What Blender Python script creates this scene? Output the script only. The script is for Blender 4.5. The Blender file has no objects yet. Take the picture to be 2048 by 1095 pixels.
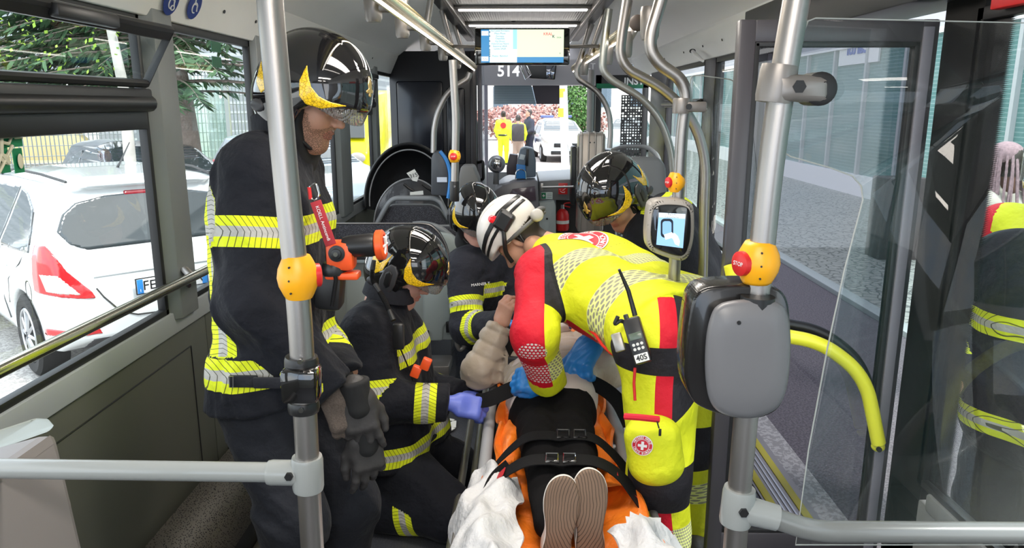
import bpy, bmesh, math, random
import numpy as np
from mathutils import Vector, Matrix, Quaternion
from mathutils.bvhtree import BVHTree
random.seed(7); rng = np.random.default_rng(5)
SC = bpy.context.scene
COL = SC.collection
PI = math.pi
# ---------------------------------------------------------------- camera
FPX = 1490.0
TH = math.atan(337.5/FPX); YAW = math.atan(21*math.cos(TH)/FPX)
CF = np.array([-math.sin(YAW)*math.cos(TH), math.cos(YAW)*math.cos(TH), -math.sin(TH)])
CR = np.array([math.cos(YAW), math.sin(YAW), 0.0]); CU = np.cross(CR, CF)
CC = np.array([0, 0, 1.65])
cam = bpy.data.cameras.new('camera'); camo = bpy.data.objects.new('camera', cam); COL.objects.link(camo)
cam.sensor_fit = 'HORIZONTAL'; cam.sensor_width = 36.0; cam.lens = FPX/2048*36.0
cam.clip_start = 0.05; cam.clip_end = 400
camo.matrix_world = Matrix(((CR[0], CU[0], -CF[0], CC[0]), (CR[1], CU[1], -CF[1], CC[1]), (CR[2], CU[2], -CF[2], CC[2]), (0, 0, 0, 1)))
SC.camera = camo
SC.view_settings.view_transform = 'Standard'; SC.view_settings.look = 'None'
SC.view_settings.gamma = 1.0; SC.view_settings.use_curve_mapping = False
SC.view_settings.exposure = 0.65
SC.cycles.max_bounces = 8; SC.cycles.transparent_max_bounces = 16
SC.cycles.sample_clamp_indirect = 6.0
# ---------------------------------------------------------------- sky and sun
W = bpy.data.worlds.new('sky'); SC.world = W; W.use_nodes = True
nt = W.node_tree; nt.nodes.clear()
wo = nt.nodes.new('ShaderNodeOutputWorld'); wb = nt.nodes.new('ShaderNodeBackground')
tc = nt.nodes.new('ShaderNodeTexCoord'); ns = nt.nodes.new('ShaderNodeTexNoise'); ns.inputs['Scale'].default_value = 2.5; ns.inputs['Detail'].default_value = 5
cr = nt.nodes.new('ShaderNodeValToRGB'); cr.color_ramp.elements[0].position = .35; cr.color_ramp.elements[0].color = (.62, .78, 1, 1)
cr.color_ramp.elements[1].position = .6; cr.color_ramp.elements[1].color = (1, 1, 1, 1)
nt.links.new(tc.outputs['Generated'], ns.inputs['Vector']); nt.links.new(ns.outputs['Fac'], cr.inputs['Fac'])
nt.links.new(cr.outputs['Color'], wb.inputs['Color']); wb.inputs['Strength'].default_value = 2.3
nt.links.new(wb.outputs[0], wo.inputs[0])
sun = bpy.data.lights.new('sun', 'SUN'); sun.energy = 3.0; sun.angle = math.radians(12); sun.color = (1, .96, .9)
suno = bpy.data.objects.new('sun', sun); COL.objects.link(suno)
suno.rotation_euler = Vector((-0.55, 0.30, -1.0)).to_track_quat('-Z', 'Y').to_euler()
# ceiling lamps of the bus itself behind and above the camera (the LED panels run the whole length)
def area(name, loc, sx, sy, e, col=(1, .93, .84), d=(0, 0, -1)):
    l = bpy.data.lights.new(name, 'AREA'); l.shape = 'RECTANGLE'; l.size = sx; l.size_y = sy; l.energy = e; l.color = col
    o = bpy.data.objects.new(name, l); COL.objects.link(o); o.location = loc
    o.rotation_euler = Vector(d).to_track_quat('-Z', 'Y').to_euler(); return o
area('ceiling_lamp', (0, -1.3, 2.17), .8, .25, 16); area('ceiling_lamp', (0, .1, 2.17), .8, .25, 14)
area('ceiling_lamp', (0, 1.7, 2.17), .8, .25, 12); area('ceiling_lamp', (0, 3.2, 2.17), .8, .25, 12)

# ---------------------------------------------------------------- places
def ray(x, y): return CF + CR*(x-1024)/FPX + CU*(547.5-y)/FPX
def P(x, y, Y): d = ray(x, y); return Vector(CC + d*(Y/d[1]))          # a point seen at (x, y) standing Y metres ahead
def PX(x, y, X): d = ray(x, y); return Vector(CC + d*(X/d[0]))
def PZ(x, y, Z): d = ray(x, y); return Vector(CC + d*((Z-1.65)/d[2]))
V = Vector
# ---------------------------------------------------------------- materials
class NT:
    def __init__(s, name):
        s.m = bpy.data.materials.new(name); s.m.use_nodes = True; s.t = s.m.node_tree; s.b = s.t.nodes['Principled BSDF']; s.o = s.t.nodes['Material Output']
    def n(s, k, **kw):
        x = s.t.nodes.new(k)
        for a, b in kw.items(): setattr(x, a, b)
        return x
    def L(s, a, b): s.t.links.new(a, b)
    def val(s, x, sock):
        if isinstance(x, (int, float)): sock.default_value = x
        elif isinstance(x, tuple): sock.default_value = (*x[:3], 1)
        else: s.L(x, sock)
    def math(s, op, a, b=0.0, c=0.0):
        x = s.n('ShaderNodeMath', operation=op)
        s.val(a, x.inputs[0]); s.val(b, x.inputs[1]); s.val(c, x.inputs[2]); return x.outputs[0]
    def attr(s, name): return s.n('ShaderNodeAttribute', attribute_name=name).outputs['Fac']
    def mix(s, f, a, b):
        x = s.n('ShaderNodeMix', data_type='RGBA'); s.val(f, x.inputs[0]); s.val(a, x.inputs[6]); s.val(b, x.inputs[7]); return x.outputs[2]
    def obj(s): return s.n('ShaderNodeTexCoord').outputs['Object']
    def noise(s, scale, detail=3, vec=None, rough=.5):
        x = s.n('ShaderNodeTexNoise'); x.inputs['Scale'].default_value = scale; x.inputs['Detail'].default_value = detail; x.inputs['Roughness'].default_value = rough
        s.L(vec if vec is not None else s.obj(), x.inputs['Vector']); return x.outputs['Fac']
    def vor(s, scale, vec=None, feature='F1'):
        x = s.n('ShaderNodeTexVoronoi', feature=feature); x.inputs['Scale'].default_value = scale
        s.L(vec if vec is not None else s.obj(), x.inputs['Vector']); return x.outputs['Distance']
    def bump(s, h, dist=.002, strength=.6):
        x = s.n('ShaderNodeBump'); x.inputs['Distance'].default_value = dist; x.inputs['Strength'].default_value = strength
        s.L(h, x.inputs['Height']); s.L(x.outputs[0], s.b.inputs['Normal'])
    def sep(s, vec=None):
        x = s.n('ShaderNodeSeparateXYZ'); s.L(vec if vec is not None else s.obj(), x.inputs[0]); return x.outputs
    def base(s, c): s.val(c, s.b.inputs['Base Color'])
    def set(s, **kw):
        for a, b in kw.items(): s.b.inputs[a.replace('_', ' ')].default_value = b
MATS = {}
def mat(name, col, rough=.5, metal=0.0, var=.0, vs=30, bump=0.0, bs=200, coat=0.0, emit=None, es=1.0, spec=None, sheen=0.0):
    if name in MATS: return MATS[name]
    q = NT(name)
    if var:
        f = q.noise(vs, 4); q.base(q.mix(f, tuple(c*(1-var) for c in col), tuple(min(1, c*(1+var)) for c in col)))
    else: q.base(tuple(col))
    q.set(Roughness=rough, Metallic=metal)
    if spec is not None: q.set(Specular_IOR_Level=spec)
    if coat: q.set(Coat_Weight=coat, Coat_Roughness=.05)
    if sheen: q.set(Sheen_Weight=sheen)
    if bump: q.bump(q.noise(bs, 3), bump)
    if emit:
        q.val(tuple(emit), q.b.inputs['Emission Color']); q.b.inputs['Emission Strength'].default_value = es
    MATS[name] = q.m; return q.m
def glass(name, tint=(.9, .97, .95), refl=.08, opac=0.0, dirt=(.7, .7, .7)):
    """thin pane: tinted transparency plus a mirror layer"""
    if name in MATS: return MATS[name]
    q = NT(name); q.t.nodes.remove(q.b)
    tr = q.n('ShaderNodeBsdfTransparent'); q.val(tint, tr.inputs[0])
    gl = q.n('ShaderNodeBsdfGlossy'); gl.inputs['Roughness'].default_value = .02
    fr = q.n('ShaderNodeLayerWeight'); fr.inputs[0].default_value = .5
    f = q.math('ADD', q.math('MULTIPLY', q.math('POWER', fr.outputs[1], 4.0), .55), refl)
    mx = q.n('ShaderNodeMixShader'); q.L(f, mx.inputs[0]); q.L(tr.outputs[0], mx.inputs[1]); q.L(gl.outputs[0], mx.inputs[2])
    out = mx.outputs[0]
    if opac:
        df = q.n('ShaderNodeBsdfDiffuse'); q.val(dirt, df.inputs[0]); m2 = q.n('ShaderNodeMixShader'); m2.inputs[0].default_value = opac
        q.L(out, m2.inputs[1]); q.L(df.outputs[0], m2.inputs[2]); out = m2.outputs[0]
    q.L(out, q.o.inputs[0]); MATS[name] = q.m; return q.m
M_offwhite = mat('ceiling_plastic', (.84, .84, .82), .45, var=.03, vs=4)
M_ceil = mat('ceiling_centre', (.42, .42, .41), .5)
M_panel = mat('grey_wall_panel', (.105, .108, .088), .42, var=.05, vs=3, bump=.0004, bs=500)
M_pillar = mat('pillar_grey', (.22, .235, .235), .4, var=.03)
M_frame = mat('dark_grey_frame', (.05, .046, .053), .35)
M_frameL = mat('aluminium_grey_frame', (.22, .21, .25), .35)
M_rubber = mat('black_rubber', (.012, .012, .013), .45)
M_black = mat('black_plastic', (.014, .014, .015), .35)
M_gloss = mat('gloss_black', (.008, .008, .009), .06, coat=1)
M_steel = mat('satin_steel', (.40, .375, .355), .38, 1.0, bump=.0002, bs=300)
M_polegrey = mat('grey_painted_tube', (.29, .305, .30), .28, coat=.3)
M_joint = mat('grey_cast_joint', (.27, .25, .235), .36, .5)
M_yellow = mat('yellow_plastic', (.92, .42, .01), .38)
M_red = mat('red_plastic', (.62, .02, .02), .35)
M_orange = mat('orange_plastic', (.9, .10, .02), .35)
M_white = mat('white_paint', (.8, .8, .8), .4)
M_paper = mat('white_paper', (.8, .8, .76), .8)
M_grey = mat('mid_grey_plastic', (.20, .205, .21), .45)
M_lgrey = mat('light_grey_plastic', (.36, .40, .39), .5, var=.03)
M_chrome = mat('chrome', (.75, .75, .75), .1, 1.0)
M_blue = mat('blue_plastic', (.03, .22, .6), .4)
M_lime = mat('lime_yellow', (.80, .86, .03), .4)
M_green = mat('green_sign', (.0, .18, .07), .5)
G_win = glass('window_glass', (.93, .97, .96), .05)
G_door = glass('door_glass', (.27, .27, .31), .07)
G_tint = glass('tinted_glass', (.10, .12, .14), .10)
G_part = glass('partition_glass', (.96, .98, .97), .02)
G_visor = glass('visor_glass', (.72, .72, .70), .16, .12, (.6, .6, .6))
# ---------------------------------------------------------------- object helpers
def props(o, label=None, cat=None, group=None, kind=None):
    for k, v in (('label', label), ('category', cat), ('group', group), ('kind', kind)):
        if v: o[k] = v
    return o
def thing(name, label, cat, loc=(0, 0, 0), group=None):
    o = bpy.data.objects.new(name, None); o.empty_display_size = .05; COL.objects.link(o); o.location = loc
    return props(o, label, cat, group)
def rootloc(o):
    v = V((0, 0, 0))
    while o is not None: v = v + V(o.location); o = o.parent
    return v
def halves(name, me):
    """split a left-right mirrored mesh into its two pieces"""
    out = []
    for sg in (1, -1):
        b = bmesh.new(); b.from_mesh(me); bmesh.ops.delete(b, geom=[v for v in b.verts if v.co.y*sg < 0], context='VERTS'); m = bpy.data.meshes.new(name); b.to_mesh(m); b.free()
        for k in list(me.attributes.keys()): pass
        out.append(m)
    return out
def link(name, me, m, parent=None, smooth=True, label=None, origin=None):
    """link world-space mesh data as an object; children are shifted to their parent's frame"""
    if m is not None:
        me.materials.clear()
        for x in (m if isinstance(m, (list, tuple)) else [m]): me.materials.append(x)
    o = bpy.data.objects.new(name, me); COL.objects.link(o)
    if parent is not None:
        me.transform(Matrix.Translation(-rootloc(parent))); o.parent = parent
    else:
        if origin is None:
            n = len(me.vertices); c = np.empty(n*3, dtype=np.float32); me.vertices.foreach_get('co', c); c = c.reshape(-1, 3)
            origin = V(((c[:, 0].min()+c[:, 0].max())/2, (c[:, 1].min()+c[:, 1].max())/2, c[:, 2].min()))
        me.transform(Matrix.Translation(-V(origin))); o.location = origin
    if smooth:
        me.shade_smooth()
    if label: o['label'] = label
    return o
def frame_from(d, up=V((0, 0, 1))):
    d = V(d).normalized(); x = up.cross(d)
    if x.length < 1e-4: x = V((1, 0, 0)).cross(d)
    x.normalize(); y = d.cross(x); return x, y, d
class MB:
    """collects shapes into one mesh"""
    def __init__(s): s.b = bmesh.new()
    def verts(s, vs): return [s.b.verts.new(v) for v in vs]
    def face(s, vs):
        try: return s.b.faces.new(vs)
        except ValueError: return None
    def poly(s, pts): s.face(s.verts(pts)); return s
    def box(s, lo, hi, bev=0.0, M=None, seg=2):
        lo, hi = V(lo), V(hi); t = bmesh.new(); bmesh.ops.create_cube(t, size=1)
        for v in t.verts: v.co = V(((lo.x+hi.x)/2+v.co.x*(hi.x-lo.x), (lo.y+hi.y)/2+v.co.y*(hi.y-lo.y), (lo.z+hi.z)/2+v.co.z*(hi.z-lo.z)))
        if bev: bmesh.ops.bevel(t, geom=list(t.edges), offset=bev, segments=seg, affect='EDGES', profile=.5)
        s.merge(t, M); return s
    def merge(s, t, M=None):
        if M is not None: t.transform(M)
        me = bpy.data.meshes.new('tmp'); t.to_mesh(me); t.free(); s.b.from_mesh(me); bpy.data.meshes.remove(me)
    def rbox(s, c, size, M3=None, bev=.005, seg=2):
        M = Matrix.Translation(V(c)) @ (M3.to_4x4() if M3 is not None else Matrix())
        h = V(size)/2; return s.box(-h, h, bev, M, seg)
    def tube(s, pts, r, seg=14, cap=True, r2=None, closed=False):
        pts = [V(p) for p in pts]; n = len(pts); rings = []; up = None
        for i, p in enumerate(pts):
            if closed: d = (pts[(i+1) % n]-pts[i-1])
            else: d = (pts[min(i+1, n-1)]-pts[max(i-1, 0)])
            d.normalize()
            if up is None: x, y, _ = frame_from(d)
            else:
                x = (up - d*up.dot(d)).normalized(); y = d.cross(x)
            up = x
            rr = r[i] if isinstance(r, (list, tuple)) else r
            rings.append(s.verts([p + (x*math.cos(a)+y*math.sin(a)*(r2 or 1))*rr for a in [2*PI*k/seg for k in range(seg)]]))
        m = n if closed else n-1
        for i in range(m):
            A, B = rings[i], rings[(i+1) % n]
            for k in range(seg): s.face([A[k], A[(k+1) % seg], B[(k+1) % seg], B[k]])
        if cap and not closed: s.face(rings[0][::-1]); s.face(rings[-1])
        return s
    def bent(s, pts, r, rad=.06, seg=14, n=6): return s.tube(fillet(pts, rad, n), r, seg)
    def cyl(s, a, b, r, seg=20, r2=None):
        return s.tube([a, b], [r, r2 if r2 is not None else r], seg)
    def lathe(s, a, b, prof, seg=24):
        """prof: (t along a->b in metres, radius)"""
        a, b = V(a), V(b); x, y, d = frame_from(b-a); rings = []
        for t, r in prof: rings.append(s.verts([a+d*t+(x*math.cos(q)+y*math.sin(q))*max(r, .0004) for q in [2*PI*k/seg for k in range(seg)]]))
        for i in range(len(rings)-1):
            for k in range(seg): s.face([rings[i][k], rings[i][(k+1) % seg], rings[i+1][(k+1) % seg], rings[i+1][k]])
        s.face(rings[0][::-1]); s.face(rings[-1]); return s
    def prism(s, pts, d, bev=0.0):
        t = bmesh.new(); vs = [t.verts.new(V(p)) for p in pts]; f = t.faces.new(vs)
        e = bmesh.ops.extrude_face_region(t, geom=[f]); d = V(d)
        for g in e['geom']:
            if isinstance(g, bmesh.types.BMVert): g.co += d
        bmesh.ops.recalc_face_normals(t, faces=t.faces)
        if bev: bmesh.ops.bevel(t, geom=list(t.edges), offset=bev, segments=2, affect='EDGES', profile=.5)
        s.merge(t); return s
    def ell(s, c, rad, M3=None, u=20, v=12):
        t = bmesh.new(); bmesh.ops.create_uvsphere(t, u_segments=u, v_segments=v, radius=1)
        M = Matrix.Translation(V(c)) @ (M3.to_4x4() if M3 is not None else Matrix()) @ Matrix.Diagonal((*rad, 1)); s.merge(t, M); return s
    def grid(s, fn, nu, nv):
        g = [[s.b.verts.new(V(fn(i/nu, j/nv))) for j in range(nv+1)] for i in range(nu+1)]
        for i in range(nu):
            for j in range(nv): s.face([g[i][j], g[i+1][j], g[i+1][j+1], g[i][j+1]])
        return s
    def solid(s, t):
        bmesh.ops.recalc_face_normals(s.b, faces=s.b.faces); bmesh.ops.solidify(s.b, geom=list(s.b.faces), thickness=t); return s
    def mesh(s, name='m'):
        bmesh.ops.recalc_face_normals(s.b, faces=s.b.faces)
        me = bpy.data.meshes.new(name); s.b.to_mesh(me); s.b.free(); return me
    def build(s, name, m, parent=None, smooth=None, label=None, ang=40, origin=None):
        me = s.mesh(name); o = link(name, me, m, parent, True, label, origin)
        if smooth is None: me.set_sharp_from_angle(angle=math.radians(ang))
        return o
def chaikin(pts, n=2):
    for _ in range(n):
        o = []
        for i in range(len(pts)):
            a, b = pts[i], pts[(i+1) % len(pts)]; o += [tuple(.75*x+.25*y for x, y in zip(a, b)), tuple(.25*x+.75*y for x, y in zip(a, b))]
        pts = o
    return pts
def fillet(pts, rad, n=6):
    pts = [V(p) for p in pts]; out = [pts[0]]
    for i in range(1, len(pts)-1):
        a, b, c = pts[i-1], pts[i], pts[i+1]; u, w = (a-b), (c-b)
        r = min(rad, u.length*.49, w.length*.49); p0 = b+u.normalized()*r; p1 = b+w.normalized()*r
        for k in range(n+1):
            t = k/n; out.append(p0*(1-t)**2+b*2*t*(1-t)+p1*t*t)
    out.append(pts[-1]); return out
def single(o, label, cat, group=None): return props(o, label, cat, group)
def struct(o): o['kind'] = 'structure'; return o
def text_mesh(s, size, ext=.001, bold=False):
    cu = bpy.data.curves.new('t', 'FONT'); cu.body = s; cu.size = size; cu.extrude = ext; cu.align_x = 'CENTER'; cu.align_y = 'CENTER'
    cu.resolution_u = 3
    if bold: cu.offset = size*.02
    o = bpy.data.objects.new('t', cu); COL.objects.link(o); dg = bpy.context.evaluated_depsgraph_get(); dg.update()
    me = bpy.data.meshes.new_from_object(o.evaluated_get(dg)); bpy.data.objects.remove(o); bpy.data.curves.remove(cu); return me
def text_obj(name, s, size, c, xdir, ydir, m, parent, ext=.001, bold=False):
    me = text_mesh(s, size, ext, bold); x = V(xdir).normalized(); y = V(ydir).normalized(); z = x.cross(y).normalized(); y = z.cross(x)
    me.transform(Matrix(((x.x, y.x, z.x, c[0]), (x.y, y.y, z.y, c[1]), (x.z, y.z, z.z, c[2]), (0, 0, 0, 1))))
    return link(name, me, m, parent, smooth=False)
# ---------------------------------------------------------------- implicit surfaces
f32 = np.float32
def A3(v): return np.array(v, dtype=f32)
def rcone(p, a, b, ra, rb):
    a, b = A3(a), A3(b); ba = b-a; l2 = float(ba@ba)+1e-9; t = np.clip((p-a)@ba/l2, 0, 1)
    q = p-a-t[:, None]*ba; return np.sqrt((q*q).sum(1))-(ra+(rb-ra)*t)
def sph(p, c, r): q = p-A3(c); return np.sqrt((q*q).sum(1))-r
def elli(p, c, r, R=None):
    q = p-A3(c)
    if R is not None: q = q@np.array(R, dtype=f32)
    r = A3(r); k0 = np.sqrt(((q/r)**2).sum(1)); k1 = np.sqrt(((q/(r*r))**2).sum(1))+1e-6; return k0*(k0-1)/k1
def rbox(p, c, h, r, R=None):
    q = p-A3(c)
    if R is not None: q = q@np.array(R, dtype=f32)
    q = np.abs(q)-A3(h)+r; return np.sqrt((np.maximum(q, 0)**2).sum(1))+np.minimum(q.max(1), 0)-r
def smin(a, b, k):
    h = np.maximum(k-np.abs(a-b), 0)/k; return np.minimum(a, b)-h*h*k*.25
def smax(a, b, k): return -smin(-a, -b, k)
def poly2(x, y, pts):
    """signed distance to a 2D polygon, negative inside"""
    pts = np.array(pts, dtype=f32); n = len(pts); d = np.full(len(x), 1e9, dtype=f32); s = np.ones(len(x), dtype=f32)
    for i in range(n):
        a = pts[i]; b = pts[i-1]; ex, ey = b-a; wx, wy = x-a[0], y-a[1]
        t = np.clip((wx*ex+wy*ey)/(ex*ex+ey*ey+1e-12), 0, 1); bx, by = wx-ex*t, wy-ey*t; d = np.minimum(d, bx*bx+by*by)
        c1 = y >= a[1]; c2 = y < b[1]; c3 = ex*wy > ey*wx
        fl = (c1 & c2 & c3) | (~c1 & ~c2 & ~c3); s = np.where(fl, -s, s)
    return s*np.sqrt(d)
def wr(p, fr=16, seed=0, ph=(0, 0, 0)):
    """cloth folds: a few crossing warped waves, -1..1"""
    r = np.random.default_rng(seed); o = np.zeros(len(p), dtype=f32)
    w = np.sin(p@A3(r.normal(size=3))*fr*.35+1)*1.6
    for i in range(4):
        d = r.normal(size=3); d /= np.linalg.norm(d); o += (1-2*np.abs(np.sin(p@A3(d)*fr*(.5+.33*i)+w*(1+i*.3)+r.random()*6)))/(1+.5*i)
    return o/2.2
CORN = np.array([[0, 0, 0], [1, 0, 0], [0, 1, 0], [1, 1, 0], [0, 0, 1], [1, 0, 1], [0, 1, 1], [1, 1, 1]])
EDG = [(0, 1), (2, 3), (4, 5), (6, 7), (0, 2), (1, 3), (4, 6), (5, 7), (0, 4), (1, 5), (2, 6), (3, 7)]
def sdf_arrays(f, lo, hi, h, proj=2):
    lo = A3(lo); hi = A3(hi); B = 4; nb = np.ceil((hi-lo)/(h*B)).astype(int)+1; n = nb*B
    ci = np.stack(np.meshgrid(*[np.arange(k) for k in nb], indexing='ij'), -1).reshape(-1, 3)
    cv = f((lo+(ci*B+1.5)*h).astype(f32))
    G = np.repeat(np.repeat(np.repeat(cv.reshape(nb), B, 0), B, 1), B, 2).astype(f32)
    act = np.abs(cv) < h*B*1.6+.006
    bi = ci[act]*B; off = np.stack(np.meshgrid(*[np.arange(B)]*3, indexing='ij'), -1).reshape(-1, 3)
    idx = (bi[:, None, :]+off[None]).reshape(-1, 3)
    G[idx[:, 0], idx[:, 1], idx[:, 2]] = f((lo+idx*h).astype(f32))
    S = G < 0
    S[0], S[-1], S[:, 0], S[:, -1], S[:, :, 0], S[:, :, -1] = [False]*6
    G = np.where(S, np.minimum(G, -1e-6), np.maximum(G, 1e-6))
    cnt = sum(S[c[0]:S.shape[0]-1+c[0], c[1]:S.shape[1]-1+c[1], c[2]:S.shape[2]-1+c[2]].astype(np.int8) for c in CORN)
    cells = np.argwhere((cnt > 0) & (cnt < 8)); vid = np.full(cnt.shape, -1, dtype=np.int64); vid[tuple(cells.T)] = np.arange(len(cells))
    cvs = np.stack([G[cells[:, 0]+c[0], cells[:, 1]+c[1], cells[:, 2]+c[2]] for c in CORN], 1)
    acc = np.zeros((len(cells), 3)); k = np.zeros(len(cells))
    for a, b in EDG:
        va, vb = cvs[:, a], cvs[:, b]; m = (va < 0) != (vb < 0); t = np.where(m, va/(va-vb+1e-12), 0)
        acc += m[:, None]*(CORN[a]+t[:, None]*(CORN[b]-CORN[a])); k += m
    p = lo+(cells+acc/np.maximum(k, 1)[:, None])*h; p = p.astype(f32)
    quads = []
    for ax in range(3):
        sl0 = [slice(None)]*3; sl1 = [slice(None)]*3; sl0[ax] = slice(0, -1); sl1[ax] = slice(1, None)
        e = np.argwhere(S[tuple(sl0)] != S[tuple(sl1)]); fl = S[e[:, 0], e[:, 1], e[:, 2]]
        b, c = (ax+1) % 3, (ax+2) % 3; db = np.zeros(3, int); db[b] = 1; dc = np.zeros(3, int); dc[c] = 1
        q = np.stack([vid[tuple((e-db-dc).T)], vid[tuple((e-dc).T)], vid[tuple(e.T)], vid[tuple((e-db).T)]], 1)
        q[~fl] = q[~fl][:, ::-1]; quads.append(q)
    q = np.concatenate(quads); q = q[(q >= 0).all(1)]
    for _ in range(proj):
        e = h*.5; g = np.stack([f(p+A3(d)*e)-f(p-A3(d)*e) for d in np.eye(3)], 1)/(2*e)
        st = (f(p)/np.maximum((g*g).sum(1), .2))[:, None]*g; ln = np.sqrt((st*st).sum(1))[:, None]+1e-9
        p = (p-st*np.minimum(1, h*.7/ln)).astype(f32)
    return p, q
def np_mesh(name, p, q, attrs=None):
    me = bpy.data.meshes.new(name); me.vertices.add(len(p)); me.vertices.foreach_set('co', np.ascontiguousarray(p, dtype=f32).ravel())
    me.loops.add(q.size); me.loops.foreach_set('vertex_index', q.ravel().astype(np.int32)); me.polygons.add(len(q))
    me.polygons.foreach_set('loop_start', np.arange(0, q.size, 4, dtype=np.int32))
    me.update(calc_edges=True); me.validate()
    for k, v in (attrs or {}).items():
        a = me.attributes.new(k, 'FLOAT', 'POINT')
        if len(v) == len(me.vertices): a.data.foreach_set('value', np.ascontiguousarray(v, dtype=f32))
    return me
def sdf_mesh(name, f, lo, hi, h, feats=None, proj=2):
    p, q = sdf_arrays(f, lo, hi, h, proj); return np_mesh(name, p, q, feats(p) if feats else None)
def M4(o, x, y, z): return Matrix(((x[0], y[0], z[0], o[0]), (x[1], y[1], z[1], o[1]), (x[2], y[2], z[2], o[2]), (0, 0, 0, 1)))
def pose(o, fwd, up):
    """matrix with local +x = fwd and +z close to up"""
    x = V(fwd).normalized(); z = V(up); z = (z-x*z.dot(x)).normalized(); y = z.cross(x); return M4(o, x, y, z)
def join_meshes(name, parts):
    b = bmesh.new()
    for m in parts: b.from_mesh(m); bpy.data.meshes.remove(m)
    me = bpy.data.meshes.new(name); b.to_mesh(me); b.free(); return me
# ================================================================ people: cloth and skin materials
def smask(q, a): return q.math('GREATER_THAN', q.attr(a), 0.0)
def fire_mat(name, base=(.0065, .0075, .012), yellow=(.72, .80, .02)):
    if name in MATS: return MATS[name]
    q = NT(name); s = q.attr('band'); a = q.math('ABSOLUTE', s)
    inb = q.math('LESS_THAN', a, .040); mid = q.math('LESS_THAN', a, .0135)
    h = q.math('ADD', q.attr('hatch'), q.math('MULTIPLY', s, .35)); fr = q.math('FRACT', q.math('MULTIPLY', h, 80.0)); ln = q.math('LESS_THAN', fr, .13)
    c = q.mix(mid, yellow, (.46, .45, .42)); c = q.mix(q.math('MULTIPLY', ln, .9), c, (.04, .045, .02))
    cloth = q.mix(q.noise(9, 3), tuple(x*.7 for x in base), tuple(x*1.5 for x in base))
    q.base(q.mix(inb, cloth, c)); q.set(Roughness=.8, Sheen_Weight=.04)
    q.set(Specular_IOR_Level=.25); q.bump(q.noise(11, 5), .035, .6); MATS[name] = q.m; return q.m
M_fire = fire_mat('navy_fire_cloth'); M_fire2 = fire_mat('washed_navy_fire_cloth', (.013, .014, .021))
M_collar = mat('collar_cloth', (.010, .011, .017), .85, bump=.01, bs=30)
M_firetrs = fire_mat('grey_fire_trousers', (.013, .0145, .02))
def skin_mat(name, c=(.58, .31, .21), hair=(.03, .018, .01)):
    if name in MATS: return MATS[name]
    q = NT(name); n = q.noise(25, 4); k = q.mix(n, tuple(x*.88 for x in c), tuple(min(1, x*1.1) for x in c))
    k = q.mix(q.math('MULTIPLY', smask(q, 'lip'), .6), k, (.45, .14, .11))
    k = q.mix(q.math('MULTIPLY', q.math('MULTIPLY', smask(q, 'beard'), .62), q.math('GREATER_THAN', q.noise(420, 1), .46)), k, tuple(x*1.8 for x in hair))
    k = q.mix(smask(q, 'brow'), k, hair); k = q.mix(smask(q, 'hairm'), k, hair)
    q.base(k); q.set(Roughness=.5, Subsurface_Weight=.08, Subsurface_Scale=.02); q.bump(q.noise(180, 3), .0006, .5); MATS[name] = q.m; return q.m
M_skin = skin_mat('skin'); M_skin2 = skin_mat('fair_skin', (.62, .33, .26), (.05, .03, .02)); M_skinold = skin_mat('older_skin', (.55, .30, .22), (.4, .38, .35))
M_skin_d = skin_mat('dark_skin', (.12, .05, .03))
M_nitrile = mat('blue_nitrile', (.02, .21, .62), .38, var=.1, vs=20, bump=.002, bs=45)
M_nitrile2 = mat('violet_nitrile', (.12, .17, .62), .42, var=.1, vs=20, bump=.002, bs=45)
M_leather = mat('black_leather', (.040, .037, .037), .55, var=.4, vs=40, bump=.002, bs=90)
M_knit = mat('brown_knit', (.11, .085, .07), .9, var=.6, vs=220, bump=.003, bs=260)
def hex_mat():
    q = NT('yellow_reflector'); d = q.vor(120, feature='DISTANCE_TO_EDGE'); q.base(q.mix(q.math('LESS_THAN', d, .06), (.95, .60, .01), (.45, .27, .005)))
    q.set(Roughness=.25, Coat_Weight=.6); return q.m
M_refl = hex_mat()
M_hood = mat('black_hood_cloth', (.012, .012, .013), .85, bump=.002, bs=40)
# ---------------------------------------------------------------- bones
class Bone:
    def __init__(s, lab, a, b, ra, rb=None, flat=False): s.lab = lab; s.a = V(a); s.b = V(b); s.ra = ra; s.rb = rb if rb is not None else ra; s.d = (s.b-s.a).normalized(); s.n = (s.b-s.a).length; s.flat = flat
def bsdf(bones, k=.05, infl=0.0, wa=0.0, fr=14, seed=0, cuts=(), extra=None):
    def f(p):
        d = None
        for b in bones:
            e = rcone(p, b.a, b.b, b.ra, b.rb)
            if b.flat: e = smax(e, (p-A3(b.b))@A3(b.d), .012)
            d = e if d is None else smin(d, e, k)
        if extra is not None: d = smin(d, extra(p), k)
        d = d-infl
        if wa: d = d-wa*wr(p, fr, seed)
        for c, n in cuts: d = smax(d, (p-A3(c))@A3(V(n).normalized()), .01)
        return d
    return f
def bbox(bones, pad=.06):
    pts = np.array([list(b.a) for b in bones]+[list(b.b) for b in bones]); r = max(max(b.ra, b.rb) for b in bones)+pad
    return pts.min(0)-r, pts.max(0)+r
def near(p, bones): return np.argmin(np.stack([rcone(p, b.a, b.b, b.ra, b.rb) for b in bones], 1), 1)
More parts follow.
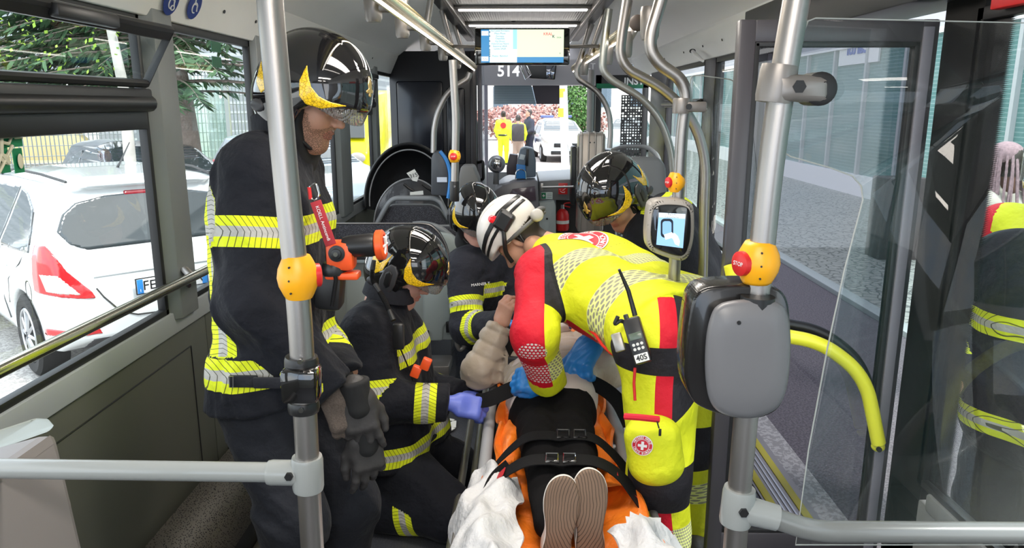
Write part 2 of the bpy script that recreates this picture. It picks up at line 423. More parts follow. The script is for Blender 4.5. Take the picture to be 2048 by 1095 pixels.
def band_attrs(bones, bands):
    """bands: ('bone label', metres from its start) | (set of labels, point, normal[, halfwidth scale])"""
    labs = [b.lab for b in bones]
    def f(p):
        w = near(p, bones); s = np.full(len(p), 1.0, dtype=f32); hc = (p@A3((.75, .55, .1))).astype(f32)
        hv = (p@A3((.1, .2, 1.0))).astype(f32)
        for bd in bands:
            if isinstance(bd[0], str):
                b = bones[labs.index(bd[0])]; t = (p-A3(b.a))@A3(b.d)-bd[1]; m = w == labs.index(bd[0])
                # let the ring run on over the joint next door
                if len(bd) > 2: m = m | np.isin(w, [labs.index(x) for x in bd[2]])
            else:
                t = (p-A3(bd[1]))@A3(V(bd[2]).normalized()); m = np.isin(w, [i for i, l in enumerate(labs) if l in bd[0]])
                if len(bd) > 3 and bd[3]: m = m & (((p-A3(bd[3][0]))@A3(bd[3][1])) > 0)
            t = np.where(m, t, 1.0); s = np.where(np.abs(t) < np.abs(s), t, s)
            if not isinstance(bd[0], str) and abs(V(bd[2]).normalized().z) < .5: hc = np.where(m & (np.abs(t) < .05), hv, hc)
            elif isinstance(bd[0], str) and abs(bones[labs.index(bd[0])].d.z) < .5: hc = np.where(m & (np.abs(t) < .05), hv, hc)
        return {'band': np.abs(s), 'hatch': hc}
    return f
# ---------------------------------------------------------------- head
def head_mesh(M, beard=False, hair='none', h=.0045, mouth=0.0):
    Mi = np.array(M.inverted(), dtype=f32)
    def loc(p): return p@Mi[:3, :3].T+Mi[:3, 3]
    def f(p):
        p = loc(p)
        q = p.copy(); q[:, 1] = np.abs(q[:, 1])
        d = elli(p, (-.012, 0, .032), (.098, .076, .092))
        d = smin(d, elli(p, (.034, 0, -.05), (.056, .054, .074)), .05)
        d = smin(d, sph(p, (.068, 0, -.102), .020), .03)
        d = smin(d, rcone(q, (.020, .050, -.075), (.060, .018, -.104), .020, .018), .03)
        d = smin(d, sph(q, (.058, .036, -.024), .026), .03)
        d = smin(d, rcone(q, (.082, .012, .030), (.072, .044, .032), .010, .008), .02)
        d = smax(d, -sph(q, (.103, .031, .010), .017), .016)
        d = smin(d, sph(q, (.074, .031, .008), .0155), .004)
        d = smin(d, rcone(p, (.090, 0, .016), (.114, 0, -.020), .007, .0115), .014)
        d = smin(d, sph(q, (.103, .011, -.025), .0085), .008)
        d = smin(d, rcone(q, (.096, 0, -.052), (.084, .020, -.055), .0065, .0035), .008)
        d = smin(d, rcone(q, (.093, 0, -.066), (.084, .016, -.064), .0075, .0035), .008)
        d = smax(d, -rcone(q, (.104, 0, -.0585), (.088, .022, -.0595), .0022, .001), .004)
        ear = elli(q, (-.006, .078, -.004), (.020, .010, .033)); ear = smax(ear, -elli(q, (-.002, .088, 0), (.010, .007, .020)), .006)
        d = smin(d, ear, .008)
        d = smin(d, rcone(p, (-.02, 0, -.05), (-.045, 0, -.15), .056, .060), .04)
        if hair != 'none': d = smin(d, elli(p, (-.022, 0, .040), (.100, .082, .094)), .01)
        return d
    def feats(p):
        q = loc(p); y = np.abs(q[:, 1]); z = q[:, 2]; x = q[:, 0]
        bd = (np.minimum.reduce([-.035-z-.4*(y-.02)*(x > .05)+np.where(x < .06, .02, 0), x-.0+0*z, .12+z]) if beard else np.full(len(p), -1.0))
        if beard:
            mo = -.035-z; bd = np.minimum(bd, .5)
        lip = .013-np.sqrt((z+.0595)**2+np.maximum(y-.012, 0)**2*1.0); lip = np.minimum(lip, x-.08)
        br = .0045-np.abs(z-.035+.1*(y-.03)); br = np.minimum(np.minimum(br, .018-np.abs(y-.031)), x-.05)
        hm = np.full(len(p), -1.0)
        if hair == 'short': hm = np.minimum(.048-x+.5*(z-.06), np.where(z > .03, 1, np.minimum(.0-x-.0+.2*(z+.03)-.012, z+.075)))
        if hair == 'grey': hm = np.minimum(.055-x+.5*(z-.06), z+.06)
        return {'beard': bd, 'lip': lip, 'brow': br, 'hairm': hm}
    o = V(M.translation); r = .21
    return sdf_mesh('head', f, np.array(o)-r, np.array(o)+r, h, feats)
# ---------------------------------------------------------------- hand: +x to the fingertips, +z out of the back, thumb on +y
def hand_mesh(M, curl=(.5, .6, .7), thumb=.5, scale=1.0, infl=0.0, spread=.1, h=.0035, mirror=False, fold=0.0, extra_f=None, stub=.075):
    Ms = M.copy()
    Mi = np.array((M @ Matrix.Diagonal((scale, -scale if mirror else scale, scale, 1))).inverted(), dtype=f32)
    ch = []
    for i, (y, L) in enumerate(((.030, .072), (.010, .080), (-.011, .074), (-.031, .058))):
        c = curl if not isinstance(curl[0], (tuple, list)) else curl[i]
        p0 = V((.088-.004*abs(i-1), y, 0)); a = 0; yaw = (1.2-i)*spread; segs = []
        for j, (fr, cu) in enumerate(zip((.45, .30, .25), c)):
            a += cu; d = V((math.cos(a)*math.cos(yaw), math.sin(yaw)*math.cos(a)+0, -math.sin(a))); p1 = p0+d*L*fr
            segs.append((p0, p1, .0095-.0012*j, .0088-.0014*j)); p0 = p1
        ch.append(segs)
    t0 = V((.022, .028, -.006)); t1 = V((.052, .052-.012*thumb, -.016-.012*thumb)); t2 = t1+V((.032, .014-.026*thumb, -.010*thumb)); t3 = t2+V((.024, .004-.016*thumb, -.006*thumb))
    ch.append([(t0, t1, .016, .0125), (t1, t2, .0115, .0105), (t2, t3, .0105, .0085)])
    def f(p):
        p = p@Mi[:3, :3].T+Mi[:3, 3]
        d = rbox(p, (.050, 0, 0), (.046, .041, .0145), .014)
        d = smin(d, rcone(p, (.012, .026, -.006), (.045, .034, -.010), .015, .012), .02)
        d = smin(d, rcone(p, (-stub, 0, 0), (.012, 0, 0), .031, .0195), .03)
        for i, sg in enumerate(ch):
            e = None
            for a, b, ra, rb in sg:
                g = rcone(p, a, b, ra, rb); e = g if e is None else smin(e, g, .004)
            d = smin(d, e, .008)
        d = (d-infl)*scale
        if fold: d = d-fold*wr(p, 90, 3)
        return d
    o = V(M.translation)+V(M.col[0][:3])*.07*scale; r = .165*scale
    return sdf_mesh('hand', f, np.array(o)-r, np.array(o)+r, h, lambda p: {k: np.full(len(p), -1.0) for k in ('beard', 'lip', 'brow', 'hairm')})
# ---------------------------------------------------------------- helmets (local frame: +x forward, +z up, origin in the head)
HELM = {}
HCUT = [(-.22, -.080), (-.10, -.110), (-.03, -.105), (.008, -.075), (.028, -.020), (.065, .010), (.175, .012), (.22, .06), (.22, .3), (-.22, .3)]
def shell_f(p):
    d = elli(p, (0, 0, .042), (.158, .130, .148)); d = smin(d, elli(p, (-.045, 0, -.025), (.118, .116, .105)), .06)
    d = smin(d, rcone(np.stack([p[:, 0], np.abs(p[:, 1]), p[:, 2]], 1), (.142, .0, .026), (.085, .085, .022), .016, .014), .03)
    y = np.abs(p[:, 1]); return d-.0035*np.clip((.036-y)/.004+.5, 0, 1)*(p[:, 2] > .0)
def fire_helmet_parts():
    if 'fire' in HELM: return HELM['fire']
    L, Hh = (-.2, -.16, -.16), (.2, .16, .22)
    side = lambda p, pts: poly2(p[:, 0], p[:, 2], pts)
    def shell(p):
        d = shell_f(p); d = smax(d, side(p, HCUT), .01); return smax(d, -elli(p, (.0, 0, -.02), (.122, .100, .135)), .006)
    def patch(pts, out, ymin=.034, inn=.004):
        return lambda p: np.maximum.reduce([shell_f(p)-out, -(shell_f(p)+inn), side(p, pts), ymin-np.abs(p[:, 1])])
    C1 = [(.025, .100), (.020, .055), (.028, .018), (.048, .002), (.085, .002), (.138, .026), (.105, .026), (.075, .032), (.052, .050), (.038, .075)]
    C2 = [(-.128, .065), (-.115, .010), (-.085, -.010), (-.060, .015), (-.042, .090), (-.060, .060), (-.082, .035), (-.105, .045)]
    SP = [(-.055, -.062), (-.060, -.02), (-.052, .030), (-.035, .052), (-.012, .052), (.005, .03), (.006, -.02), (-.004, -.062), (-.028, -.082)]
    SP2 = [(-.040, -.03), (-.042, .015), (-.028, .030), (-.014, .02), (-.012, -.03), (-.025, -.045)]
    parts = [('helmet_shell', sdf_mesh('s', shell, L, Hh, .0055), M_gloss),
             ('reflector', sdf_mesh('s', patch(C1, .0012, .02), L, Hh, .0026, proj=1), M_refl),
             ('reflector', sdf_mesh('s', patch(C2, .0012), L, Hh, .0026, proj=1), M_refl),
             ('gold_emblem', sdf_mesh('s', lambda p: np.maximum.reduce([shell_f(p)-.002, -(shell_f(p)+.004), poly2(p[:, 1], p[:, 2], [(0, .112), (.010, .092), (.008, .080), (.020, .074), (.018, .068), (.006, .070), (.006, .060), (-.006, .060), (-.006, .070), (-.018, .068), (-.020, .074), (-.008, .080), (-.010, .092)]), .08-p[:, 0]]), (.08, -.03, .04), (.18, .03, .13), .0022, proj=1), mat('gold_metal', (.75, .52, .2), .3, .8)),
             ('side_cover', sdf_mesh('s', lambda p: smax(np.maximum.reduce([shell_f(p)-.007, -(shell_f(p)+.003), .04-np.abs(p[:, 1])]), side(p, SP), .006), L, Hh, .0035), mat('helmet_side_grey', (.05, .05, .055), .4)),
             ('side_clip', sdf_mesh('s', lambda p: smax(np.maximum.reduce([shell_f(p)-.011, -(shell_f(p)+.003), .04-np.abs(p[:, 1])]), side(p, SP2), .005), L, Hh, .0035), M_black),
             ('visor', sdf_mesh('s', lambda p: np.maximum.reduce([np.abs(elli(p, (0, 0, .02), (.158, .122, .15)))-.0016, .075-p[:, 0], p[:, 2]-.022, -.020-p[:, 2]+.35*(.13-p[:, 0])]), L, Hh, .0034), G_visor),
             ('hood', sdf_mesh('s', lambda p: smax(smax(smin(elli(p, (-.012, 0, -.02), (.108, .098, .115)), rcone(p, (-.02, 0, -.09), (-.035, 0, -.16), .078, .088), .05)-.002*wr(p, 45, 2),
                      p[:, 0]-.022-.25*(-p[:, 2]-.06)*(p[:, 2] < -.06), .01), -elli(p, (.03, 0, -.01), (.095, .070, .115)), .008), (-.2, -.16, -.25), (.2, .16, .15), .006), M_hood)]
    t = MB()
    for s in (1, -1): t.tube([V((-.02, s*.095, -.06)), V((.01, s*.082, -.09)), V((.045, s*.045, -.122)), V((.06, s*.01, -.128))], .006, 6)
    parts.append(('chin_strap', t.mesh(), M_black))
    t = MB()
    for s in (1, -1):
        t.ell((-.09, s*.118, -.045), (.022, .008, .017), None, 12, 8)
    parts.append(('ear_knob', t.mesh(), mat('helmet_side_grey', (.05, .05, .055), .4)))
    P2_ = []
    for n_, me, m_ in parts:
        if n_ in ('reflector', 'side_cover', 'side_clip', 'ear_knob'): P2_ += [(n_, x, m_) for x in halves(n_, me)]
        else: P2_.append((n_, me, m_))
    HELM['fire'] = P2_; return P2_
def white_helmet_parts():
    L, Hh = (-.2, -.16, -.16), (.2, .16, .22)
    CUT = [(-.22, -.055), (-.12, -.060), (-.07, -.03), (-.02, -.02), (.03, -.015), (.06, .015), (.16, .02), (.2, .0), (.22, .3), (-.22, .3)]
    def sh(p):
        d = elli(p, (0, 0, .04), (.142, .115, .120)); return smin(d, rcone(np.stack([p[:, 0], np.abs(p[:, 1]), p[:, 2]], 1), (.135, 0, .022), (.09, .075, .020), .012, .010), .03)
    side = lambda p, pts: poly2(p[:, 0], p[:, 2], pts)
    def shell(p):
        d = smax(sh(p), side(p, CUT), .008); d = smax(d, -elli(p, (0, 0, -.01), (.118, .094, .125)), .006)
        y = np.abs(p[:, 1]); return smax(d, -(np.abs(y-.055)-.004+10*(np.abs(p[:, 2]-.135) > .012)), .003)
    strap = [(-.14, .055), (-.05, .075), (.05, .07), (.14, .055), (.14, .073), (.05, .09), (-.05, .095), (-.14, .072)]
    strap2 = [(-.14, .03), (-.05, .045), (.05, .045), (.14, .035), (.14, .047), (.05, .058), (-.05, .058), (-.14, .043)]
    pt = lambda pts, o: (lambda p: np.maximum.reduce([sh(p)-o, -(sh(p)+.004), side(p, pts)]))
    parts = [('helmet_shell', sdf_mesh('s', shell, L, Hh, .005), mat('white_helmet', (.78, .74, .69), .3, coat=.4)),
             ('goggle_strap', sdf_mesh('s', pt(strap, .003), L, Hh, .003, proj=1), M_black),
             ('lamp_strap', sdf_mesh('s', pt(strap2, .003), L, Hh, .003, proj=1), M_black)]
    t = MB(); t.tube([V((-.135, y, -.055+.02*math.cos(y*12))) for y in np.linspace(-.05, .05, 9)], .012, 8)
    for s in (1, -1): t.tube([V((-.128, s*.05, -.05)), V((-.07, s*.092, -.035)), V((-.02, s*.102, -.02)), V((.03, s*.10, 0))], .009, 6)
    parts.append(('headband', t.mesh(), mat('headband_grey', (.12, .12, .12), .5)))
    t = MB(); t.lathe((-.115, .072, -.045), (-.140, .100, -.05), [(0, .024), (.012, .026), (.022, .024), (.026, .015)]); parts.append(('adjuster_knob', t.mesh(), mat('knob_grey', (.45, .43, .40), .5)))
    t = MB()
    for s in (1, -1): t.tube([V((-.03, s*.10, -.02)), V((0, s*.085, -.07)), V((.04, s*.05, -.115)), V((.06, 0, -.125))], .005, 6)
    parts.append(('chin_strap', t.mesh(), M_black))
    return parts
def put_helmet(parts, M, parent, skip=()):
    root = None
    for name, me, m in parts:
        if name in skip: continue
        par = root if root is not None else parent
        if not me.materials: me.materials.append(m); me.shade_smooth()
        if name == 'helmet_shell': name = 'helmet'
        o = bpy.data.objects.new(name, me); COL.objects.link(o); o.parent = par
        if root is None and name == 'helmet':
            o.matrix_local = Matrix.Translation(-rootloc(parent)) @ M; root = o
        elif name == 'hood' : o.parent = parent; o.matrix_local = Matrix.Translation(-rootloc(parent)) @ M
    return root
def nob(q, n): return {k: np.full(n, -1.0) for k in ('beard', 'lip', 'brow', 'hairm')}
def person(label, loc, group=None): return thing('person', label, 'person', loc, group)
def body_obj(par, bones, headM, skin, hk={}, hands=(), h=.012, drop=.012, label=None, head=True):
    """one continuous surface under the clothes, with the head and any bare hands joined to it"""
    f = bsdf(bones, .05, -drop); lo, hi = bbox(bones)
    ms = [sdf_mesh('b', f, lo, hi, h, lambda p: nob(0, len(p)))]
    if head: ms.append(head_mesh(headM, **hk))
    for M, kw in hands: ms.append(hand_mesh(M, **kw))
    return link('body', join_meshes('body', ms), skin, par, label=label)
def cloth(name, par, bones, m, bands=(), infl=.0, wa=.004, fr=14, seed=1, h=.008, cuts=(), feats=None, label=None, k=.05, extra=None, pad=.06):
    f = bsdf(bones, k, infl, wa, fr, seed, cuts, extra); lo, hi = bbox(bones, pad)
    ff = feats or band_attrs(bones, bands)
    me = sdf_mesh(name, f, lo, hi, h, ff); return link(name, me, m, par, label=label)
def Mh(o, fwd, up=(0, 0, 1)): return pose(V(o), V(fwd), V(up))
def B(lab, a, b, ra, rb=None, flat=None): return Bone(lab, a, b, ra, rb, lab.startswith('farm') if flat is None else flat)
def med_mat():
    q = NT('high_visibility_fabric'); y = (.72, .75, .02)
    c = q.mix(smask(q, 'redm'), y, (.62, .008, .025)); c = q.mix(smask(q, 'blackm'), c, (.018, .016, .02))
    pu, pv = q.math('MULTIPLY', q.attr('pu'), 88.0), q.math('MULTIPLY', q.attr('pv'), 76.0)
    row = q.math('MODULO', q.math('FLOOR', q.math('ADD', pu, 1000.0)), 2.0); fu = q.math('SUBTRACT', q.math('FRACT', q.math('ADD', pu, 1000.0)), .5); fv = q.math('SUBTRACT', q.math('FRACT', q.math('ADD', q.math('ADD', pv, 1000.0), q.math('MULTIPLY', row, .5))), .5)
    dots = q.math('LESS_THAN', q.math('SQRT', q.math('ADD', q.math('MULTIPLY', fu, fu), q.math('MULTIPLY', fv, fv))), .36)
    sv = q.mix(dots, (.80, .84, .30), (.30, .29, .22)); rd = q.mix(dots, (.60, .01, .03), (.72, .62, .60))
    c = q.mix(q.math('MULTIPLY', smask(q, 'silver'), q.math('SUBTRACT', 1.0, smask(q, 'redm'))), c, sv)
    c = q.mix(q.math('MULTIPLY', smask(q, 'silver'), smask(q, 'redm')), c, rd)
    c = q.mix(smask(q, 'seam'), c, (.01, .01, .01)); q.base(c); q.set(Roughness=.65, Specular_IOR_Level=.3); q.bump(q.noise(10, 5), .035, .55); return q.m
M_med = med_mat()
def none_feats(n): return {k: np.full(n, -1.0, dtype=f32) for k in ('redm', 'blackm', 'silver', 'seam', 'pu', 'pv')}
# ================================================================ the bus body
XL, XR = -1.2, 1.15
def floor_mat():
    q = NT('dark_vinyl_floor'); n = q.noise(260, 2); q.base(q.mix(q.math('GREATER_THAN', n, .62), q.mix(q.noise(3), (.045, .047, .055), (.065, .068, .078)), (.13, .13, .15))); q.set(Roughness=.42); return q.m
t = MB(); t.box((XL-.05, -2.2, -.08), (XR, 8.2, 0)); struct(t.build('floor', floor_mat()))
# ceiling: a centre channel and two sloping side panels
def ribs():
    q = NT('ribbed_ceiling'); s = q.sep(); w = q.math('FRACT', q.math('MULTIPLY', s[0], 60.0)); q.base((.40, .40, .39)); q.bump(q.math('ABSOLUTE', q.math('SUBTRACT', w, .5)), .004, .7); q.set(Roughness=.4); return q.m
t = MB(); t.box((-.45, -2.2, 2.25), (.45, 7.3, 2.29)); struct(t.build('ceiling', ribs()))
for sgn, nm in ((-1, 'left'), (1, 'right')):
    X0 = XL if sgn < 0 else XR; t = MB()
    prof = [(.47, 2.245), (.60, 2.25), (.85, 2.215), (1.02, 2.15), (abs(X0)-.06, 2.06)]
    prof = [(sgn*a, b) for a, b in prof]; pr = prof+[(sgn*1.35, 2.06), (sgn*1.35, 2.33), (sgn*.47, 2.33)]
    t.prism([(a, -2.2, b) for a, b in pr], (0, 10.2, 0)); struct(t.build('ceiling_side', M_offwhite, ang=50))
    t = MB(); pr = [(sgn*(abs(X0)-.085), 2.075), (sgn*(abs(X0)-.015), 1.925), (sgn*(abs(X0)+.06), 1.925), (sgn*(abs(X0)+.06), 2.2), (sgn*(abs(X0)-.085), 2.2)]
    y1 = 6.95 if sgn < 0 else 7.6
    t.prism([(a, -2.2, b) for a, b in pr], (0, y1+2.2, 0), .004); struct(t.build('trim_1' if sgn < 0 else 'trim_2', M_offwhite))
    # screws along the header
    for y in ((3.0, 3.35, 3.9, 4.5, 5.2, 5.9) if sgn < 0 else (3.9, 4.3, 4.75, 5.3, 6.0)):
        t = MB(); c = V((sgn*(abs(X0)-.052), y, 2.0)); t.cyl(c, c+V((-sgn*.003, 0, -.001)), .007, 10); single(t.build('screw', M_black), 'small dark screw head in the %s ceiling header panel' % nm, 'screw', 'screws in the %s header panel' % nm)
    # dark aluminium channel where the poles are fixed
    t = MB(); t.box((sgn*.485-.032, -2.2, 2.225), (sgn*.485+.032, 7.2, 2.26), .004); struct(t.build('trim_3' if sgn < 0 else 'trim_4', M_black))
    t = MB(); t.box((sgn*.435-.010, -2.2, 2.215), (sgn*.435+.010, 7.2, 2.25), .003); struct(t.build('trim_5' if sgn < 0 else 'trim_6', M_joint))
for i, (y, w) in enumerate(((4.87, .40), (5.80, .40), (1.2, .4), (2.9, .4))):
    r = thing('ceiling_light', ['bright LED light strip across the ceiling, nearer one above the screen', 'bright LED light strip across the ceiling just above the screen by the camera dome', 'LED light strip across the ceiling above the photographer', 'LED light strip across the ceiling above the patient'][i], 'light', (0, y, 2.25), 'LED strips across the bus ceiling')
    t = MB(); t.box((-w-.03, y-.035, 2.228), (w+.03, y+.035, 2.252), .008); t.build('housing', M_joint, r)
    t = MB(); t.box((-w, y-.016, 2.219), (w, y+.016, 2.232), .005); t.build('diffuser', mat('led_diffuser', (1, 1, 1), .4, emit=(1, .93, .86), es=7), r)
# left wall
def wall_strip(name, side, y0, y1, z0, z1, m, th=.05, bev=.004):
    X = XL if side == 'left' else XR; s = -1 if side == 'left' else 1
    t = MB(); t.box((min(X, X+s*th), y0, z0), (max(X, X+s*th), y1, z1), bev); return struct(t.build(name, m))
for a, b in ((-2.2, .35), (.355, 1.45), (1.455, 2.70), (2.705, 4.0), (4.005, 5.3), (5.305, 8.2)):
    wall_strip('wall_left', 'left', a, b, 0, .905, M_panel)
# raised panel outline grooves on the lower wall
for a, b in ((1.52, 2.56), (2.80, 3.9)):
    t = MB()
    for (p0, p1) in (((a, .20), (a, .80)), ((a, .80), (b, .80)), ((b, .80), (b, .20))):
        t.tube([(XL+.0012, p0[0], p0[1]), (XL+.0012, p1[0], p1[1])], .0022, 6)
    struct(t.build('trim_7', M_black))
t = MB(); t.prism([(XL-.01, -2.2, .905), (XL+.004, -2.2, .88), (XL+.012, -2.2, .885), (XL+.006, -2.2, .955), (XL-.03, -2.2, .968), (XL-.03, -2.2, .905)], (0, 9, 0), .002); struct(t.build('trim_8', mat('sill_grey', (.33, .35, .36), .35)))
wins = [(-2.1, -.15), (-.05, 2.43), (2.60, 3.40), (3.50, 4.83), (5.15, 6.05), (6.22, 7.2)]
def window(n, X, s, y0, y1, z0, z1, g, gasket=.022, m=None):
    t = MB(); w = gasket; m = m or M_rubber
    for lo, hi in (((y0, z0), (y1, z0+w)), ((y0, z1-w*1.5), (y1, z1)), ((y0, z0), (y0+w, z1)), ((y1-w, z0), (y1, z1))):
        t.box((min(X, X+s*.028), lo[0], lo[1]), (max(X, X+s*.028), hi[0], hi[1]), .003)
    f = struct(t.build('window_%d' % n, m))
    t = MB(); t.poly([(X+s*.018, y0+.01, z0+.01), (X+s*.018, y1-.01, z0+.01), (X+s*.018, y1-.01, z1-.01), (X+s*.018, y0+.01, z1-.01)])
    t.build('pane', g, f, smooth=False); return f
for i, (a, b) in enumerate(wins): window(i+1, XL, -1, a, b, .955, 1.93, G_win)
for a, b in ((-.15, -.05), (2.43, 2.60), (3.40, 3.50), (4.83, 5.15), (6.05, 6.22)):
    t = MB(); t.prism([(XL-.02, a-.012, .93), (XL+.028, a+.035 if b-a > .12 else a+.005, .93), (XL+.028, b-.004, .93), (XL-.02, b+.004, .93)], (0, 0, 1.02), .004); struct(t.build('trim_9', M_pillar))
# transom and the tilted hopper window of the first bay
def hopper(y0, y1, label, tilt):
    r = thing('hopper_window', label, 'window', (XL, (y0+y1)/2, 1.69))
    t = MB(); t.tube([(XL+.020, y0, 1.655), (XL+.020, y1, 1.655)], .026, 12); t.box((XL-.02, y0, 1.575), (XL+.012, y1, 1.66), .006); t.box((XL-.01, y0, 1.64), (XL+.035, y1, 1.70), .008); t.build('transom_bar', M_black, r)
    a0, a1 = V((XL+.03, y0+.04, 1.715)), V((XL+.03, y1-.03, 1.715)); b0, b1 = V((XL+.03+tilt, y0+.04, 1.875)), V((XL+.03+tilt, y1-.01, 1.875))
    t = MB(); t.tube([a0, b0, b1, a1], .013, 8, closed=True); n = (b0-a0).normalized()
    t.prism([b0-n*.035, b1-n*.035, b1, b0], (.012, 0, .0)); t.build('hopper_frame', M_black, r)
    t = MB(); t.poly([a0, a1, b1, b0]); t.build('pane', G_win, r, smooth=False)
    t = MB(); c = b0.lerp(b1, .80)-n*.012+V((.015, 0, 0)); R = Matrix.Rotation(0, 3, 'X'); t.box(c-V((.008, .15, .018)), c+V((.018, .12, .016)), .007); t.build('latch', M_black, r)
    return r
hopper(.02, 2.40, 'black framed hopper window tilted open above the white car', .085)
hopper(5.17, 6.03, 'small closed hopper window between the pillars behind the standing firefighter', .02)
# heater cover along the floor
def perf():
    q = NT('perforated_metal'); d = q.vor(150); hole = q.math('LESS_THAN', d, .34); q.base(q.mix(hole, (.12, .11, .095), (.006, .006, .006))); q.set(Roughness=.4, Metallic=.4); q.bump(q.math('SUBTRACT', 1.0, hole), .001, .5); return q.m
r = thing('heater_cover', 'long perforated dark metal heater cover along the foot of the left wall', 'heater', (-1.1, 2, 0))
def hc(i, j): a = j*PI/2; return (XL+.02+.17*math.sin(a), -.5+i*4.8, .30-.13*(1-math.cos(a)) if False else .13+.17*math.cos(a))
t = MB(); t.grid(hc, 8, 12); t.build('perforated_cover', perf(), r); t = MB(); t.box((XL, -.5, 0), (XL+.19, 4.3, .13), .004); t.build('base', M_black, r)
t = MB(); t.box((XL+.19, -.5, 0), (XL+.225, 4.3, .03), .006); struct(t.build('baseboard_left', mat('kerb_trim', (.07, .065, .05), .4)))
# rear of the bus behind the camera
t = MB(); t.box((XL, -2.25, 0), (XR, -2.2, .9)); t.box((XL, -2.25, 1.93), (XR, -2.2, 2.3)); struct(t.build('wall_back', M_lgrey))
# right wall
for a, b in ((-2.2, 2.14), (3.62, 6.9)): wall_strip('wall_right', 'right', a, b, 0, .54 if a < 0 else .80, M_grey)
t = MB(); t.box((XR-.01, -.2, .53), (XR+.05, 1.93, .585), .01); struct(t.build('trim_10', M_grey))
def dots_glass():
    """window glass with a ceramic dot border fading in from the post"""
    q = NT('dot_border_glass'); q.t.nodes.remove(q.b); s = q.sep(); co = q.n('ShaderNodeCombineXYZ'); q.L(s[1], co.inputs[0]); q.L(s[2], co.inputs[1])
    tr = q.n('ShaderNodeBsdfTransparent'); q.val((.90, .95, .94), tr.inputs[0]); gl = q.n('ShaderNodeBsdfGlossy'); gl.inputs['Roughness'].default_value = .02; mx = q.n('ShaderNodeMixShader'); mx.inputs[0].default_value = .05; q.L(tr.outputs[0], mx.inputs[1]); q.L(gl.outputs[0], mx.inputs[2])
    fx = q.math('ABSOLUTE', q.math('SUBTRACT', q.math('FRACT', q.math('MULTIPLY', s[1], 220)), .5)); fz = q.math('ABSOLUTE', q.math('SUBTRACT', q.math('FRACT', q.math('MULTIPLY', s[2], 220)), .5))
    r2 = q.math('SQRT', q.math('ADD', q.math('POWER', fx, 2), q.math('POWER', fz, 2))); lim = q.math('MULTIPLY', q.math('SUBTRACT', s[1], .905), 20.0)
    df = q.n('ShaderNodeBsdfPrincipled'); df.inputs['Base Color'].default_value = (.01, .01, .011, 1); df.inputs['Roughness'].default_value = .2
    m2 = q.n('ShaderNodeMixShader'); q.L(q.math('LESS_THAN', r2, lim), m2.inputs[0]); q.L(mx.outputs[0], m2.inputs[1]); q.L(df.outputs[0], m2.inputs[2]); q.L(m2.outputs[0], q.o.inputs[0]); return q.m
f = window(7, XR, 1, -.1, 2.0, .58, 1.89, dots_glass()); wall_strip('wall_right', 'right', 1.97, 2.15, .0, 1.93, mat('dark_post', (.005, .005, .005), .6, spec=.2), .06); wall_strip('wall_right', 'right', -2.2, -.08, .5, 1.93, M_grey)
window(8, XR, 1, 3.70, 4.62, .83, 1.93, G_win); window(9, XR, 1, 4.88, 6.15, .83, 1.93, G_win)
for a, b in ((3.60, 3.72), (4.60, 4.90), (6.12, 6.9)): wall_strip('trim_11', 'right', a, b, .78, 1.93, M_frame)
t = MB(); t.box((XR-.02, 4.9, 1.63), (XR+.012, 6.12, 1.69), .006); t.tube([(XR-.025, 4.9, 1.66), (XR-.025, 6.12, 1.66)], .022, 12); struct(t.build('trim_12', M_black))
t = MB(); t.box((XR-.10, 1.97, 1.92), (XR+.10, 3.72, 2.08), .006); struct(t.build('trim_13', M_black))
# red emergency panel high on the right wall
t = MB(); t.box((XR-.03, 1.35, 1.872), (XR-.004, 1.90, 1.96), .004); single(t.build('red_sign', M_red), 'red panel strip at the top right above the side window', 'panel')
# doorway threshold with yellow edges
r = thing('door_threshold', 'metal doorway threshold with two yellow edge strips', 'threshold', (1.1, 3, 0))
t = MB(); t.box((1.03, 2.36, -.02), (1.22, 3.58, .006)); t.build('plate', M_joint, r)
for x in (1.04, 1.155):
    t = MB(); t.box((x, 2.36, .004), (x+.035, 3.58, .010), .002); t.build('edge_strip', mat('worn_yellow', (.55, .48, .03), .5), r, label='yellow strip')
for k, x in enumerate((1.09, 1.11, 1.13)):
    t = MB(); t.box((x, 2.36, .005), (x+.008, 3.58, .009)); t.build('groove_strip', mat('bright_alu', (.5, .5, .5), .35, .9), r)
t = MB(); t.box((1.0, 2.36, -.33), (1.20, 3.58, -.02)); struct(t.build('trim_14', M_black))
# inward swung door leaves
def leaf(n, Y, x0, x1, z0, z1, side, fr=.048, glassm=G_door, rail=True, top=.06):
    t = MB(); t.box((x0, Y-.02, z0), (x0+fr, Y+.02, z1), .006); t.box((x1-fr, Y-.02, z0), (x1, Y+.02, z1), .006)
    t.box((x0+fr-.004, Y-.0195, z1-top), (x1-fr+.004, Y+.0195, z1-.0005), .004); t.box((x0+fr-.004, Y-.0195, z0+.0005), (x1-fr+.004, Y+.0195, z0+.10), .004)
    d = struct(t.build('door_%d' % n, M_frame))
    t = MB(); g = .013
    for lo, hi in (((x0+fr-.004, z0+.10), (x0+fr+g, z1-top)), ((x1-fr-g, z0+.10), (x1-fr+.004, z1-top)), ((x0+fr, z1-top-g), (x1-fr, z1-top+.004)), ((x0+fr, z0+.096), (x1-fr, z0+.10+g))):
        t.box((lo[0], Y-.016, lo[1]), (hi[0], Y+.016, hi[1]), .003)
    t.build('gasket', M_rubber, d)
    t = MB(); t.poly([(x0+fr, Y, z0+.09), (x1-fr, Y, z0+.09), (x1-fr, Y, z1-top+.01), (x0+fr, Y, z1-top+.01)]); t.build('pane', glassm, d, smooth=False)
    t = MB(); t.box((x1-fr*.95, Y-.026, z0+.02), (x1-fr*.35, Y-.018, z1-.02), .002); t.build('light_edge', M_frameL, d)
    return d
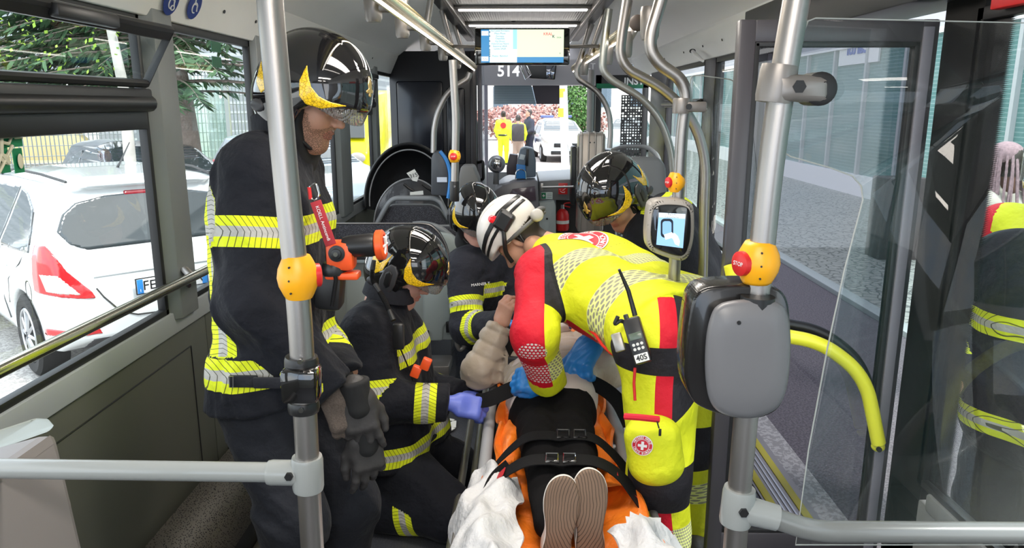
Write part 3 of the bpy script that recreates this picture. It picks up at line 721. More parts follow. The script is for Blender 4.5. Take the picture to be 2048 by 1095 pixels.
L1 = leaf(1, 2.18, .598, 1.147, .21, 1.880, 'r')
leaf(2, 3.58, .99, 1.15, .10, 1.90, 'r', .03)
t = MB(); t.box((1.0, 2.145, 1.79), (1.10, 2.158, 1.822), .004)
yh = fillet([P(1462, 530, 2.13), P(1478, 610, 2.12), P(1545, 668, 2.12), P(1640, 682, 2.12), P(1730, 750, 2.12), P(1757, 885, 2.12)], .16, 8)
t = MB(); t.tube(yh, .021, 14); t.ell(P(1756, 892, 2.13), (.020, .02, .016)); t.build('grab_handle', mat('handle_yellow', (.80, .78, .04), .35), L1, label='curved yellow grab handle')
t = MB(); c = P(1757, 897, 2.105); t.cyl(c, c+V((0, -.008, 0)), .008, 10); t.build('handle_screw', M_black, L1)
t = MB(); t.tube([p+V((.02, .06, .02)) for p in yh], .016, 10); t.build('outer_handle', M_rubber, L1)
# posts and header round the doorway
t = MB(); t.box((XR-.04, 3.62, 0), (XR+.05, 3.70, 1.93), .006); struct(t.build('trim_15', M_black))
# ================================================================ front of the bus
# dark glazed bulkhead behind the driver
r = thing('driver_bulkhead', 'dark glossy bulkhead with smoked panes behind the driver seat', 'bulkhead', (-.8, 6.95, 0))
t = MB(); t.box((XL, 6.92, .3), (-.47, 6.97, 2.12), .004); t.build('wall_panel', mat('bulkhead_dark', (.012, .012, .015), .3), r)
for a, b, c, d in ((-1.14, -.72, 1.12, 1.86), (-.69, -.52, 1.12, 1.80)):
    t = MB(); t.box((a, 6.905, c), (b, 6.925, d), .02); t.build('smoked_pane', mat('smoked_pane', (.010, .011, .016), .22), r)
t = MB(); t.box((-.47, 6.90, .3), (-.42, 7.05, 2.12), .004); t.build('end_post', mat('warm_dark', (.02, .016, .018), .35), r)
# cab door panel with glass towards the aisle, and its light edge strips
r = thing('cab_door', 'driver cab door with clear glass beside the aisle', 'door', (-.40, 8.0, 0))
t = MB(); t.box((-.42, 7.10, .25), (-.385, 8.15, 1.02), .01); t.build('door_panel', M_grey, r)
t = MB(); t.box((-.415, 7.06, .25), (-.375, 7.13, 2.1), .006); t.box((-.405, 8.1, .25), (-.37, 8.16, 2.05), .006); t.build('frame', M_frameL, r)
t = MB(); t.poly([(-.40, 7.12, 1.0), (-.40, 8.12, 1.0), (-.40, 8.12, 2.05), (-.40, 7.12, 2.05)]); t.build('pane', glass('cab_glass', (.75, .8, .85), .12), r, smooth=False)
t = MB(); t.bent([P(955, 325, 7.0), P(966, 322, 6.95), P(967, 358, 6.95), P(955, 360, 7.0)], .014, .02); t.build('door_handle', M_black, r)
# windscreen surround
YW = 8.35
t = MB(); t.box((XL, YW, -.1), (XR, YW+.06, .92)); struct(t.build('wall_front', M_grey))
r0 = window(10, 0, 1, 0, 0.1, .9, 1.0, G_win) if False else None
t = MB()
for lo, hi in (((-1.2, .92), (-1.10, 2.2)), ((.775, .92), (.85, 2.2))): t.box((lo[0], YW-.02, lo[1]), (hi[0], YW+.06, hi[1]), .01)
t.box((-1.2, YW, 1.86), (1.15, YW+.05, 2.3)); f = struct(t.build('window_11', M_black))
t = MB(); t.poly([(-1.1, YW+.03, .92), (.78, YW+.03, .92), (.78, YW+.03, 1.87), (-1.1, YW+.03, 1.87)]); t.build('pane', glass('windscreen', (.97, .99, .99), .03), f, smooth=False)
# header with the bus number
r = thing('front_header', 'grey header panel above the windscreen with white number 514', 'panel', (0, 8.2, 1.85))
t = MB(); t.prism([(-.42, 7.9, 2.10), (-.42, 8.1, 1.855), (-.42, 8.34, 1.855), (-.42, 8.34, 2.25), (-.42, 7.9, 2.25)], (1.55, 0, 0), .01); t.build('panel', mat('header_grey', (.48, .46, .48), .45), r)
text_obj('number', '514', .155, P(1017, 143, 7.86), (1, 0, 0), (0, .15, 1), M_white, r, .002, True)
text_obj('word', 'HALT', .085, P(1170, 133, 7.86), (1, 0, 0), (0, .15, 1), M_white, r, .002)
# roller blinds
bl = NT('ribbed_blind'); s = bl.sep(); w = bl.math('FRACT', bl.math('MULTIPLY', s[2], 55)); bl.base(bl.mix(bl.math('LESS_THAN', w, .35), (.30, .38, .42), (.17, .22, .25))); bl.set(Roughness=.6)
t = MB(); z0 = P(1050, 208, 8.28).z; t.prism([P(988, 168, 8.28), P(1062, 168, 8.28), P(1072, 208, 8.28), P(988, 208, 8.28)], (0, .012, 0)); single(t.build('sun_blind', bl.m), 'blue-grey ribbed sun blind pulled down on the left of the windscreen', 'blind')
t = MB(); t.prism([P(1064, 168, 8.30), P(1119, 168, 8.30), P(1119, 208, 8.30), P(1073, 208, 8.30)], (0, .012, 0)); single(t.build('sun_blind', mat('plum_blind', (.085, .07, .085), .6)), 'plain dark purple sun blind half lowered beside the ribbed one', 'blind')
# interior mirror under the header
r = thing('interior_mirror', 'black interior mirror hanging under the header beside the number', 'mirror', P(1085, 150, 7.8))
t = MB(); t.prism([P(1047, 125, 7.8), P(1114, 124, 7.8), P(1110, 160, 7.8), P(1060, 157, 7.8)], (0, .09, 0), .012); t.build('housing', M_black, r)
t = MB(); t.prism([P(1092, 129, 7.79), P(1111, 129, 7.79), P(1107, 157, 7.79), P(1093, 157, 7.79)], (0, .004, 0), .001); t.build('mirror_glass', mat('mirror_glass', (.25, .27, .32), .05, .9), r)
t = MB(); t.tube([P(1040, 128, 7.8), P(1052, 158, 7.8), P(1062, 150, 7.8), P(1050, 126, 7.8)], .012, 8); t.build('bracket', M_chrome, r)
# grab post beside the front door with a clamp
t = MB(); t.tube([P(1182, 140, 7.6), V((P(1180, 290, 7.6).x, 7.6, 0))], .035, 14); single(t.build('door_post', M_joint), 'thick grey post between windscreen and front door', 'post')
r = thing('front_door', 'black framed front door leaf with white dotted glass and green stripe', 'door', P(1225, 300, 7.9))
fd = [P(1192, 150, 7.9), P(1294, 152, 7.9), P(1262, 330, 7.9), P(1192, 330, 7.9)]
x0, x1, zt, zb = fd[0].x, fd[1].x+.02, fd[0].z, .1
t = MB(); t.box((x0, 7.88, zb), (x0+.06, 7.92, zt), .004); t.box((x1-.06, 7.88, zb), (x1, 7.92, zt), .004); t.box((x0, 7.88, zt-.13), (x1, 7.92, zt), .004); t.box((x0, 7.88, zb), (x1, 7.92, zb+.1), .004); t.build('frame', M_black, r)
t = MB(); zg = P(1220, 173, 7.87).z; t.box((x0+.005, 7.868, zg-.018), (x1-.06, 7.88, zg+.03), .002); t.build('green_stripe', mat('stripe_green', (.0, .14, .06), .5), r)
text_obj('word', 'EINSTIEG', .085, P(1265, 166, 7.86), (1, 0, 0), (0, 0, 1), M_white, r, .002, True) if False else text_obj('word', 'INST', .095, P(1268, 163, 7.6), (1, 0, 0), (0, 0, 1), M_white, r, .002, True)
q = NT('dotted_film_glass'); q.t.nodes.remove(q.b); s = q.sep(); tr = q.n('ShaderNodeBsdfTransparent'); q.val((.85, .92, .9), tr.inputs[0]); pb = q.n('ShaderNodeBsdfPrincipled')
co = q.n('ShaderNodeCombineXYZ'); q.L(s[0], co.inputs[0]); q.L(s[2], co.inputs[2]); gx = q.math('FRACT', q.math('MULTIPLY', s[0], 36)); gz = q.math('FRACT', q.math('MULTIPLY', s[2], 36))
rr = q.math('SQRT', q.math('ADD', q.math('POWER', q.math('SUBTRACT', gx, .5), 2), q.math('POWER', q.math('SUBTRACT', gz, .5), 2)))
wn = q.n('ShaderNodeTexWhiteNoise'); fl = q.n('ShaderNodeVectorMath', operation='FLOOR'); sc = q.n('ShaderNodeVectorMath', operation='SCALE'); sc.inputs['Scale'].default_value = 36; q.L(co.outputs[0], sc.inputs[0]); q.L(sc.outputs[0], fl.inputs[0]); q.L(fl.outputs[0], wn.inputs[0])
dot = q.math('LESS_THAN', rr, q.math('MULTIPLY', wn.outputs[0], .42)); mx = q.n('ShaderNodeMixShader'); pb.inputs['Base Color'].default_value = (.012, .012, .014, 1); q.L(dot, mx.inputs[0]); q.L(pb.outputs[0], mx.inputs[1]); q.L(tr.outputs[0], mx.inputs[2]); q.L(mx.outputs[0], q.o.inputs[0])
xm = P(1241, 250, 7.9).x
t = MB(); t.poly([(xm, 7.90, zb+.1), (x1-.06, 7.90, zb+.1), (x1-.06, 7.90, P(1240, 190, 7.9).z), (xm, 7.90, P(1240, 190, 7.9).z)]); t.build('dotted_film', q.m, r, smooth=False)
t = MB(); t.poly([(x0+.06, 7.90, zb+.1), (xm, 7.90, zb+.1), (xm, 7.90, zt-.12), (x0+.06, 7.90, zt-.12)]); t.build('pane', G_win, r, smooth=False)
# dashboard cluster, ticket machine, flap
def dz(px, py, Y): return P(px, py, Y)
r = thing('driver_console', 'grey driver console and cash desk below the windscreen', 'console', (.3, 7.2, 0))
t = MB(); a, b = P(985, 372, 6.95), P(1078, 365, 6.95)
t.prism([P(985, 385, 6.9), P(1005, 370, 6.9), P(1030, 362, 6.9), P(1076, 360, 6.9), P(1080, 440, 6.9), P(985, 440, 6.9)], (0, .9, 0), .02); t.build('desk', mat('desk_grey', (.20, .19, .21), .3), r)
t = MB(); t.prism([P(1015, 395, 6.88), P(1025, 378, 6.88), P(1070, 372, 6.88), P(1072, 400, 6.88), P(1020, 410, 6.88)], (0, .02, 0), .004); t.build('desk_window', mat('plum_reflection_plastic', (.10, .07, .09), .12), r)
t = MB(); t.prism([P(1078, 362, 7.1), P(1160, 357, 7.1), P(1160, 398, 7.1), P(1108, 400, 7.1), P(1078, 404, 7.1)], (0, 1.1, 0), .012); t.build('upper_panel', M_grey, r)
t = MB(); t.prism([P(1078, 405, 6.95), P(1108, 402, 6.95), P(1112, 412, 6.95), P(1112, 520, 6.95), P(1078, 520, 6.95)], (0, .5, 0), .012); t.build('lower_panel', M_lgrey, r)
t = MB(); t.prism([P(1112, 400, 7.3), P(1230, 400, 7.3), P(1230, 540, 7.3), P(1112, 540, 7.3)], (0, .02, 0)); t.build('recess', M_rubber, r)
t = MB(); c = P(1094, 437, 6.94); t.cyl(c, c+V((0, -.008, 0)), .010, 12); t.build('lock', M_black, r)
for nm, x, y, w, h, m, lab in (('first_aid_sticker', 1094, 391, .105, .065, mat('sticker_white', (.62, .7, .66), .5), 'small white and green first aid sticker on the console'), ('instruction_sticker', 1126, 377, .085, .105, M_red, 'red square pictogram sticker on the console')):
    c = P(x, y, 6.985); rr_ = thing(nm, lab, 'sticker', c); t = MB(); t.box(c-V((w/2, .002, h/2)), c+V((w/2, .002, h/2)), .0008); t.build('film', m, rr_)
    if 'aid' in nm:
        t = MB(); e = c+V((-w*.3, -.004, 0)); t.box(e-V((.02, .001, .028)), e+V((.02, .001, .028))); t.build('green_field', M_green, rr_)
        t = MB(); e = e-V((0, .002, 0)); t.box(e-V((.012, .001, .004)), e+V((.012, .001, .004))); t.box(e-V((.004, .001, .012)), e+V((.004, .001, .012))); t.build('cross', M_white, rr_)
        for k in range(3): t = MB(); e = c+V((w*.22, -.004, .016-.016*k)); t.box(e-V((.022, .001, .002)), e+V((.022, .001, .002))); t.build('text_line', M_grey, rr_)
    else:
        t = MB(); e = c+V((0, -.004, 0)); t.tube([e+V((-.026, 0, -.02)), e+V((-.010, 0, -.035)), e+V((.016, 0, -.035)), e+V((.016, 0, -.022))], .003, 6); t.tube([e+V((-.004, 0, -.018)), e+V((.024, 0, .004))], .003, 6); t.tube([e+V((.0, 0, .018)), e+V((.012, 0, .03)), e+V((.026, 0, .02))], .003, 6); t.ell(e+V((-.028, 0, -.006)), (.004, .002, .004)); t.build('pictogram', M_white, rr_)
t = MB(); c = P(1084, 374, 6.9); t.box(c-V((.012, .01, .035)), c+V((.012, .01, .035)), .003); t.tube([c, P(1100, 374, 6.85), P(1148, 373, 6.6)], .010, 8); single(t.build('barrier_arm', M_steel), 'horizontal metal barrier arm in front of the console', 'barrier')
r = thing('ticket_machine', 'blue and grey ticket machine on the console before the windscreen', 'ticket machine', P(1047, 358, 7.1))
t = MB(); t.prism([P(1032, 357, 7.0), P(1035, 320, 7.0), P(1041, 298, 7.0), P(1050, 294, 7.0), P(1066, 297, 7.0), P(1072, 320, 7.0), P(1072, 354, 7.0)], (0, .25, 0), .015); t.build('body', mat('machine_grey', (.15, .19, .24), .4), r)
t = MB(); t.prism([P(1032, 357, 6.985), P(1033, 328, 6.985), P(1051, 330, 6.985), P(1052, 357, 6.985)], (0, .02, 0), .004); t.build('blue_front', M_blue, r)
t = MB(); t.prism([P(1038, 318, 6.985), P(1041, 308, 6.985), P(1051, 310, 6.985), P(1048, 320, 6.985)], (0, .02, 0), .002); t.build('display', mat('pale_display', (.6, .66, .7), .2), r)
t = MB(); t.prism([P(1050, 330, 6.98), P(1053, 298, 6.98), P(1058, 298, 6.98), P(1056, 332, 6.98)], (0, .02, 0), .002); t.build('keypad', M_black, r)
t = MB(); t.tube(fillet([P(1031, 358, 6.95), P(1032, 342, 6.95), P(1042, 338, 6.95), P(1051, 342, 6.95), P(1052, 358, 6.95)], .05), .005, 8); t.build('hoop', M_chrome, r)
t = MB(); t.prism([P(1013, 349, 7.1), P(1013, 334, 7.1), P(1019, 308, 7.1), P(1036, 310, 7.1), P(1032, 350, 7.1)], (0, .15, 0), .008); single(t.build('cash_tray', mat('plum_grey_plastic', (.09, .075, .09), .4)), 'dark plastic cash tray left of the ticket machine', 'tray')
r = thing('fan', 'round silver fan at the windscreen left of the cash tray', 'fan', P(993, 360, 7.3))
t = MB(); c = P(993, 328, 7.3); t.lathe(c+V((0, .06, 0)), c+V((0, -.04, 0)), [(0, .05), (.03, .085), (.07, .085), (.10, .06)]); t.build('housing', mat('fan_silver', (.3, .3, .31), .35, .5), r)
t = MB(); t.lathe(c+V((0, -.035, 0)), c+V((0, -.06, 0)), [(0, .045), (.01, .05), (.02, .03)]); t.build('hub', M_chrome, r); t = MB(); t.tube([P(993, 345, 7.3), P(992, 368, 7.3)], .03, 10); t.build('foot', M_grey, r)
t = MB(); c = P(1128, 404, 7.15)
r = thing('fire_extinguisher', 'red fire extinguisher in the dark recess under the console', 'fire extinguisher', P(1125, 455, 7.15))
t.lathe(P(1125, 460, 7.15), P(1125, 416, 7.15), [(0, .055), (.02, .062), (.15, .062), (.185, .05), (.21, .02)]); t.build('cylinder', M_red, r)
t = MB(); t.lathe(P(1125, 418, 7.15), P(1125, 408, 7.15), [(0, .018), (.045, .016)]); t.build('valve', M_chrome, r)
t = MB(); t.tube(fillet([P(1125, 412, 7.15), P(1130, 406, 7.15), P(1142, 405, 7.15)], .03), .007, 8); t.tube([P(1127, 411, 7.15), P(1140, 414, 7.15)], .006, 8); t.build('handle', M_red, r)
t = MB(); t.lathe(P(1125, 446, 7.14), P(1125, 440, 7.14), [(0, .0635), (.03, .0635)]); t.build('label_band', M_paper, r)
# ribbed silver case standing on the right platform
r = thing('ribbed_case', 'silver grey ribbed metal box standing beside the front door', 'case', P(1185, 360, 6.8))
t = MB(); c0, c1 = P(1158, 266, 6.8), P(1210, 340, 6.8)
t.box((c0.x, 6.8, .5), (c1.x, 7.05, c0.z), .03); 
for k in range(4): x = c0.x+(c1.x-c0.x)*(.12+.253*k); t.tube([(x, 6.797, .52), (x, 6.797, c0.z-.02), (x, 6.83, c0.z+.003), (x, 7.02, c0.z+.003)], .008, 8)
t.build('shell', mat('warm_aluminium', (.50, .44, .38), .35, .7), r)
t = MB(); t.box((c0.x-.06, 6.85, .75), (c0.x-.01, 7.05, c0.z-.12), .02); t.build('black_side', M_black, r)
for k in (.42, .58):
    t = MB(); x = c0.x+(c1.x-c0.x)*k; t.cyl((x, 6.805, P(0, 284, 6.8).z), (x, 6.795, P(0, 284, 6.8).z), .007, 8); t.build('screw', M_black, r)
t = MB(); t.tube(fillet([P(1225, 300, 7.0), P(1245, 293, 6.6), P(1295, 293, 6.0), P(1320, 315, 5.6), P(1330, 400, 5.6)], .15, 8), .018, 10); single(t.build('handrail', M_grey), 'grey rail arching over the seat by the front door', 'handrail')
# driver seat
r = thing('driver_seat', 'black high-backed driver seat silhouetted behind the bulkhead', 'seat', (-.75, 7.5, .4))
t = MB(); t.prism([P(940, 360, 7.5), P(934, 240, 7.5), P(946, 228, 7.5), P(958, 250, 7.5), P(965, 300, 7.5), P(966, 360, 7.5)], (0, .12, 0), .03); t.build('backrest', M_black, r)
t = MB(); t.box((-.85, 7.45, .5), (-.42, 7.9, .65), .05); t.build('seat_cushion', M_black, r)
# ================================================================ outside
ZG = -.33
def ground_mat(name, a, b, sc, bump=.004, rough=.85):
    q = NT(name); q.base(q.mix(q.math('GREATER_THAN', q.noise(sc, 3), .5), a, b)); q.set(Roughness=rough); q.bump(q.noise(sc*2, 3), bump); return q.m
t = MB(); t.box((-40, -6, ZG-.1), (1.6, 60, ZG)); struct(t.build('ground', ground_mat('asphalt', (.30, .29, .28), (.46, .45, .43), 45)))
t = MB(); t.box((1.6, -6, ZG-.1), (3.4, 60, ZG)); struct(t.build('ground', ground_mat('dark_asphalt', (.085, .075, .085), (.15, .135, .15), 70)))
def cobbles():
    q = NT('fan_cobbles'); e = q.vor(9, feature='DISTANCE_TO_EDGE'); q.base(q.mix(q.math('LESS_THAN', e, .07), q.mix(q.noise(5), (.24, .26, .23), (.40, .41, .37)), (.12, .13, .12))); q.set(Roughness=.7); q.bump(e, .02, .8); return q.m
t = MB(); t.box((3.4, -6, ZG-.1), (12, 60, ZG+.03)); struct(t.build('ground', cobbles()))
t = MB(); t.box((3.35, -6, ZG-.1), (3.5, 60, ZG+.05), .01); struct(t.build('trim_16', M_lgrey))
t = MB(); t.box((-1.5, 9.5, ZG+.002), (1.6, 60, ZG+.006)); struct(t.build('ground', ground_mat('pinkish_pavement', (.50, .42, .40), (.60, .53, .50), 20)))
# ---- cars ------------------------------------------------------------------------
M_tyre = mat('tyre', (.02, .02, .02), .8); M_rim = mat('alloy_rim', (.45, .46, .48), .3, .8)
M_lampred = mat('lamp_red', (.55, .01, .015), .15, coat=1); M_lampwhite = mat('lamp_clear', (.6, .55, .52), .15, coat=1); M_cglass = mat('car_glass', (.035, .045, .05), .04, coat=1)
M_seam = mat('dark_seam', (.03, .03, .03), .6)
CARH = {}
def car(label, origin, fwd, paint, kind='hatch', plate=None, h=.03, detail=True):
    org = V(origin); f = V(fwd).normalized(); M = M4(org, f, V((0, 0, 1)).cross(f), (0, 0, 1)); key = (kind, h)
    S = [(.02, .36), (-.01, .50), (.0, .66), (.06, .76), (.10, .95), (.14, 1.02), (.33, 1.37), (.27, 1.415), (.45, 1.465), (1.0, 1.50), (1.6, 1.49), (2.1, 1.42), (2.85, 1.03), (3.35, .93), (3.75, .80), (3.92, .62), (3.95, .40), (3.86, .24), (3.0, .20), (1.0, .20), (.2, .26)]
    F_ = [(-.1, .18), (.76, .18), (.83, .32), (.86, .55), (.855, .80), (.82, .93), (.76, 1.05), (.60, 1.40), (.50, 1.47), (.3, 1.60), (-.1, 1.60)]
    T_ = [(-.05, -.1), (-.05, .42), (.0, .60), (.07, .72), (.22, .80), (.8, .855), (2.6, .86), (3.3, .83), (3.7, .74), (3.9, .55), (3.97, .2), (3.98, -.1)]
    def body(p):
        y = np.abs(p[:, 1]); d = smax(smax(poly2(p[:, 0], p[:, 2], S), poly2(y, p[:, 2], F_), .10), poly2(p[:, 0], y, T_), .07)
        for x in (.66, 3.14): d = smax(d, -np.maximum(np.sqrt((p[:, 0]-x)**2+(p[:, 2]-.31)**2)-.345, .55-y), .02)
        return d
    def groove(p):
        y = np.abs(p[:, 1]); d = body(p)
        return d
    lo, hi = (-.12, -.95, .1), (4.05, .95, 1.6)
    if key not in CARH: CARH[key] = sdf_mesh('car', body, lo, hi, h)
    root = thing('car', label, 'car', org)
    def add(nm, me, m, par=root, lab=None, copy=False):
        if copy: me = me.copy()
        me.transform(M); o = link(nm, me, m, par, label=lab); return o
    bd = add('body', CARH[key], paint, copy=True)
    def patch(nm, mask, m, out=.007, hh=.014, bounds=None, par=bd, lab=None):
        L, Hh = bounds or (lo, hi); add(nm, sdf_mesh('x', lambda p: np.maximum.reduce([body(p)-out, -(body(p)+.03), mask(p)]), L, Hh, hh, proj=1), m, par, lab)
    d2 = 1 if detail else 2.2
    for sg in (1, -1):
        bl, bh = ((.2, .4, .8), (3.1, .95, 1.5)) if sg > 0 else ((.2, -.95, .8), (3.1, -.4, 1.5))
        for W_ in ([(.42, .96), (.50, 1.10), (.66, 1.24), (.92, 1.33), (1.12, 1.36), (1.16, .93)], [(1.22, .93), (1.18, 1.365), (1.95, 1.34), (2.42, 1.08), (2.5, .95)]):
            patch('side_window', lambda p: poly2(p[:, 0], p[:, 2], W_), M_cglass, bounds=(bl, bh), hh=.014*d2)
    RW = [(0, .985), (.50, .985), (.60, 1.03), (.66, 1.12), (.60, 1.23), (.50, 1.30), (.3, 1.335), (0, 1.345)]
    patch('rear_window', lambda p: poly2(np.abs(p[:, 1]), p[:, 2], RW+[(-.1, 1.345), (-.1, .985)]), M_cglass, bounds=((-.1, -.8, .9), (.6, .8, 1.4)), hh=.012*d2)
    patch('windscreen', lambda p: np.maximum(poly2(p[:, 0], p[:, 2], [(2.05, 1.30), (2.05, 1.5), (2.75, 1.2), (2.82, 1.06), (2.70, .95), (2.4, 1.1)]), np.abs(p[:, 1])-.70+.35*(p[:, 2]-1.0)), M_cglass, bounds=((1.9, -.8, .9), (3.0, .8, 1.55)), hh=.016*d2)
    TL = [(.745, 1.04), (.90, .98), (.90, .72), (.60, .665), (.52, .66), (.53, .70), (.66, .86)]
    HL = [(3.25, .86), (3.4, .90), (3.75, .82), (3.9, .70), (3.75, .68), (3.4, .76)]
    for sg in (1, -1):
        b1 = ((-.1, .45, .6), (.42, .95, 1.1)) if sg > 0 else ((-.1, -.95, .6), (.42, -.45, 1.1))
        patch('tail_light', lambda p: np.maximum(poly2(np.abs(p[:, 1]), p[:, 2], TL), p[:, 0]-.33), M_lampred, .008, .011*d2, b1)
        patch('reverse_light', lambda p: np.maximum(poly2(np.abs(p[:, 1]), p[:, 2], [(.60, .69), (.78, .72), (.80, .84), (.72, .84)]), p[:, 0]-.25), M_lampwhite, .011, .011*d2, b1)
        b2 = ((3.1, .3, .6), (4, .95, 1.0)) if sg > 0 else ((3.1, -.95, .6), (4, -.3, 1.0))
        patch('headlight', lambda p: np.maximum(poly2(p[:, 0], p[:, 2], HL), .42-np.abs(p[:, 1])), M_lampwhite, .006, .014*d2, b2)
        b3 = ((-.1, .45, .3), (.42, .95, .5)) if sg > 0 else ((-.1, -.95, .3), (.42, -.45, .5))
        patch('fog_light', lambda p: np.maximum(poly2(np.abs(p[:, 1]), p[:, 2], [(.50, .395), (.52, .44), (.80, .45), (.80, .40)]), p[:, 0]-.3), M_lampred, .006, .011*d2, b3)
        for x in (.66, 3.14):
            w = MB(); a, b = (M@V((x, sg*.62, .31))), (M@V((x, sg*.83, .31))); w.lathe(a, b, [(0, .24), (.01, .31), (.19, .31), (.21, .28), (.20, .215), (.17, .205)], 28); wo_ = w.build('wheel', M_tyre, root)
            w = MB(); c = M@V((x, sg*.815, .31)); ax = V(M.col[1][:3])*sg; e1 = V(M.col[0][:3]); e2 = V((0, 0, 1))
            w.lathe(c-ax*.05, c-ax*.03, [(0, .20), (.02, .205)], 24)
            for k in range(10): a = k*PI/5; u = e1*math.cos(a)+e2*math.sin(a); w.tube([c+u*.03, c-ax*.01+u*.20], [.020, .014], 6)
            w.tube([c+(e1*math.cos(k)+e2*math.sin(k))*.195 for k in np.linspace(0, 2*PI, 24, False)], .012, 6, closed=True); w.build('rim', M_rim, wo_)
    patch('lower_bumper', lambda p: np.maximum(poly2(np.abs(p[:, 1]), p[:, 2], [(-.1, .15), (.62, .15), (.56, .36), (-.1, .36)]), p[:, 0]-.4), mat('bumper_dark', (.05, .05, .055), .6), .006, .02*d2, ((-.1, -.75, .15), (.5, .75, .45)))
    if kind == 'hatch':
        patch('high_brake_light', lambda p: np.maximum(np.maximum(np.abs(p[:, 1])-.16, np.abs(p[:, 2]-1.345)-.018), p[:, 0]-.5), mat('dim_red', (.25, .01, .02), .2), .01, .011*d2, ((0, -.25, 1.3), (.5, .25, 1.4)))
        w = MB(); 
        for sg in (1, -1): w.tube([M@V((x, sg*y, z)) for x, y, z in ((.36, .52, 1.445), (.8, .565, 1.476), (1.5, .575, 1.476), (2.1, .56, 1.41))], .010, 6)
        w.build('roof_seam', M_seam, root)
        w = MB(); w.tube([M@V((.9, 0, 1.48)), M@V((.80, 0, 1.54)), M@V((.55, 0, 1.70))], [.012, .008, .004], 6); w.build('antenna', M_black, root)
        # tailgate and filler seams
        def onrear(y, z):
            xs = np.linspace(-.1, .5, 60); P_ = np.stack([xs, np.full(60, y), np.full(60, z)], 1).astype(f32); d = body(P_); i = int(np.argmax(d < 0)); return M@V((float(xs[i])-.008, y, z))
        for sg in (1, -1):
            w = MB(); w.tube([onrear(sg*y, z) for y, z in ((.50, .72), (.47, .66), (.40, .57), (.34, .52), (.26, .49), (.1, .48), (0, .48))], .006, 6); w.build('tailgate_seam', M_seam, root)
        def onside(x, z, sg=1):
            ys_ = np.linspace(1.0, .4, 80); P_ = np.stack([np.full(80, x), ys_*sg, np.full(80, z)], 1).astype(f32); d = body(P_); i = int(np.argmax(d < 0)); return M@V((x, sg*(float(ys_[i])+.004), z))
        w = MB(); w.tube([onside(.47+.055*math.cos(a), .68+.075*math.sin(a)) for a in np.linspace(0, 2*PI, 20, False)], .004, 6, closed=True); w.build('filler_flap_seam', M_seam, root)
        w = MB(); w.tube([onside(x, z) for x, z in ((1.18, .92), (1.18, .50), (1.1, .36))], .005, 6); w.tube([onside(x, z) for x, z in ((.62, 1.22), (.45, 1.02), (.62, .86), (.95, .70), (1.02, .5))], .005, 6); w.build('door_seam', M_seam, root)
        w = MB(); a, b = onside(.98, .80), onside(.80, .80); w.tube([a, (a+b)/2+V(M.col[1][:3])*.035, b], .013, 8); w.build('door_handle', paint, root)
        w = MB(); w.tube([onrear(y, .80) for y in (-.50, -.3, 0, .3, .50)], .009, 6); w.build('trim_ridge', paint, root)
    if plate:
        c = M@V((-.005, 0, .70)); x = -V(M.col[1][:3]); n = -V(M.col[0][:3]); R = Matrix((x, V(M.col[0][:3]), V((0, 0, 1)))).transposed()
        c = c+n*.03; w = MB(); w.rbox(c, (.53, .014, .12), R, .003); pl = w.build('number_plate', M_black, root, label='white number plate with blue ends')
        w = MB(); w.rbox(c+n*.006, (.515, .008, .105), R, .002); w.build('plate_face', M_white, pl)
        for sx in (-1, 1): w = MB(); w.rbox(c+n*.0085+x*sx*.236, (.042, .008, .104), R, .002); w.build('blue_end', M_blue, pl)
        text_obj('characters', plate, .098, c+n*.0115, x, (0, 0, 1), M_black, pl, .001); text_obj('country', 'I', .03, c+n*.0135-x*.236-V((0, 0, .03)), x, (0, 0, 1), M_white, pl, .0005)
    return root, M
paintw = mat('white_car_paint', (.72, .75, .76), .12, coat=1)
car('white hatchback parked close outside the left window, seen from behind', (-2.63, 5.40, ZG), (-.72, .69, 0), paintw, plate='FE 514 MA', h=.03)
car('dark car parked beyond the white hatchback with its windscreen facing the bus', (-6.6, 11.9, ZG), (.70, -.71, 0), mat('dark_blue_paint', (.05, .055, .07), .12, coat=1), 'dark', h=.05, detail=False)
car('silver grey car parked beside the dark car beyond the pillar', (-5.2, 14.2, ZG), (.70, -.71, 0), mat('silver_paint', (.32, .36, .40), .15, .3, coat=1), 'dark', h=.05, detail=False)
pc, PM = car('white police car facing the bus on the road ahead', (1.15, 30.2, ZG), (.10, -1, 0), paintw, 'dark', h=.05, detail=False)
t = MB(); 
for sx in (-.35, .35): t.rbox(PM@V((1.3, sx, 1.56)), (.5, .16, .10), None, .03)
t.build('roof_light_bar', mat('beacon_blue', (.12, .15, .35), .2), pc); 
t = MB(); t.rbox(PM@V((3.98, 0, .62)), (.9, .03, .14), None, .02); t.rbox(PM@V((3.97, 0, .36)), (1.1, .03, .12), None, .02); t.build('grille', M_black, pc)
t = MB()
for s_ in (1, -1): t.rbox(PM@V((2.3, s_*.95, 1.0)), (.12, .10, .14), None, .03)
t.build('door_mirrors', M_black, pc)
t = MB(); t.rbox(PM@V((1.9, -.87, .72)), (.03, 1.9, .12)); t.rbox(PM@V((1.9, .87, .72)), (.03, 1.9, .12)); t.build('blue_stripe', mat('police_blue', (.04, .05, .12), .4), pc)
car('second white car parked behind the police car near the front door', (4.9, 33.5, ZG), (-.25, -1, 0), paintw, 'dark', h=.05, detail=False)
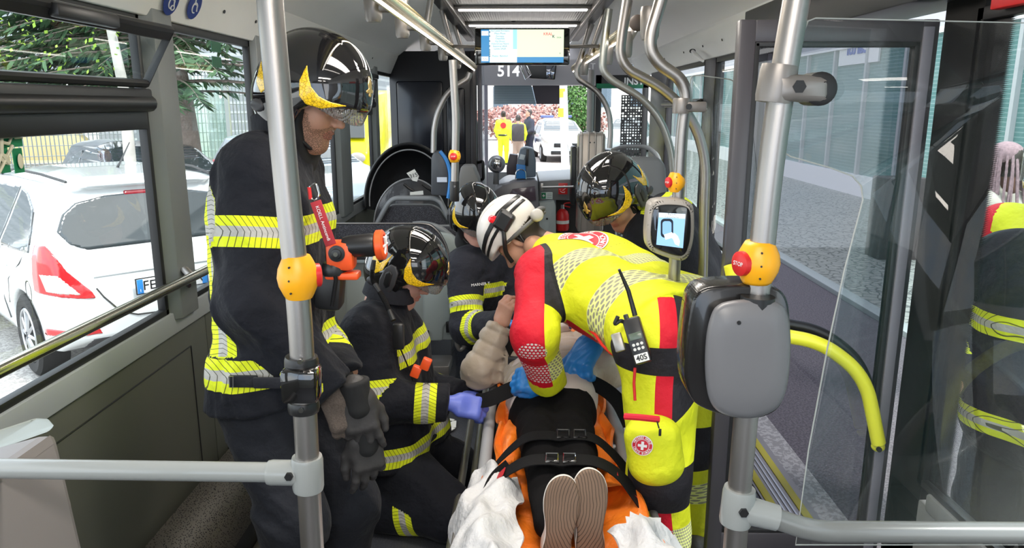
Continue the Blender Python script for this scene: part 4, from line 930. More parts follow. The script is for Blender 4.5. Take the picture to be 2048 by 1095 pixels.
# yellow van beyond the third window
c = P(690, 330, 15.5); r = thing('yellow_van', 'bright yellow van facing the bus beyond the left windows', 'van', V((c.x, 15.5, ZG))); My = mat('van_yellow', (.85, .78, .0), .25, coat=.6); xr0, xl0 = P(738, 300, 15.5).x, P(738, 300, 15.5).x-1.95
t = MB(); t.prism([(xr0, 15.9, ZG+.35), (xr0, 15.5, ZG+.45), (xr0, 15.45, ZG+1.0), (xr0, 15.75, ZG+1.25), (xr0, 16.35, ZG+2.25), (xr0, 19.6, ZG+2.35), (xr0, 19.6, ZG+.35)], (xl0-xr0, 0, 0), .08); t.build('body', My, r)
t = MB(); t.prism([(xr0-.12, 15.74, ZG+1.30), (xr0-.22, 16.24, ZG+2.12), (xl0+.22, 16.24, ZG+2.12), (xl0+.12, 15.74, ZG+1.30)], (0, -.03, .02)); t.build('windscreen', M_cglass, r)
for sx, xx in ((-1, xr0-.24), (1, xl0+.24)):
    t = MB(); t.ell((xx, 15.46, ZG+.92), (.17, .06, .11)); t.build('headlight', M_lampwhite, r); t = MB(); t.lathe((xx, 15.47, ZG+.58), (xx, 15.42, ZG+.58), [(0, .06), (.04, .06)]); t.build('fog_light', M_black, r)
    t = MB(); t.lathe((xx-.1, 16.2, ZG+.33), (xx+.1, 16.2, ZG+.33), [(0, .33), (.2, .33)]); t.build('wheel', M_tyre, r)
    t = MB(); t.rbox((xx-sx*.34, 15.9, ZG+1.45), (.12, .10, .28), None, .03); t.build('door_mirror', M_black, r)
xm = (xr0+xl0)/2; t = MB(); t.box((xm-.5, 15.43, ZG+.62), (xm+.5, 15.47, ZG+.86), .01); t.build('grille', M_black, r)
t = MB(); c = V((xm, 15.41, ZG+.88)); t.tube([c+V((.10*math.cos(a), 0, .10*math.sin(a))) for a in np.linspace(0, 2*PI, 24, False)], .011, 6, closed=True)
for a in (PI/2, PI/2+2*PI/3, PI/2+4*PI/3): t.tube([c, c+V((.10*math.cos(a), 0, .10*math.sin(a)))], .012, 6)
t.build('round_badge', M_chrome, r)
# fence, low wall, buildings at the left
r = thing('wire_fence', 'tall grey steel mesh fence beyond the parked cars', 'fence', (-9, 15, ZG)); Mf = mat('fence_grey', (.24, .27, .27), .5, .5)
fa, fb = V((-15.0, 11.0, ZG)), V((-5.6, 17.2, ZG)); fd_ = (fb-fa); Lf = fd_.length; fd_.normalize(); nrm = fd_.cross(V((0, 0, 1)))
t = MB()
for k in range(int(Lf/.075)): c = fa+fd_*k*.075; t.box(c+V((-.008, -.008, .55)), c+V((.008, .008, 2.65)))
for z in np.arange(.6, 2.66, .20): t.tube([fa+V((0, 0, z)), fb+V((0, 0, z))], .008, 4)
pn_ = t.build('mesh_panel', Mf, r)
for k in range(5): t = MB(); c = fa+fd_*(k*Lf/4); t.box(c+V((-.05, -.05, 0)), c+V((.05, .05, 2.75))); t.build('post', Mf, r)
t = MB(); o_ = nrm*-.08; t.prism([fa+o_, fb+o_, fb+o_+nrm*-.3, fa+o_+nrm*-.3], (0, 0, .85), .01); struct(t.build('wall_street', mat('concrete', (.36, .34, .31), .85, var=.15, vs=3)))
def ribbed_wall(name, a, b, sc, ax=2):
    q = NT(name); s = q.sep(); q.base(q.mix(q.math('LESS_THAN', q.math('FRACT', q.math('MULTIPLY', s[ax], sc)), .3), a, b)); q.set(Roughness=.5); return q.m
r = thing('corrugated_building', 'low grey corrugated building with white doors behind the mesh fence', 'building', (-14, 24, ZG))
t = MB(); t.box((-30, 20.4, ZG), (-4.6, 30, 4.6)); t.build('wall', ribbed_wall('corrugated_grey', (.30, .33, .36), (.46, .49, .52), 4), r)
t = MB(); t.box((-30, 20.0, 4.6), (-4.4, 30.4, 5.1)); t.build('roof_edge', M_white, r)
for x in (-13.4, -10.4, -7.2): t = MB(); t.box((x, 20.3, ZG), (x+1.9, 20.45, 2.4), .02); d = t.build('door', M_white, r); t = MB(); t.box((x+.94, 20.28, ZG), (x+.97, 20.31, 2.4)); t.build('door_joint', M_grey, d)
for x in (-15.5, -6.3): t = MB(); t.box((x, 20.3, 1.0), (x+1.2, 20.45, 2.3), .01); t.build('window', M_cglass, r)
r = thing('yellow_machine', 'pale yellow machinery behind the mesh fence', 'machine', (-11.0, 18.2, ZG)); Mm = mat('pale_ochre', (.55, .45, .22), .6)
t = MB(); t.prism([(-13, 18, .4), (-12.2, 18, 1.5), (-11.6, 18, 1.7), (-10.5, 18, .7), (-9.8, 18, .3), (-10.8, 18, .1)], (0, .5, 0), .05); t.build('arm', Mm, r); t = MB(); t.box((-13.6, 17.9, ZG), (-9.6, 18.8, .35), .08); t.build('chassis', Mm, r); t = MB(); t.prism([(-10.9, 18, 1.5), (-10.4, 18, 2.2), (-9.6, 18, 2.2), (-9.2, 18, 1.5)], (0, .6, 0), .04); t.build('cover', M_lgrey, r)
r = thing('office_building', 'grey and white office block far beyond the left windows', 'building', (-12, 42, ZG)); t = MB(); t.box((-22, 38, ZG), (-3.6, 50, 9.5)); t.build('wall', mat('facade_grey', (.38, .40, .44), .6), r)
for z in (1.2, 4.0, 6.8): t = MB(); t.box((-21.5, 37.9, z), (-4, 38.02, z+1.3)); t.build('window_band', mat('band_glass', (.12, .16, .20), .15), r); t = MB(); t.box((-22, 37.8, z+1.5), (-3.5, 38.0, z+2.1)); t.build('white_band', M_white, r)
# conifer and birch
r = thing('conifer_tree', 'dark green conifer with drooping branches and a grey trunk outside the left windows', 'tree', (-5.2, 11.2, ZG)); tb = P(378, 300, 11.0); tx_ = tb.x
qb = NT('bark'); qb.base(qb.mix(qb.noise(14, 5), (.16, .12, .10), (.34, .28, .24))); qb.set(Roughness=.95); qb.bump(qb.noise(30, 5), .03, .8)
t = MB(); t.tube([(tx_+.10, 11, ZG), (tx_, 11, 1.5), (tx_-.25, 11, 4), (tx_-.4, 11, 7)], [.17, .14, .12, .06], 12); t.build('trunk', qb.m, r)
rg = random.Random(4); t = MB(); tw = MB()
for i in range(420):
    z0 = rg.uniform(1.75, 3.7) if i % 3 else rg.uniform(3, 6); a = rg.uniform(0, 2*PI) if i % 2 else rg.gauss(PI, .5); L = rg.uniform(1.3, 3.3)*(1-.06*z0); base = V((tx_-.15, 11, z0)); d = V((math.cos(a)*1.25, math.sin(a)*.7, 0)); pts = [base+d*L*s_+V((0, 0, .25*s_-.55*s_*s_)) for s_ in np.linspace(0, 1, 7)]
    tw.tube(pts, [.02*(1-.8*k/6) for k in range(7)], 4)
    for k in range(1, 7):
        for m_ in range(12):
            p0 = pts[k-1].lerp(pts[k], rg.random()); sd = rg.choice((-1, 1)); dd = (d.cross(V((0, 0, 1))).normalized()*sd*rg.uniform(.5, 1)+d*.5+V((0, 0, -rg.uniform(.1, .8)))).normalized(); l = rg.uniform(.10, .26); w_ = V((rg.uniform(-1, 1), rg.uniform(-1, 1), rg.uniform(-.4, .4))).normalized()*.021
            t.poly([p0-w_, p0+w_, p0+dd*l*.6+w_*1.2, p0+dd*l, p0+dd*l*.6-w_*1.2])
tw.build('branches', qb.m, r); ql = NT('fir_needles'); ql.base(ql.mix(ql.noise(1.5), (.025, .075, .035), (.10, .19, .08))); ql.set(Roughness=.7); t.build('foliage', ql.m, r, ang=180)
r = thing('birch_tree', 'thin pale birch trunk with sparse yellow-green leaves at the far left', 'tree', (-6.5, 9, ZG)); bx = P(235, 120, 9).x
t = MB(); t.tube([P(262, 340, 9), P(246, 170, 9), P(222, 60, 9), P(205, -60, 9)], [.07, .06, .05, .035], 10); t.build('trunk', mat('birch_bark', (.5, .47, .43), .8, var=.4, vs=6), r)
t = MB()
for i in range(260):
    c = P(rg.uniform(-40, 240), rg.uniform(-60, 150), 8.5+rg.random()*2); s_ = rg.uniform(.02, .04); u_ = V((rg.uniform(-1, 1), rg.uniform(-1, 1), rg.uniform(-1, 1))).normalized()*s_; w_ = u_.cross(V((rg.random(), rg.random(), 1))).normalized()*s_*.6; t.poly([c-u_, c+w_, c+u_, c-w_])
t.build('foliage', mat('spring_leaves', (.30, .48, .05), .6), r, ang=180)
# glass bus shelter
r = thing('bus_shelter', 'glass bus shelter panel standing on the pavement beyond the second window', 'shelter', (-6.5, 16, ZG)); a, b = P(402, 330, 16.2), P(470, 320, 16.2)
t = MB(); t.box((a.x, 16.0, 0), (b.x, 16.02, P(402, 155, 16).z)); t.build('pane', glass('shelter_glass', (.8, .92, .86), .08, .12, (.6, .7, .65)), r, smooth=False)
for x in (a.x, b.x): t = MB(); t.box((x-.04, 15.97, ZG), (x+.04, 16.05, P(402, 150, 16).z)); t.build('post', M_lgrey, r)
t = MB(); t.box((a.x-.03, 15.97, ZG), (b.x+.03, 16.05, 0)); t.build('plinth', M_lgrey, r)
# ---- right hand building
XB = 7.5; r = thing('shop_building', 'long building with green glass front and white frames across the pavement', 'building', (XB, 8, ZG))
t = MB(); t.box((XB, -6, ZG), (XB+3, 40, 8)); t.build('wall', mat('facade_light', (.44, .44, .46), .6), r)
def teal():
    q = NT('teal_blind_glass'); s = q.sep(); q.base(q.mix(q.math('LESS_THAN', q.math('FRACT', q.math('MULTIPLY', s[2], 14.0)), .25), (.10, .22, .21), (.19, .31, .30))); q.set(Roughness=.12); return q.m
t = MB(); t.box((XB-.04, -6, .10), (XB, 40, 2.9)); t.build('glass_front', teal(), r)
t = MB(); t.box((XB-.04, -6, 3.6), (XB, 40, 6.8)); t.build('upper_glass', teal(), r)
for k, y in enumerate(np.arange(-2, 38, 1.7)): t = MB(); t.box((XB-.12, y, ZG), (XB-.02, y+.09, 2.95)); t.build('mullion', mat('mullion_grey', (.45, .46, .47), .5), r)
for z0, z1 in ((ZG, .15), (2.9, 3.0)): t = MB(); t.box((XB-.14, -6, z0), (XB-.01, 40, z1)); t.build('white_band', M_white, r)
c = PX(1716, 95, XB-.1); o = text_obj('reflected_sign', 'Cartol', .42, c, (0, 1, 0), (0, 0, 1), mat('sign_text_blue', (.03, .08, .45), .5), r, .01, True)  # a sign's reflection in the door glass, built as solid mirrored letters
t = MB(); y0 = c.y; t.box((XB-.09, y0-1.0, c.z-.35), (XB-.05, y0+1.0, c.z+.35)); t.build('reflected_board', M_white, r)  # white ground of that reflection, added as a board behind the letters
# railing and bollard-like posts on the pavement
r = thing('railing', 'dark pavement railing in front of the shop building', 'railing', (5.2, 8, ZG)); Mr = mat('railing_grey', (.10, .09, .09), .5)
t = MB()
for z in (.05, .25, .45, .65, .85): t.tube([(5.4, 3.2, ZG+z), (5.4, 9.4, ZG+z)], .018, 6)
t.build('bars', Mr, r)
for y in (3.2, 5.2, 7.3, 9.4): t = MB(); t.box((5.36, y-.04, ZG), (5.44, y+.04, ZG+.95)); t.build('post', Mr, r)
r = thing('control_cabinet', 'dark street cabinet with a small yellow warning label on the pavement', 'cabinet', PZ(1700, 330, ZG+.03) if False else V((4.6, 9.6, ZG))); t = MB(); t.box((4.6, 9.5, ZG), (5.15, 9.9, .75), .02); t.build('body', mat('cabinet_brown', (.06, .045, .045), .5), r); t = MB(); t.box((4.85, 9.485, .40), (5.0, 9.50, .62)); t.build('label_plate', mat('label_pale', (.7, .65, .4), .5), r)
# ---- ahead of the bus
r = thing('street_building', 'pale building with small windows at the end of the street', 'building', (0, 60, ZG)); t = MB(); t.box((-12, 58, ZG), (16, 66, 10)); t.build('wall', mat('facade_cream', (.62, .58, .54), .7), r)
for x in np.arange(-10, 15, 2.6):
    for z in (1.5, 4.4, 7.2): t = MB(); t.box((x, 57.95, z), (x+1.1, 58.0, z+1.5)); t.build('window', mat('band_glass', (.12, .16, .20), .15), r)
def blob_tree(name, label, c, rx, rz, col, n, ls):
    r = thing(name, label, 'tree' if 'tree' in name else 'hedge', (c[0], c[1], ZG)); t = MB(); R_ = random.Random(9)
    for i in range(n):
        d = V((R_.gauss(0, 1), R_.gauss(0, 1), R_.gauss(0, 1))).normalized()*R_.uniform(.75, 1.05); p = V(c)+V((d.x*rx[0], d.y*rx[1], d.z*rz)); u_ = V((R_.uniform(-1, 1), R_.uniform(-1, 1), R_.uniform(-1, 1))).normalized()*ls; w_ = u_.cross(d).normalized()*ls*.6; t.poly([p-u_, p+w_, p+u_, p-w_])
    t.build('foliage', mat(name+'_leaf', col, .7, var=.5, vs=1.5), r, ang=180); t = MB(); t.tube([(c[0], c[1], ZG), (c[0], c[1], c[2])], .12, 8); t.build('stem', qb.m, r)
c = P(1152, 212, 40); blob_tree('cypress_tree', 'narrow green cypress behind the striped pole', (c.x, 40, 1.5), (.6, .6), 2.2, (.10, .22, .05), 2600, .10)
blob_tree('red_hedge', 'reddish hedge behind the police car', (.9, 44, .7), (4.2, .9), 1.0, (.50, .26, .22), 2600, .13)
r = thing('striped_pole', 'white pole with yellow bands standing before the police car', 'pole', (1.6, 22, ZG)); pa, pb = P(1132, 320, 21.5), P(1122, 150, 21.5); pa.z = ZG
t = MB(); t.tube([pa, pb+V((0, 0, 1))], .12, 12); t.build('shaft', M_white, r)
for y in (186, 225): t = MB(); c = P(1125, y, 21.5); t.tube([c-V((0, 0, .12)), c+V((0, 0, .12))], .125, 12); t.build('yellow_band', mat('pole_yellow', (.85, .85, .05), .5), r, label='yellow band')
t = MB(); t.tube([P(1133, 275, 21.4), P(1160, 330, 21.2)], .06, 8); t.build('stay', M_white, r)
# people outside, each with their own clothes
M_navy = mat('navy_uniform', (.012, .015, .035), .8); M_limev = mat('lime_vest', (.74, .88, .03), .7); M_beige = mat('pale_quilt', (.46, .43, .38), .7, bump=.01, bs=14)
def standing(label, loc, face, coat, trs, skin=M_skin, hair=(.02, .015, .01), h=.022, helmet=None, arm_f=.0, bands=(), hgt=1.75, bag=None, cut=True, seed=0, bulk=1.0):
    k = hgt/1.75; f = V(face).normalized(); s = V((0, 0, 1)).cross(f); o = V(loc)
    def L(a, b, c): return o+(f*a+s*b+V((0, 0, c)))*k
    r = person(label, o)
    T = [B('torso', L(0, .07, 1.30), L(0, .06, .98), .125*k*bulk, .125*k*bulk), B('torso', L(0, -.07, 1.30), L(0, -.06, .98), .125*k*bulk, .125*k*bulk), B('yoke', L(0, .12, 1.38), L(0, -.12, 1.38), .075*k*bulk), B('neck', L(0, 0, 1.42), L(.02, 0, 1.52), .058*k)]
    arms = []
    for sg in (1, -1): e = L(-.02+arm_f*.3, sg*.245, 1.12); w = L(.10+arm_f, sg*.21*(1-arm_f), .92+arm_f*.5); arms += [B('uarm%d' % sg, L(0, sg*.185, 1.38), e, .066*k*bulk, .058*k*bulk), B('farm%d' % sg, e, w, .055*k*bulk, .042*k*bulk)]
    legs = [B('pelvis', L(0, .07, .92), L(0, -.07, .92), .125*k)]
    for sg in (1, -1): legs += [B('thigh%d' % sg, L(0, sg*.09, .90), L(.01, sg*.10, .50), .095*k, .07*k), B('shin%d' % sg, L(.01, sg*.10, .50), L(-.01, sg*.10, .09), .065*k, .05*k)]
    HM = Mh(L(.02, 0, 1.62), f)
    hs = [(Mh(a.b+V((0, 0, -.01)), V((0, 0, -1))+f*.4, -s if i == 0 else s), dict(h=max(.006, h*.4), curl=(.4, .4, .3))) for i, a in enumerate((arms[1], arms[3]))]
    body_obj(r, T+arms+legs, HM, skin, dict(hair='short', h=max(.0055, h*.45)), hs, h=h)
    isf = bands is not None and len(bands) > 0
    cloth('jacket', r, T+arms, coat, bands, .010, .004, 14, seed, h=h*.75)
    cloth('trousers', r, legs, trs, [('shin1', .2*k), ('shin-1', .2*k)] if isf else (), .008, .004, 13, seed+1, h=h*.8)
    t = MB()
    for sg in (1, -1): t.ell(L(.05, sg*.10, .045), (.05*k+.08*abs(f.x)*k, .05*k+.08*abs(f.y)*k, .05*k))
    t.build('shoes', M_leather, r)
    return r, L, HM, T+arms
yb_ = fire_mat('yellow_medic_cloth', (.70, .85, .03)); GZ = V((0, 0, 0))
c = P(1007, 320, 25.5); o, _, _, _ = standing('paramedic in full yellow seen from behind on the road ahead', (c.x, 25.5, ZG), (.1, 1, 0), M_limev, M_limev, h=.03, hgt=1.80)
t = MB(); t.lathe((c.x, 25.33, ZG+1.32), (c.x, 25.30, ZG+1.32), [(0, .10), (.02, .10)]); t.build('round_emblem', M_red, o); t = MB(); t.tube([(c.x+.17*math.cos(a), 25.5+.15*math.sin(a), ZG+1.0) for a in np.linspace(0, 2*PI, 20, False)], .03, 6, closed=True); t.build('belt', M_black, o)
c = P(1036, 320, 24.5); o, _, _, _ = standing('person in lime jacket carrying a dark rucksack on the road ahead', (c.x, 24.5, ZG), (.1, 1, 0), M_limev, mat('shorts', (.4, .3, .25), .8), h=.03, hgt=1.68)
t = MB(); t.box((c.x-.2, 24.15, ZG+.85), (c.x+.2, 24.35, ZG+1.40), .06); t.build('rucksack', mat('rucksack_dark', (.05, .045, .05), .8), o)
c = P(1058, 320, 24.8); standing('police officer in navy with lime shoulders on the road ahead', (c.x, 24.8, ZG), (-.8, -.4, 0), M_navy, M_navy, h=.03, hgt=1.85, arm_f=.15)
o, L, HM, _ = standing('person in pale quilted jacket with long braided hair on the pavement', (3.10, 4.85, ZG), (-.25, 1, 0), M_beige, mat('dark_denim', (.02, .025, .04), .8), M_skin_d, h=.013, hgt=1.74, seed=3)
t = MB(); rb = random.Random(2); c = V(HM.translation)
for i in range(46):
    a = rb.uniform(0, 2*PI); st = c+V((.085*math.cos(a), .085*math.sin(a)-.01, .10)); e = c+V((.12*math.cos(a)+rb.uniform(-.02, .02), -.06+.10*math.sin(a), -.30+rb.uniform(-.06, .06))); pts = fillet([st, c+V((.11*math.cos(a), .11*math.sin(a)-.02, -.02)), e], .1, 6); t.tube(pts, [.007+.002*(k % 2) for k in range(len(pts))], 5)
t.ell(c+V((0, -.01, .06)), (.10, .105, .085)); t.build('braided_hair', mat('pink_braids', (.30, .20, .22), .8, var=.6, vs=60), o)
t = MB(); t.box(P(1932, 560, 4.6), P(1958, 500, 4.75), .03); t.build('green_bag', mat('bag_green', (.01, .22, .10), .7), o)
o, L, HM, bn = standing('paramedic with white helmet and red sleeve standing outside the right window', (2.22, 3.12, ZG), (-.9, -.3, 0), M_med, M_med, h=.014, hgt=1.86, bands=(), seed=5) if False else (None,)*4
def rightmedic():
    r = person('paramedic with white helmet and red sleeve standing outside the right window', V((2.3, 3.2, ZG))); o = V((2.26, 3.2, ZG)); f = V((-.75, -.55, 0)).normalized(); s = V((0, 0, 1)).cross(f); k = 1.04
    def L(a, b, c): return o+(f*a+s*b+V((0, 0, c)))*k
    T = [B('torso', L(0, .07, 1.30), L(0, .06, .95), .14), B('torso', L(0, -.07, 1.30), L(0, -.06, .95), .14), B('yoke', L(0, .12, 1.40), L(0, -.12, 1.40), .09), B('neck', L(0, 0, 1.42), L(.02, 0, 1.56), .06)]
    arms = []
    for sg in (1, -1): e = L(.05, sg*.27, 1.10); arms += [B('uarm%d' % sg, L(0, sg*.19, 1.40), e, .078, .068), B('farm%d' % sg, e, L(.24, sg*.18, 1.0), .065, .05)]
    legs = [B('pelvis', L(0, .07, .92), L(0, -.07, .92), .14)]
    for sg in (1, -1): legs += [B('thigh', L(0, sg*.10, .90), L(.01, sg*.11, .50), .11, .085), B('shin', L(.01, sg*.11, .50), L(-.01, sg*.11, .09), .08, .065)]
    HM = Mh(L(.02, 0, 1.68), f); body_obj(r, T+arms+legs, HM, M_skin, dict(h=.006), h=.018)
    bb = T+arms; lb = [b.lab for b in bb]
    def ft(p):
        F = none_feats(len(p)); w = np.array(lb)[near(p, bb)]; a = np.char.startswith(w, 'uarm') | np.char.startswith(w, 'farm'); F['redm'] = np.where(a, 1, -1); F['redm'] = np.where(a & (p[:, 2] < .93), -1, F['redm']); F['silver'] = .05-np.abs(p[:, 2]-(ZG+1.22)); return F
    cloth('jacket', r, bb, M_med, feats=ft, infl=.01, h=.011); cloth('trousers', r, legs, M_med, feats=lambda p: none_feats(len(p)), infl=.008, h=.016)
    t = MB()
    for sg in (1, -1): t.ell(L(.05, sg*.11, .05), (.12, .10, .06))
    t.build('boots', M_leather, r)
    put_helmet(white_helmet_parts(), HM, r); c = L(.10, 0, 1.62); t = MB(); t.grid(lambda u, v: HM@V((.13*math.cos((u-.5)*1.8), .12*math.sin((u-.5)*1.8), .02-.10*v)), 12, 4); t.solid(.003); t.build('visor', G_visor, r)
rightmedic()
def rightfire():
    r = person('firefighter standing right outside the side window with hand in pocket', V((1.86, 2.55, ZG))); o = V((1.88, 2.55, ZG)); f = V((-.85, -.5, 0)).normalized(); s = V((0, 0, 1)).cross(f)
    def L(a, b, c): return o+(f*a+s*b+V((0, 0, c)))
    T = [B('torso', L(0, .09, 1.32), L(0, .08, .85), .165, .175), B('torso', L(0, -.09, 1.32), L(0, -.08, .85), .165, .175), B('yoke', L(0, .15, 1.44), L(0, -.15, 1.44), .10), B('neck', L(0, 0, 1.45), L(.03, 0, 1.60), .075)]
    arms = []
    for sg in (1, -1): sh = L(0, sg*.22, 1.42); e = L(.02, sg*.30, 1.12); arms += [B('uarm%d' % sg, sh, e, .09, .082), B('farm%d' % sg, e, L(.20, sg*.20, .99), .08, .066)]
    # the near arm follows the photograph
    e = P(1965, 640, 2.5); sh = P(2010, 500, 2.5); w = P(1965, 712, 2.38); i0 = 0 if (L(0, .3, 1)-CCv).length < (L(0, -.3, 1)-CCv).length else 2
    legs = [B('pelvis', L(0, .08, .86), L(0, -.08, .86), .155)]
    for sg in (1, -1): legs += [B('thigh%d' % sg, L(0, sg*.11, .84), L(.01, sg*.12, .48), .125, .105), B('shin%d' % sg, L(.01, sg*.12, .48), L(-.01, sg*.12, .09), .10, .085)]
    HM = Mh(L(.04, 0, 1.70), f); hs = [(Mh(a.b, (f*.5+V((0, 0, -.9))), (s if i else -s)), dict(h=.006)) for i, a in enumerate((arms[1], arms[3]))]
    body_obj(r, T+arms+legs, HM, M_skin, dict(h=.006), hs, h=.018)
    cloth('jacket', r, T+arms, M_fire, [('uarm1', .12), ('uarm-1', .12), ('farm1', .14), ('farm-1', .14), ({'torso'}, L(0, 0, .86), (0, 0, 1)), ({'torso'}, L(0, 0, 1.22), (0, 0, 1))], .01, .006, 16, 5, h=.009)
    cloth('trousers', r, legs, M_fire, [], .01, .006, 13, 4, h=.013, feats=band_attrs(legs, [('shin1', .2), ('shin-1', .2)])); put_helmet(fire_helmet_parts(), HM, r)
    t = MB()
    for sg in (1, -1): t.ell(L(.05, sg*.12, .05), (.12, .10, .06))
    t.build('boots', M_leather, r)
CCv = V((0, 0, 1.65)); rightfire()
# ================================================================ poles, rails and fittings
def pole(name, label, pts, r, m, rad=.06, group=None, cat='pole'):
    t = MB(); t.bent(pts, r, rad, 18, 8); return single(t.build(name, m, ang=50), label, cat, group)
def stop_button(c, label, front, r=.032, h=.075):
    o = thing('stop_button', label, 'stop button', c, 'yellow stop buttons on the poles')
    t = MB(); t.lathe(V(c)-V((0, 0, h/2)), V(c)+V((0, 0, h/2)), [(0, r*.66), (h*.08, r*.76), (h*.3, r*.98), (h*.5, r*1.05), (h*.7, r*.98), (h*.92, r*.76), (h, r*.66)], 32); t.build('housing', M_yellow, o, ang=60)
    f = V(front).normalized(); t = MB(); t.lathe(V(c)+f*r*.80, V(c)+f*r*1.16, [(0, r*.62), (r*.30, r*.60), (r*.36, r*.50)], 28); b = t.build('red_button', M_red, o)
    x = V((0, 0, 1)).cross(f).normalized(); text_obj('word', 'STOP', r*.30, V(c)+f*r*1.17, x, (0, 0, 1), M_white, b, .0002)
    for dz in (-.6, 0, .6):
        t = MB(); g = (V((-.15, -1, 0)) if f.y > -.5 else V((.75, -.6, 0))).normalized(); p = V(c)+V((0, 0, dz*h/2)); rr = r*(1.03 if dz == 0 else .93); t.cyl(p+g*(rr-.002), p+g*(rr+.001), .0018, 8); t.build('screw', M_black, o)
    return o
def sleeve(t, a, b, r, bev=.006):
    """collar of a cast joint round a pole"""
    a, b = V(a), V(b); L = (b-a).length; t.lathe(a, b, [(0, r*.94), (bev, r), (L-bev, r), (L, r*.94)], 24)
# left pole
YP = 1.2
p1 = [P(625, 1095, YP)+V((0, 0, -.95)), P(624, 1090, YP), P(599, 610, YP), P(575, 390, YP), P(556, 180, YP), P(539, 0, YP), P(534, -120, YP)]
p1[0] = V((p1[1].x, YP, 0)); o = pole('pole', 'nearest pole at left, silver tube before the standing firefighter', p1, .0205, M_steel, .12)
stop_button(P(596, 553, YP), 'yellow stop button on the nearest left pole by the standing firefighter', (.9, .4, 0), .0325, .072)
r = thing('pole_clamp', 'black clamp device with two screws on the left pole', 'clamp', P(605, 830, YP))
t = MB(); sleeve(t, P(603, 742, YP), P(603, 712, YP), .0285); sleeve(t, P(608, 822, YP), P(607, 800, YP), .027); t.build('collar', M_black, r)
t = MB(); c = P(602, 770, YP-.02); t.box(c-V((.030, .022, .027)), c+V((.031, .03, .032)), .008, None); t.build('body', M_gloss, r)
for x, y in ((601, 722), (603, 819)):
    t = MB(); c = P(x, y, YP-.027); t.cyl(c, c-V((0, .004, 0)), .0045, 10); t.build('screw', M_chrome, r)
# horizontal rail at the left with its T joint
o = pole('rail', 'pale horizontal rail across the bottom left', [P(-160, 934, YP+.0), P(560, 944, YP)], .0175, M_polegrey, cat='rail')
r = thing('t_joint', 'pale T joint holding the horizontal rail on the left pole', 'joint', P(612, 975, YP))
t = MB(); sleeve(t, P(617, 978, YP), P(614, 912, YP), .0275); sleeve(t, P(537, 944, YP), P(618, 945, YP), .0225); t.build('casting', M_polegrey, r)
t = MB(); c = P(578, 952, YP-.023); t.tube([c+V((0, .002, 0)), c-V((0, .004, 0))], .0075, 6); t.build('hex_bolt', M_black, r)
# oblique wall rail
o = pole('rail', 'slim polished rail running along the left window sill', [PX(-160, 822, -1.135), PX(0, 740, -1.135), PX(412, 540, -1.135), PX(470, 512, -1.135)], .0165, mat('polished_rail', (.48, .46, .38), .18, 1.0), cat='rail')
r = thing('rail_bracket', 'small bracket holding the window rail on the grey pillar', 'bracket', PX(378, 555, -1.16)); t = MB(); t.tube([PX(372, 548, -1.2), PX(370, 540, -1.16), PX(385, 553, -1.135)], .014, 8); t.build('arm', M_steel, r)
t = MB(); c = PX(376, 570, -1.16); t.cyl(c, c+V((.006, -.004, 0)), .008, 10); t.build('bolt', M_chrome, r)
# litter bin at the lower left
r = thing('waste_bin', 'grey plastic bin at the lower left under the rail', 'bin', P(20, 1150, 1.42))
a, b = P(-40, 870, 1.42), P(118, 862, 1.42)
t = MB(); t.prism([P(-60, 905, 1.38), P(112, 858, 1.38), P(122, 880, 1.38), P(150, 1000, 1.38), P(172, 1095, 1.38), P(190, 1250, 1.38), P(-60, 1250, 1.38)], (0, -.30, 0), .022); t.build('body', mat('warm_grey_plastic', (.25, .23, .225), .5), r, ang=10)
t = MB(); t.prism([P(-40, 878, 1.40), P(60, 845, 1.50), P(90, 850, 1.52), P(100, 862, 1.42), P(-30, 910, 1.38)], (0, .02, .006), .006); t.build('lid', M_lgrey, r)
# right pole, clamp, glass sheet, reader back, T joint and rail
YR = 1.2
rp = [V((P(1475, 1040, YR).x, YR, 0)), P(1472, 1060, YR), P(1490, 850, YR), P(1522, 520, YR), P(1541, 330, YR), P(1570, 130, YR), P(1597, -20, YR), P(1612, -120, YR)]
o = pole('pole', 'nearest pole at right, silver tube carrying the big grey reader', rp, .0205, M_steel, .2)
stop_button(P(1516, 524, YR), 'yellow stop button on the nearest right pole above the big reader', (-.93, -.35, 0), .0335, .070)
r = thing('glass_clamp', 'cast clamp on the right pole gripping the glass sheet', 'clamp', P(1550, 205, YR))
t = MB(); sleeve(t, P(1546, 205, YR), P(1560, 130, YR), .0285, .01); t.prism([P(1550, 140, YR-.028), P(1590, 148, YR-.028), P(1655, 150, YR-.024), P(1662, 160, YR-.024), P(1662, 198, YR-.024), P(1650, 207, YR-.024), P(1592, 202, YR-.028), P(1548, 206, YR-.028)], (0, .05, 0), .010); t.build('casting', M_joint, r)
t = MB(); c = P(1598, 173, YR-.03); t.tube([c+V((0, .004, 0)), c-V((0, .003, 0))], .0105, 6); t.build('hex_bolt', M_black, r)
t = MB(); c = P(1632, 178, YR+.0); t.lathe(c-V((0, .022, 0)), c+V((0, .035, 0)), [(0, .020), (.003, .0255), (.05, .0255), (.055, .02)]); t.build('rubber_pad', M_rubber, r)
gp = [P(1632, 36, YR), P(2250, 50, YR), P(2250, 1090, YR), P(1592, 1090, YR), P(1618, 900, YR), P(1655, 700, YR), P(1690, 540, YR), P(1727, 400, YR), P(1724, 372, YR), P(1706, 352, YR), P(1660, 335, YR), P(1582, 313, YR), P(1570, 305, YR), P(1567, 290, YR), P(1590, 170, YR), P(1610, 60, YR), P(1617, 42, YR)]
r = thing('glass_sheet', 'clear glass sheet with rounded cut-out beside the right pole', 'glass', P(1700, 1090, YR))
t = MB(); t.prism(gp, (0, .004, 0)); t.build('sheet', G_part, r, smooth=False)
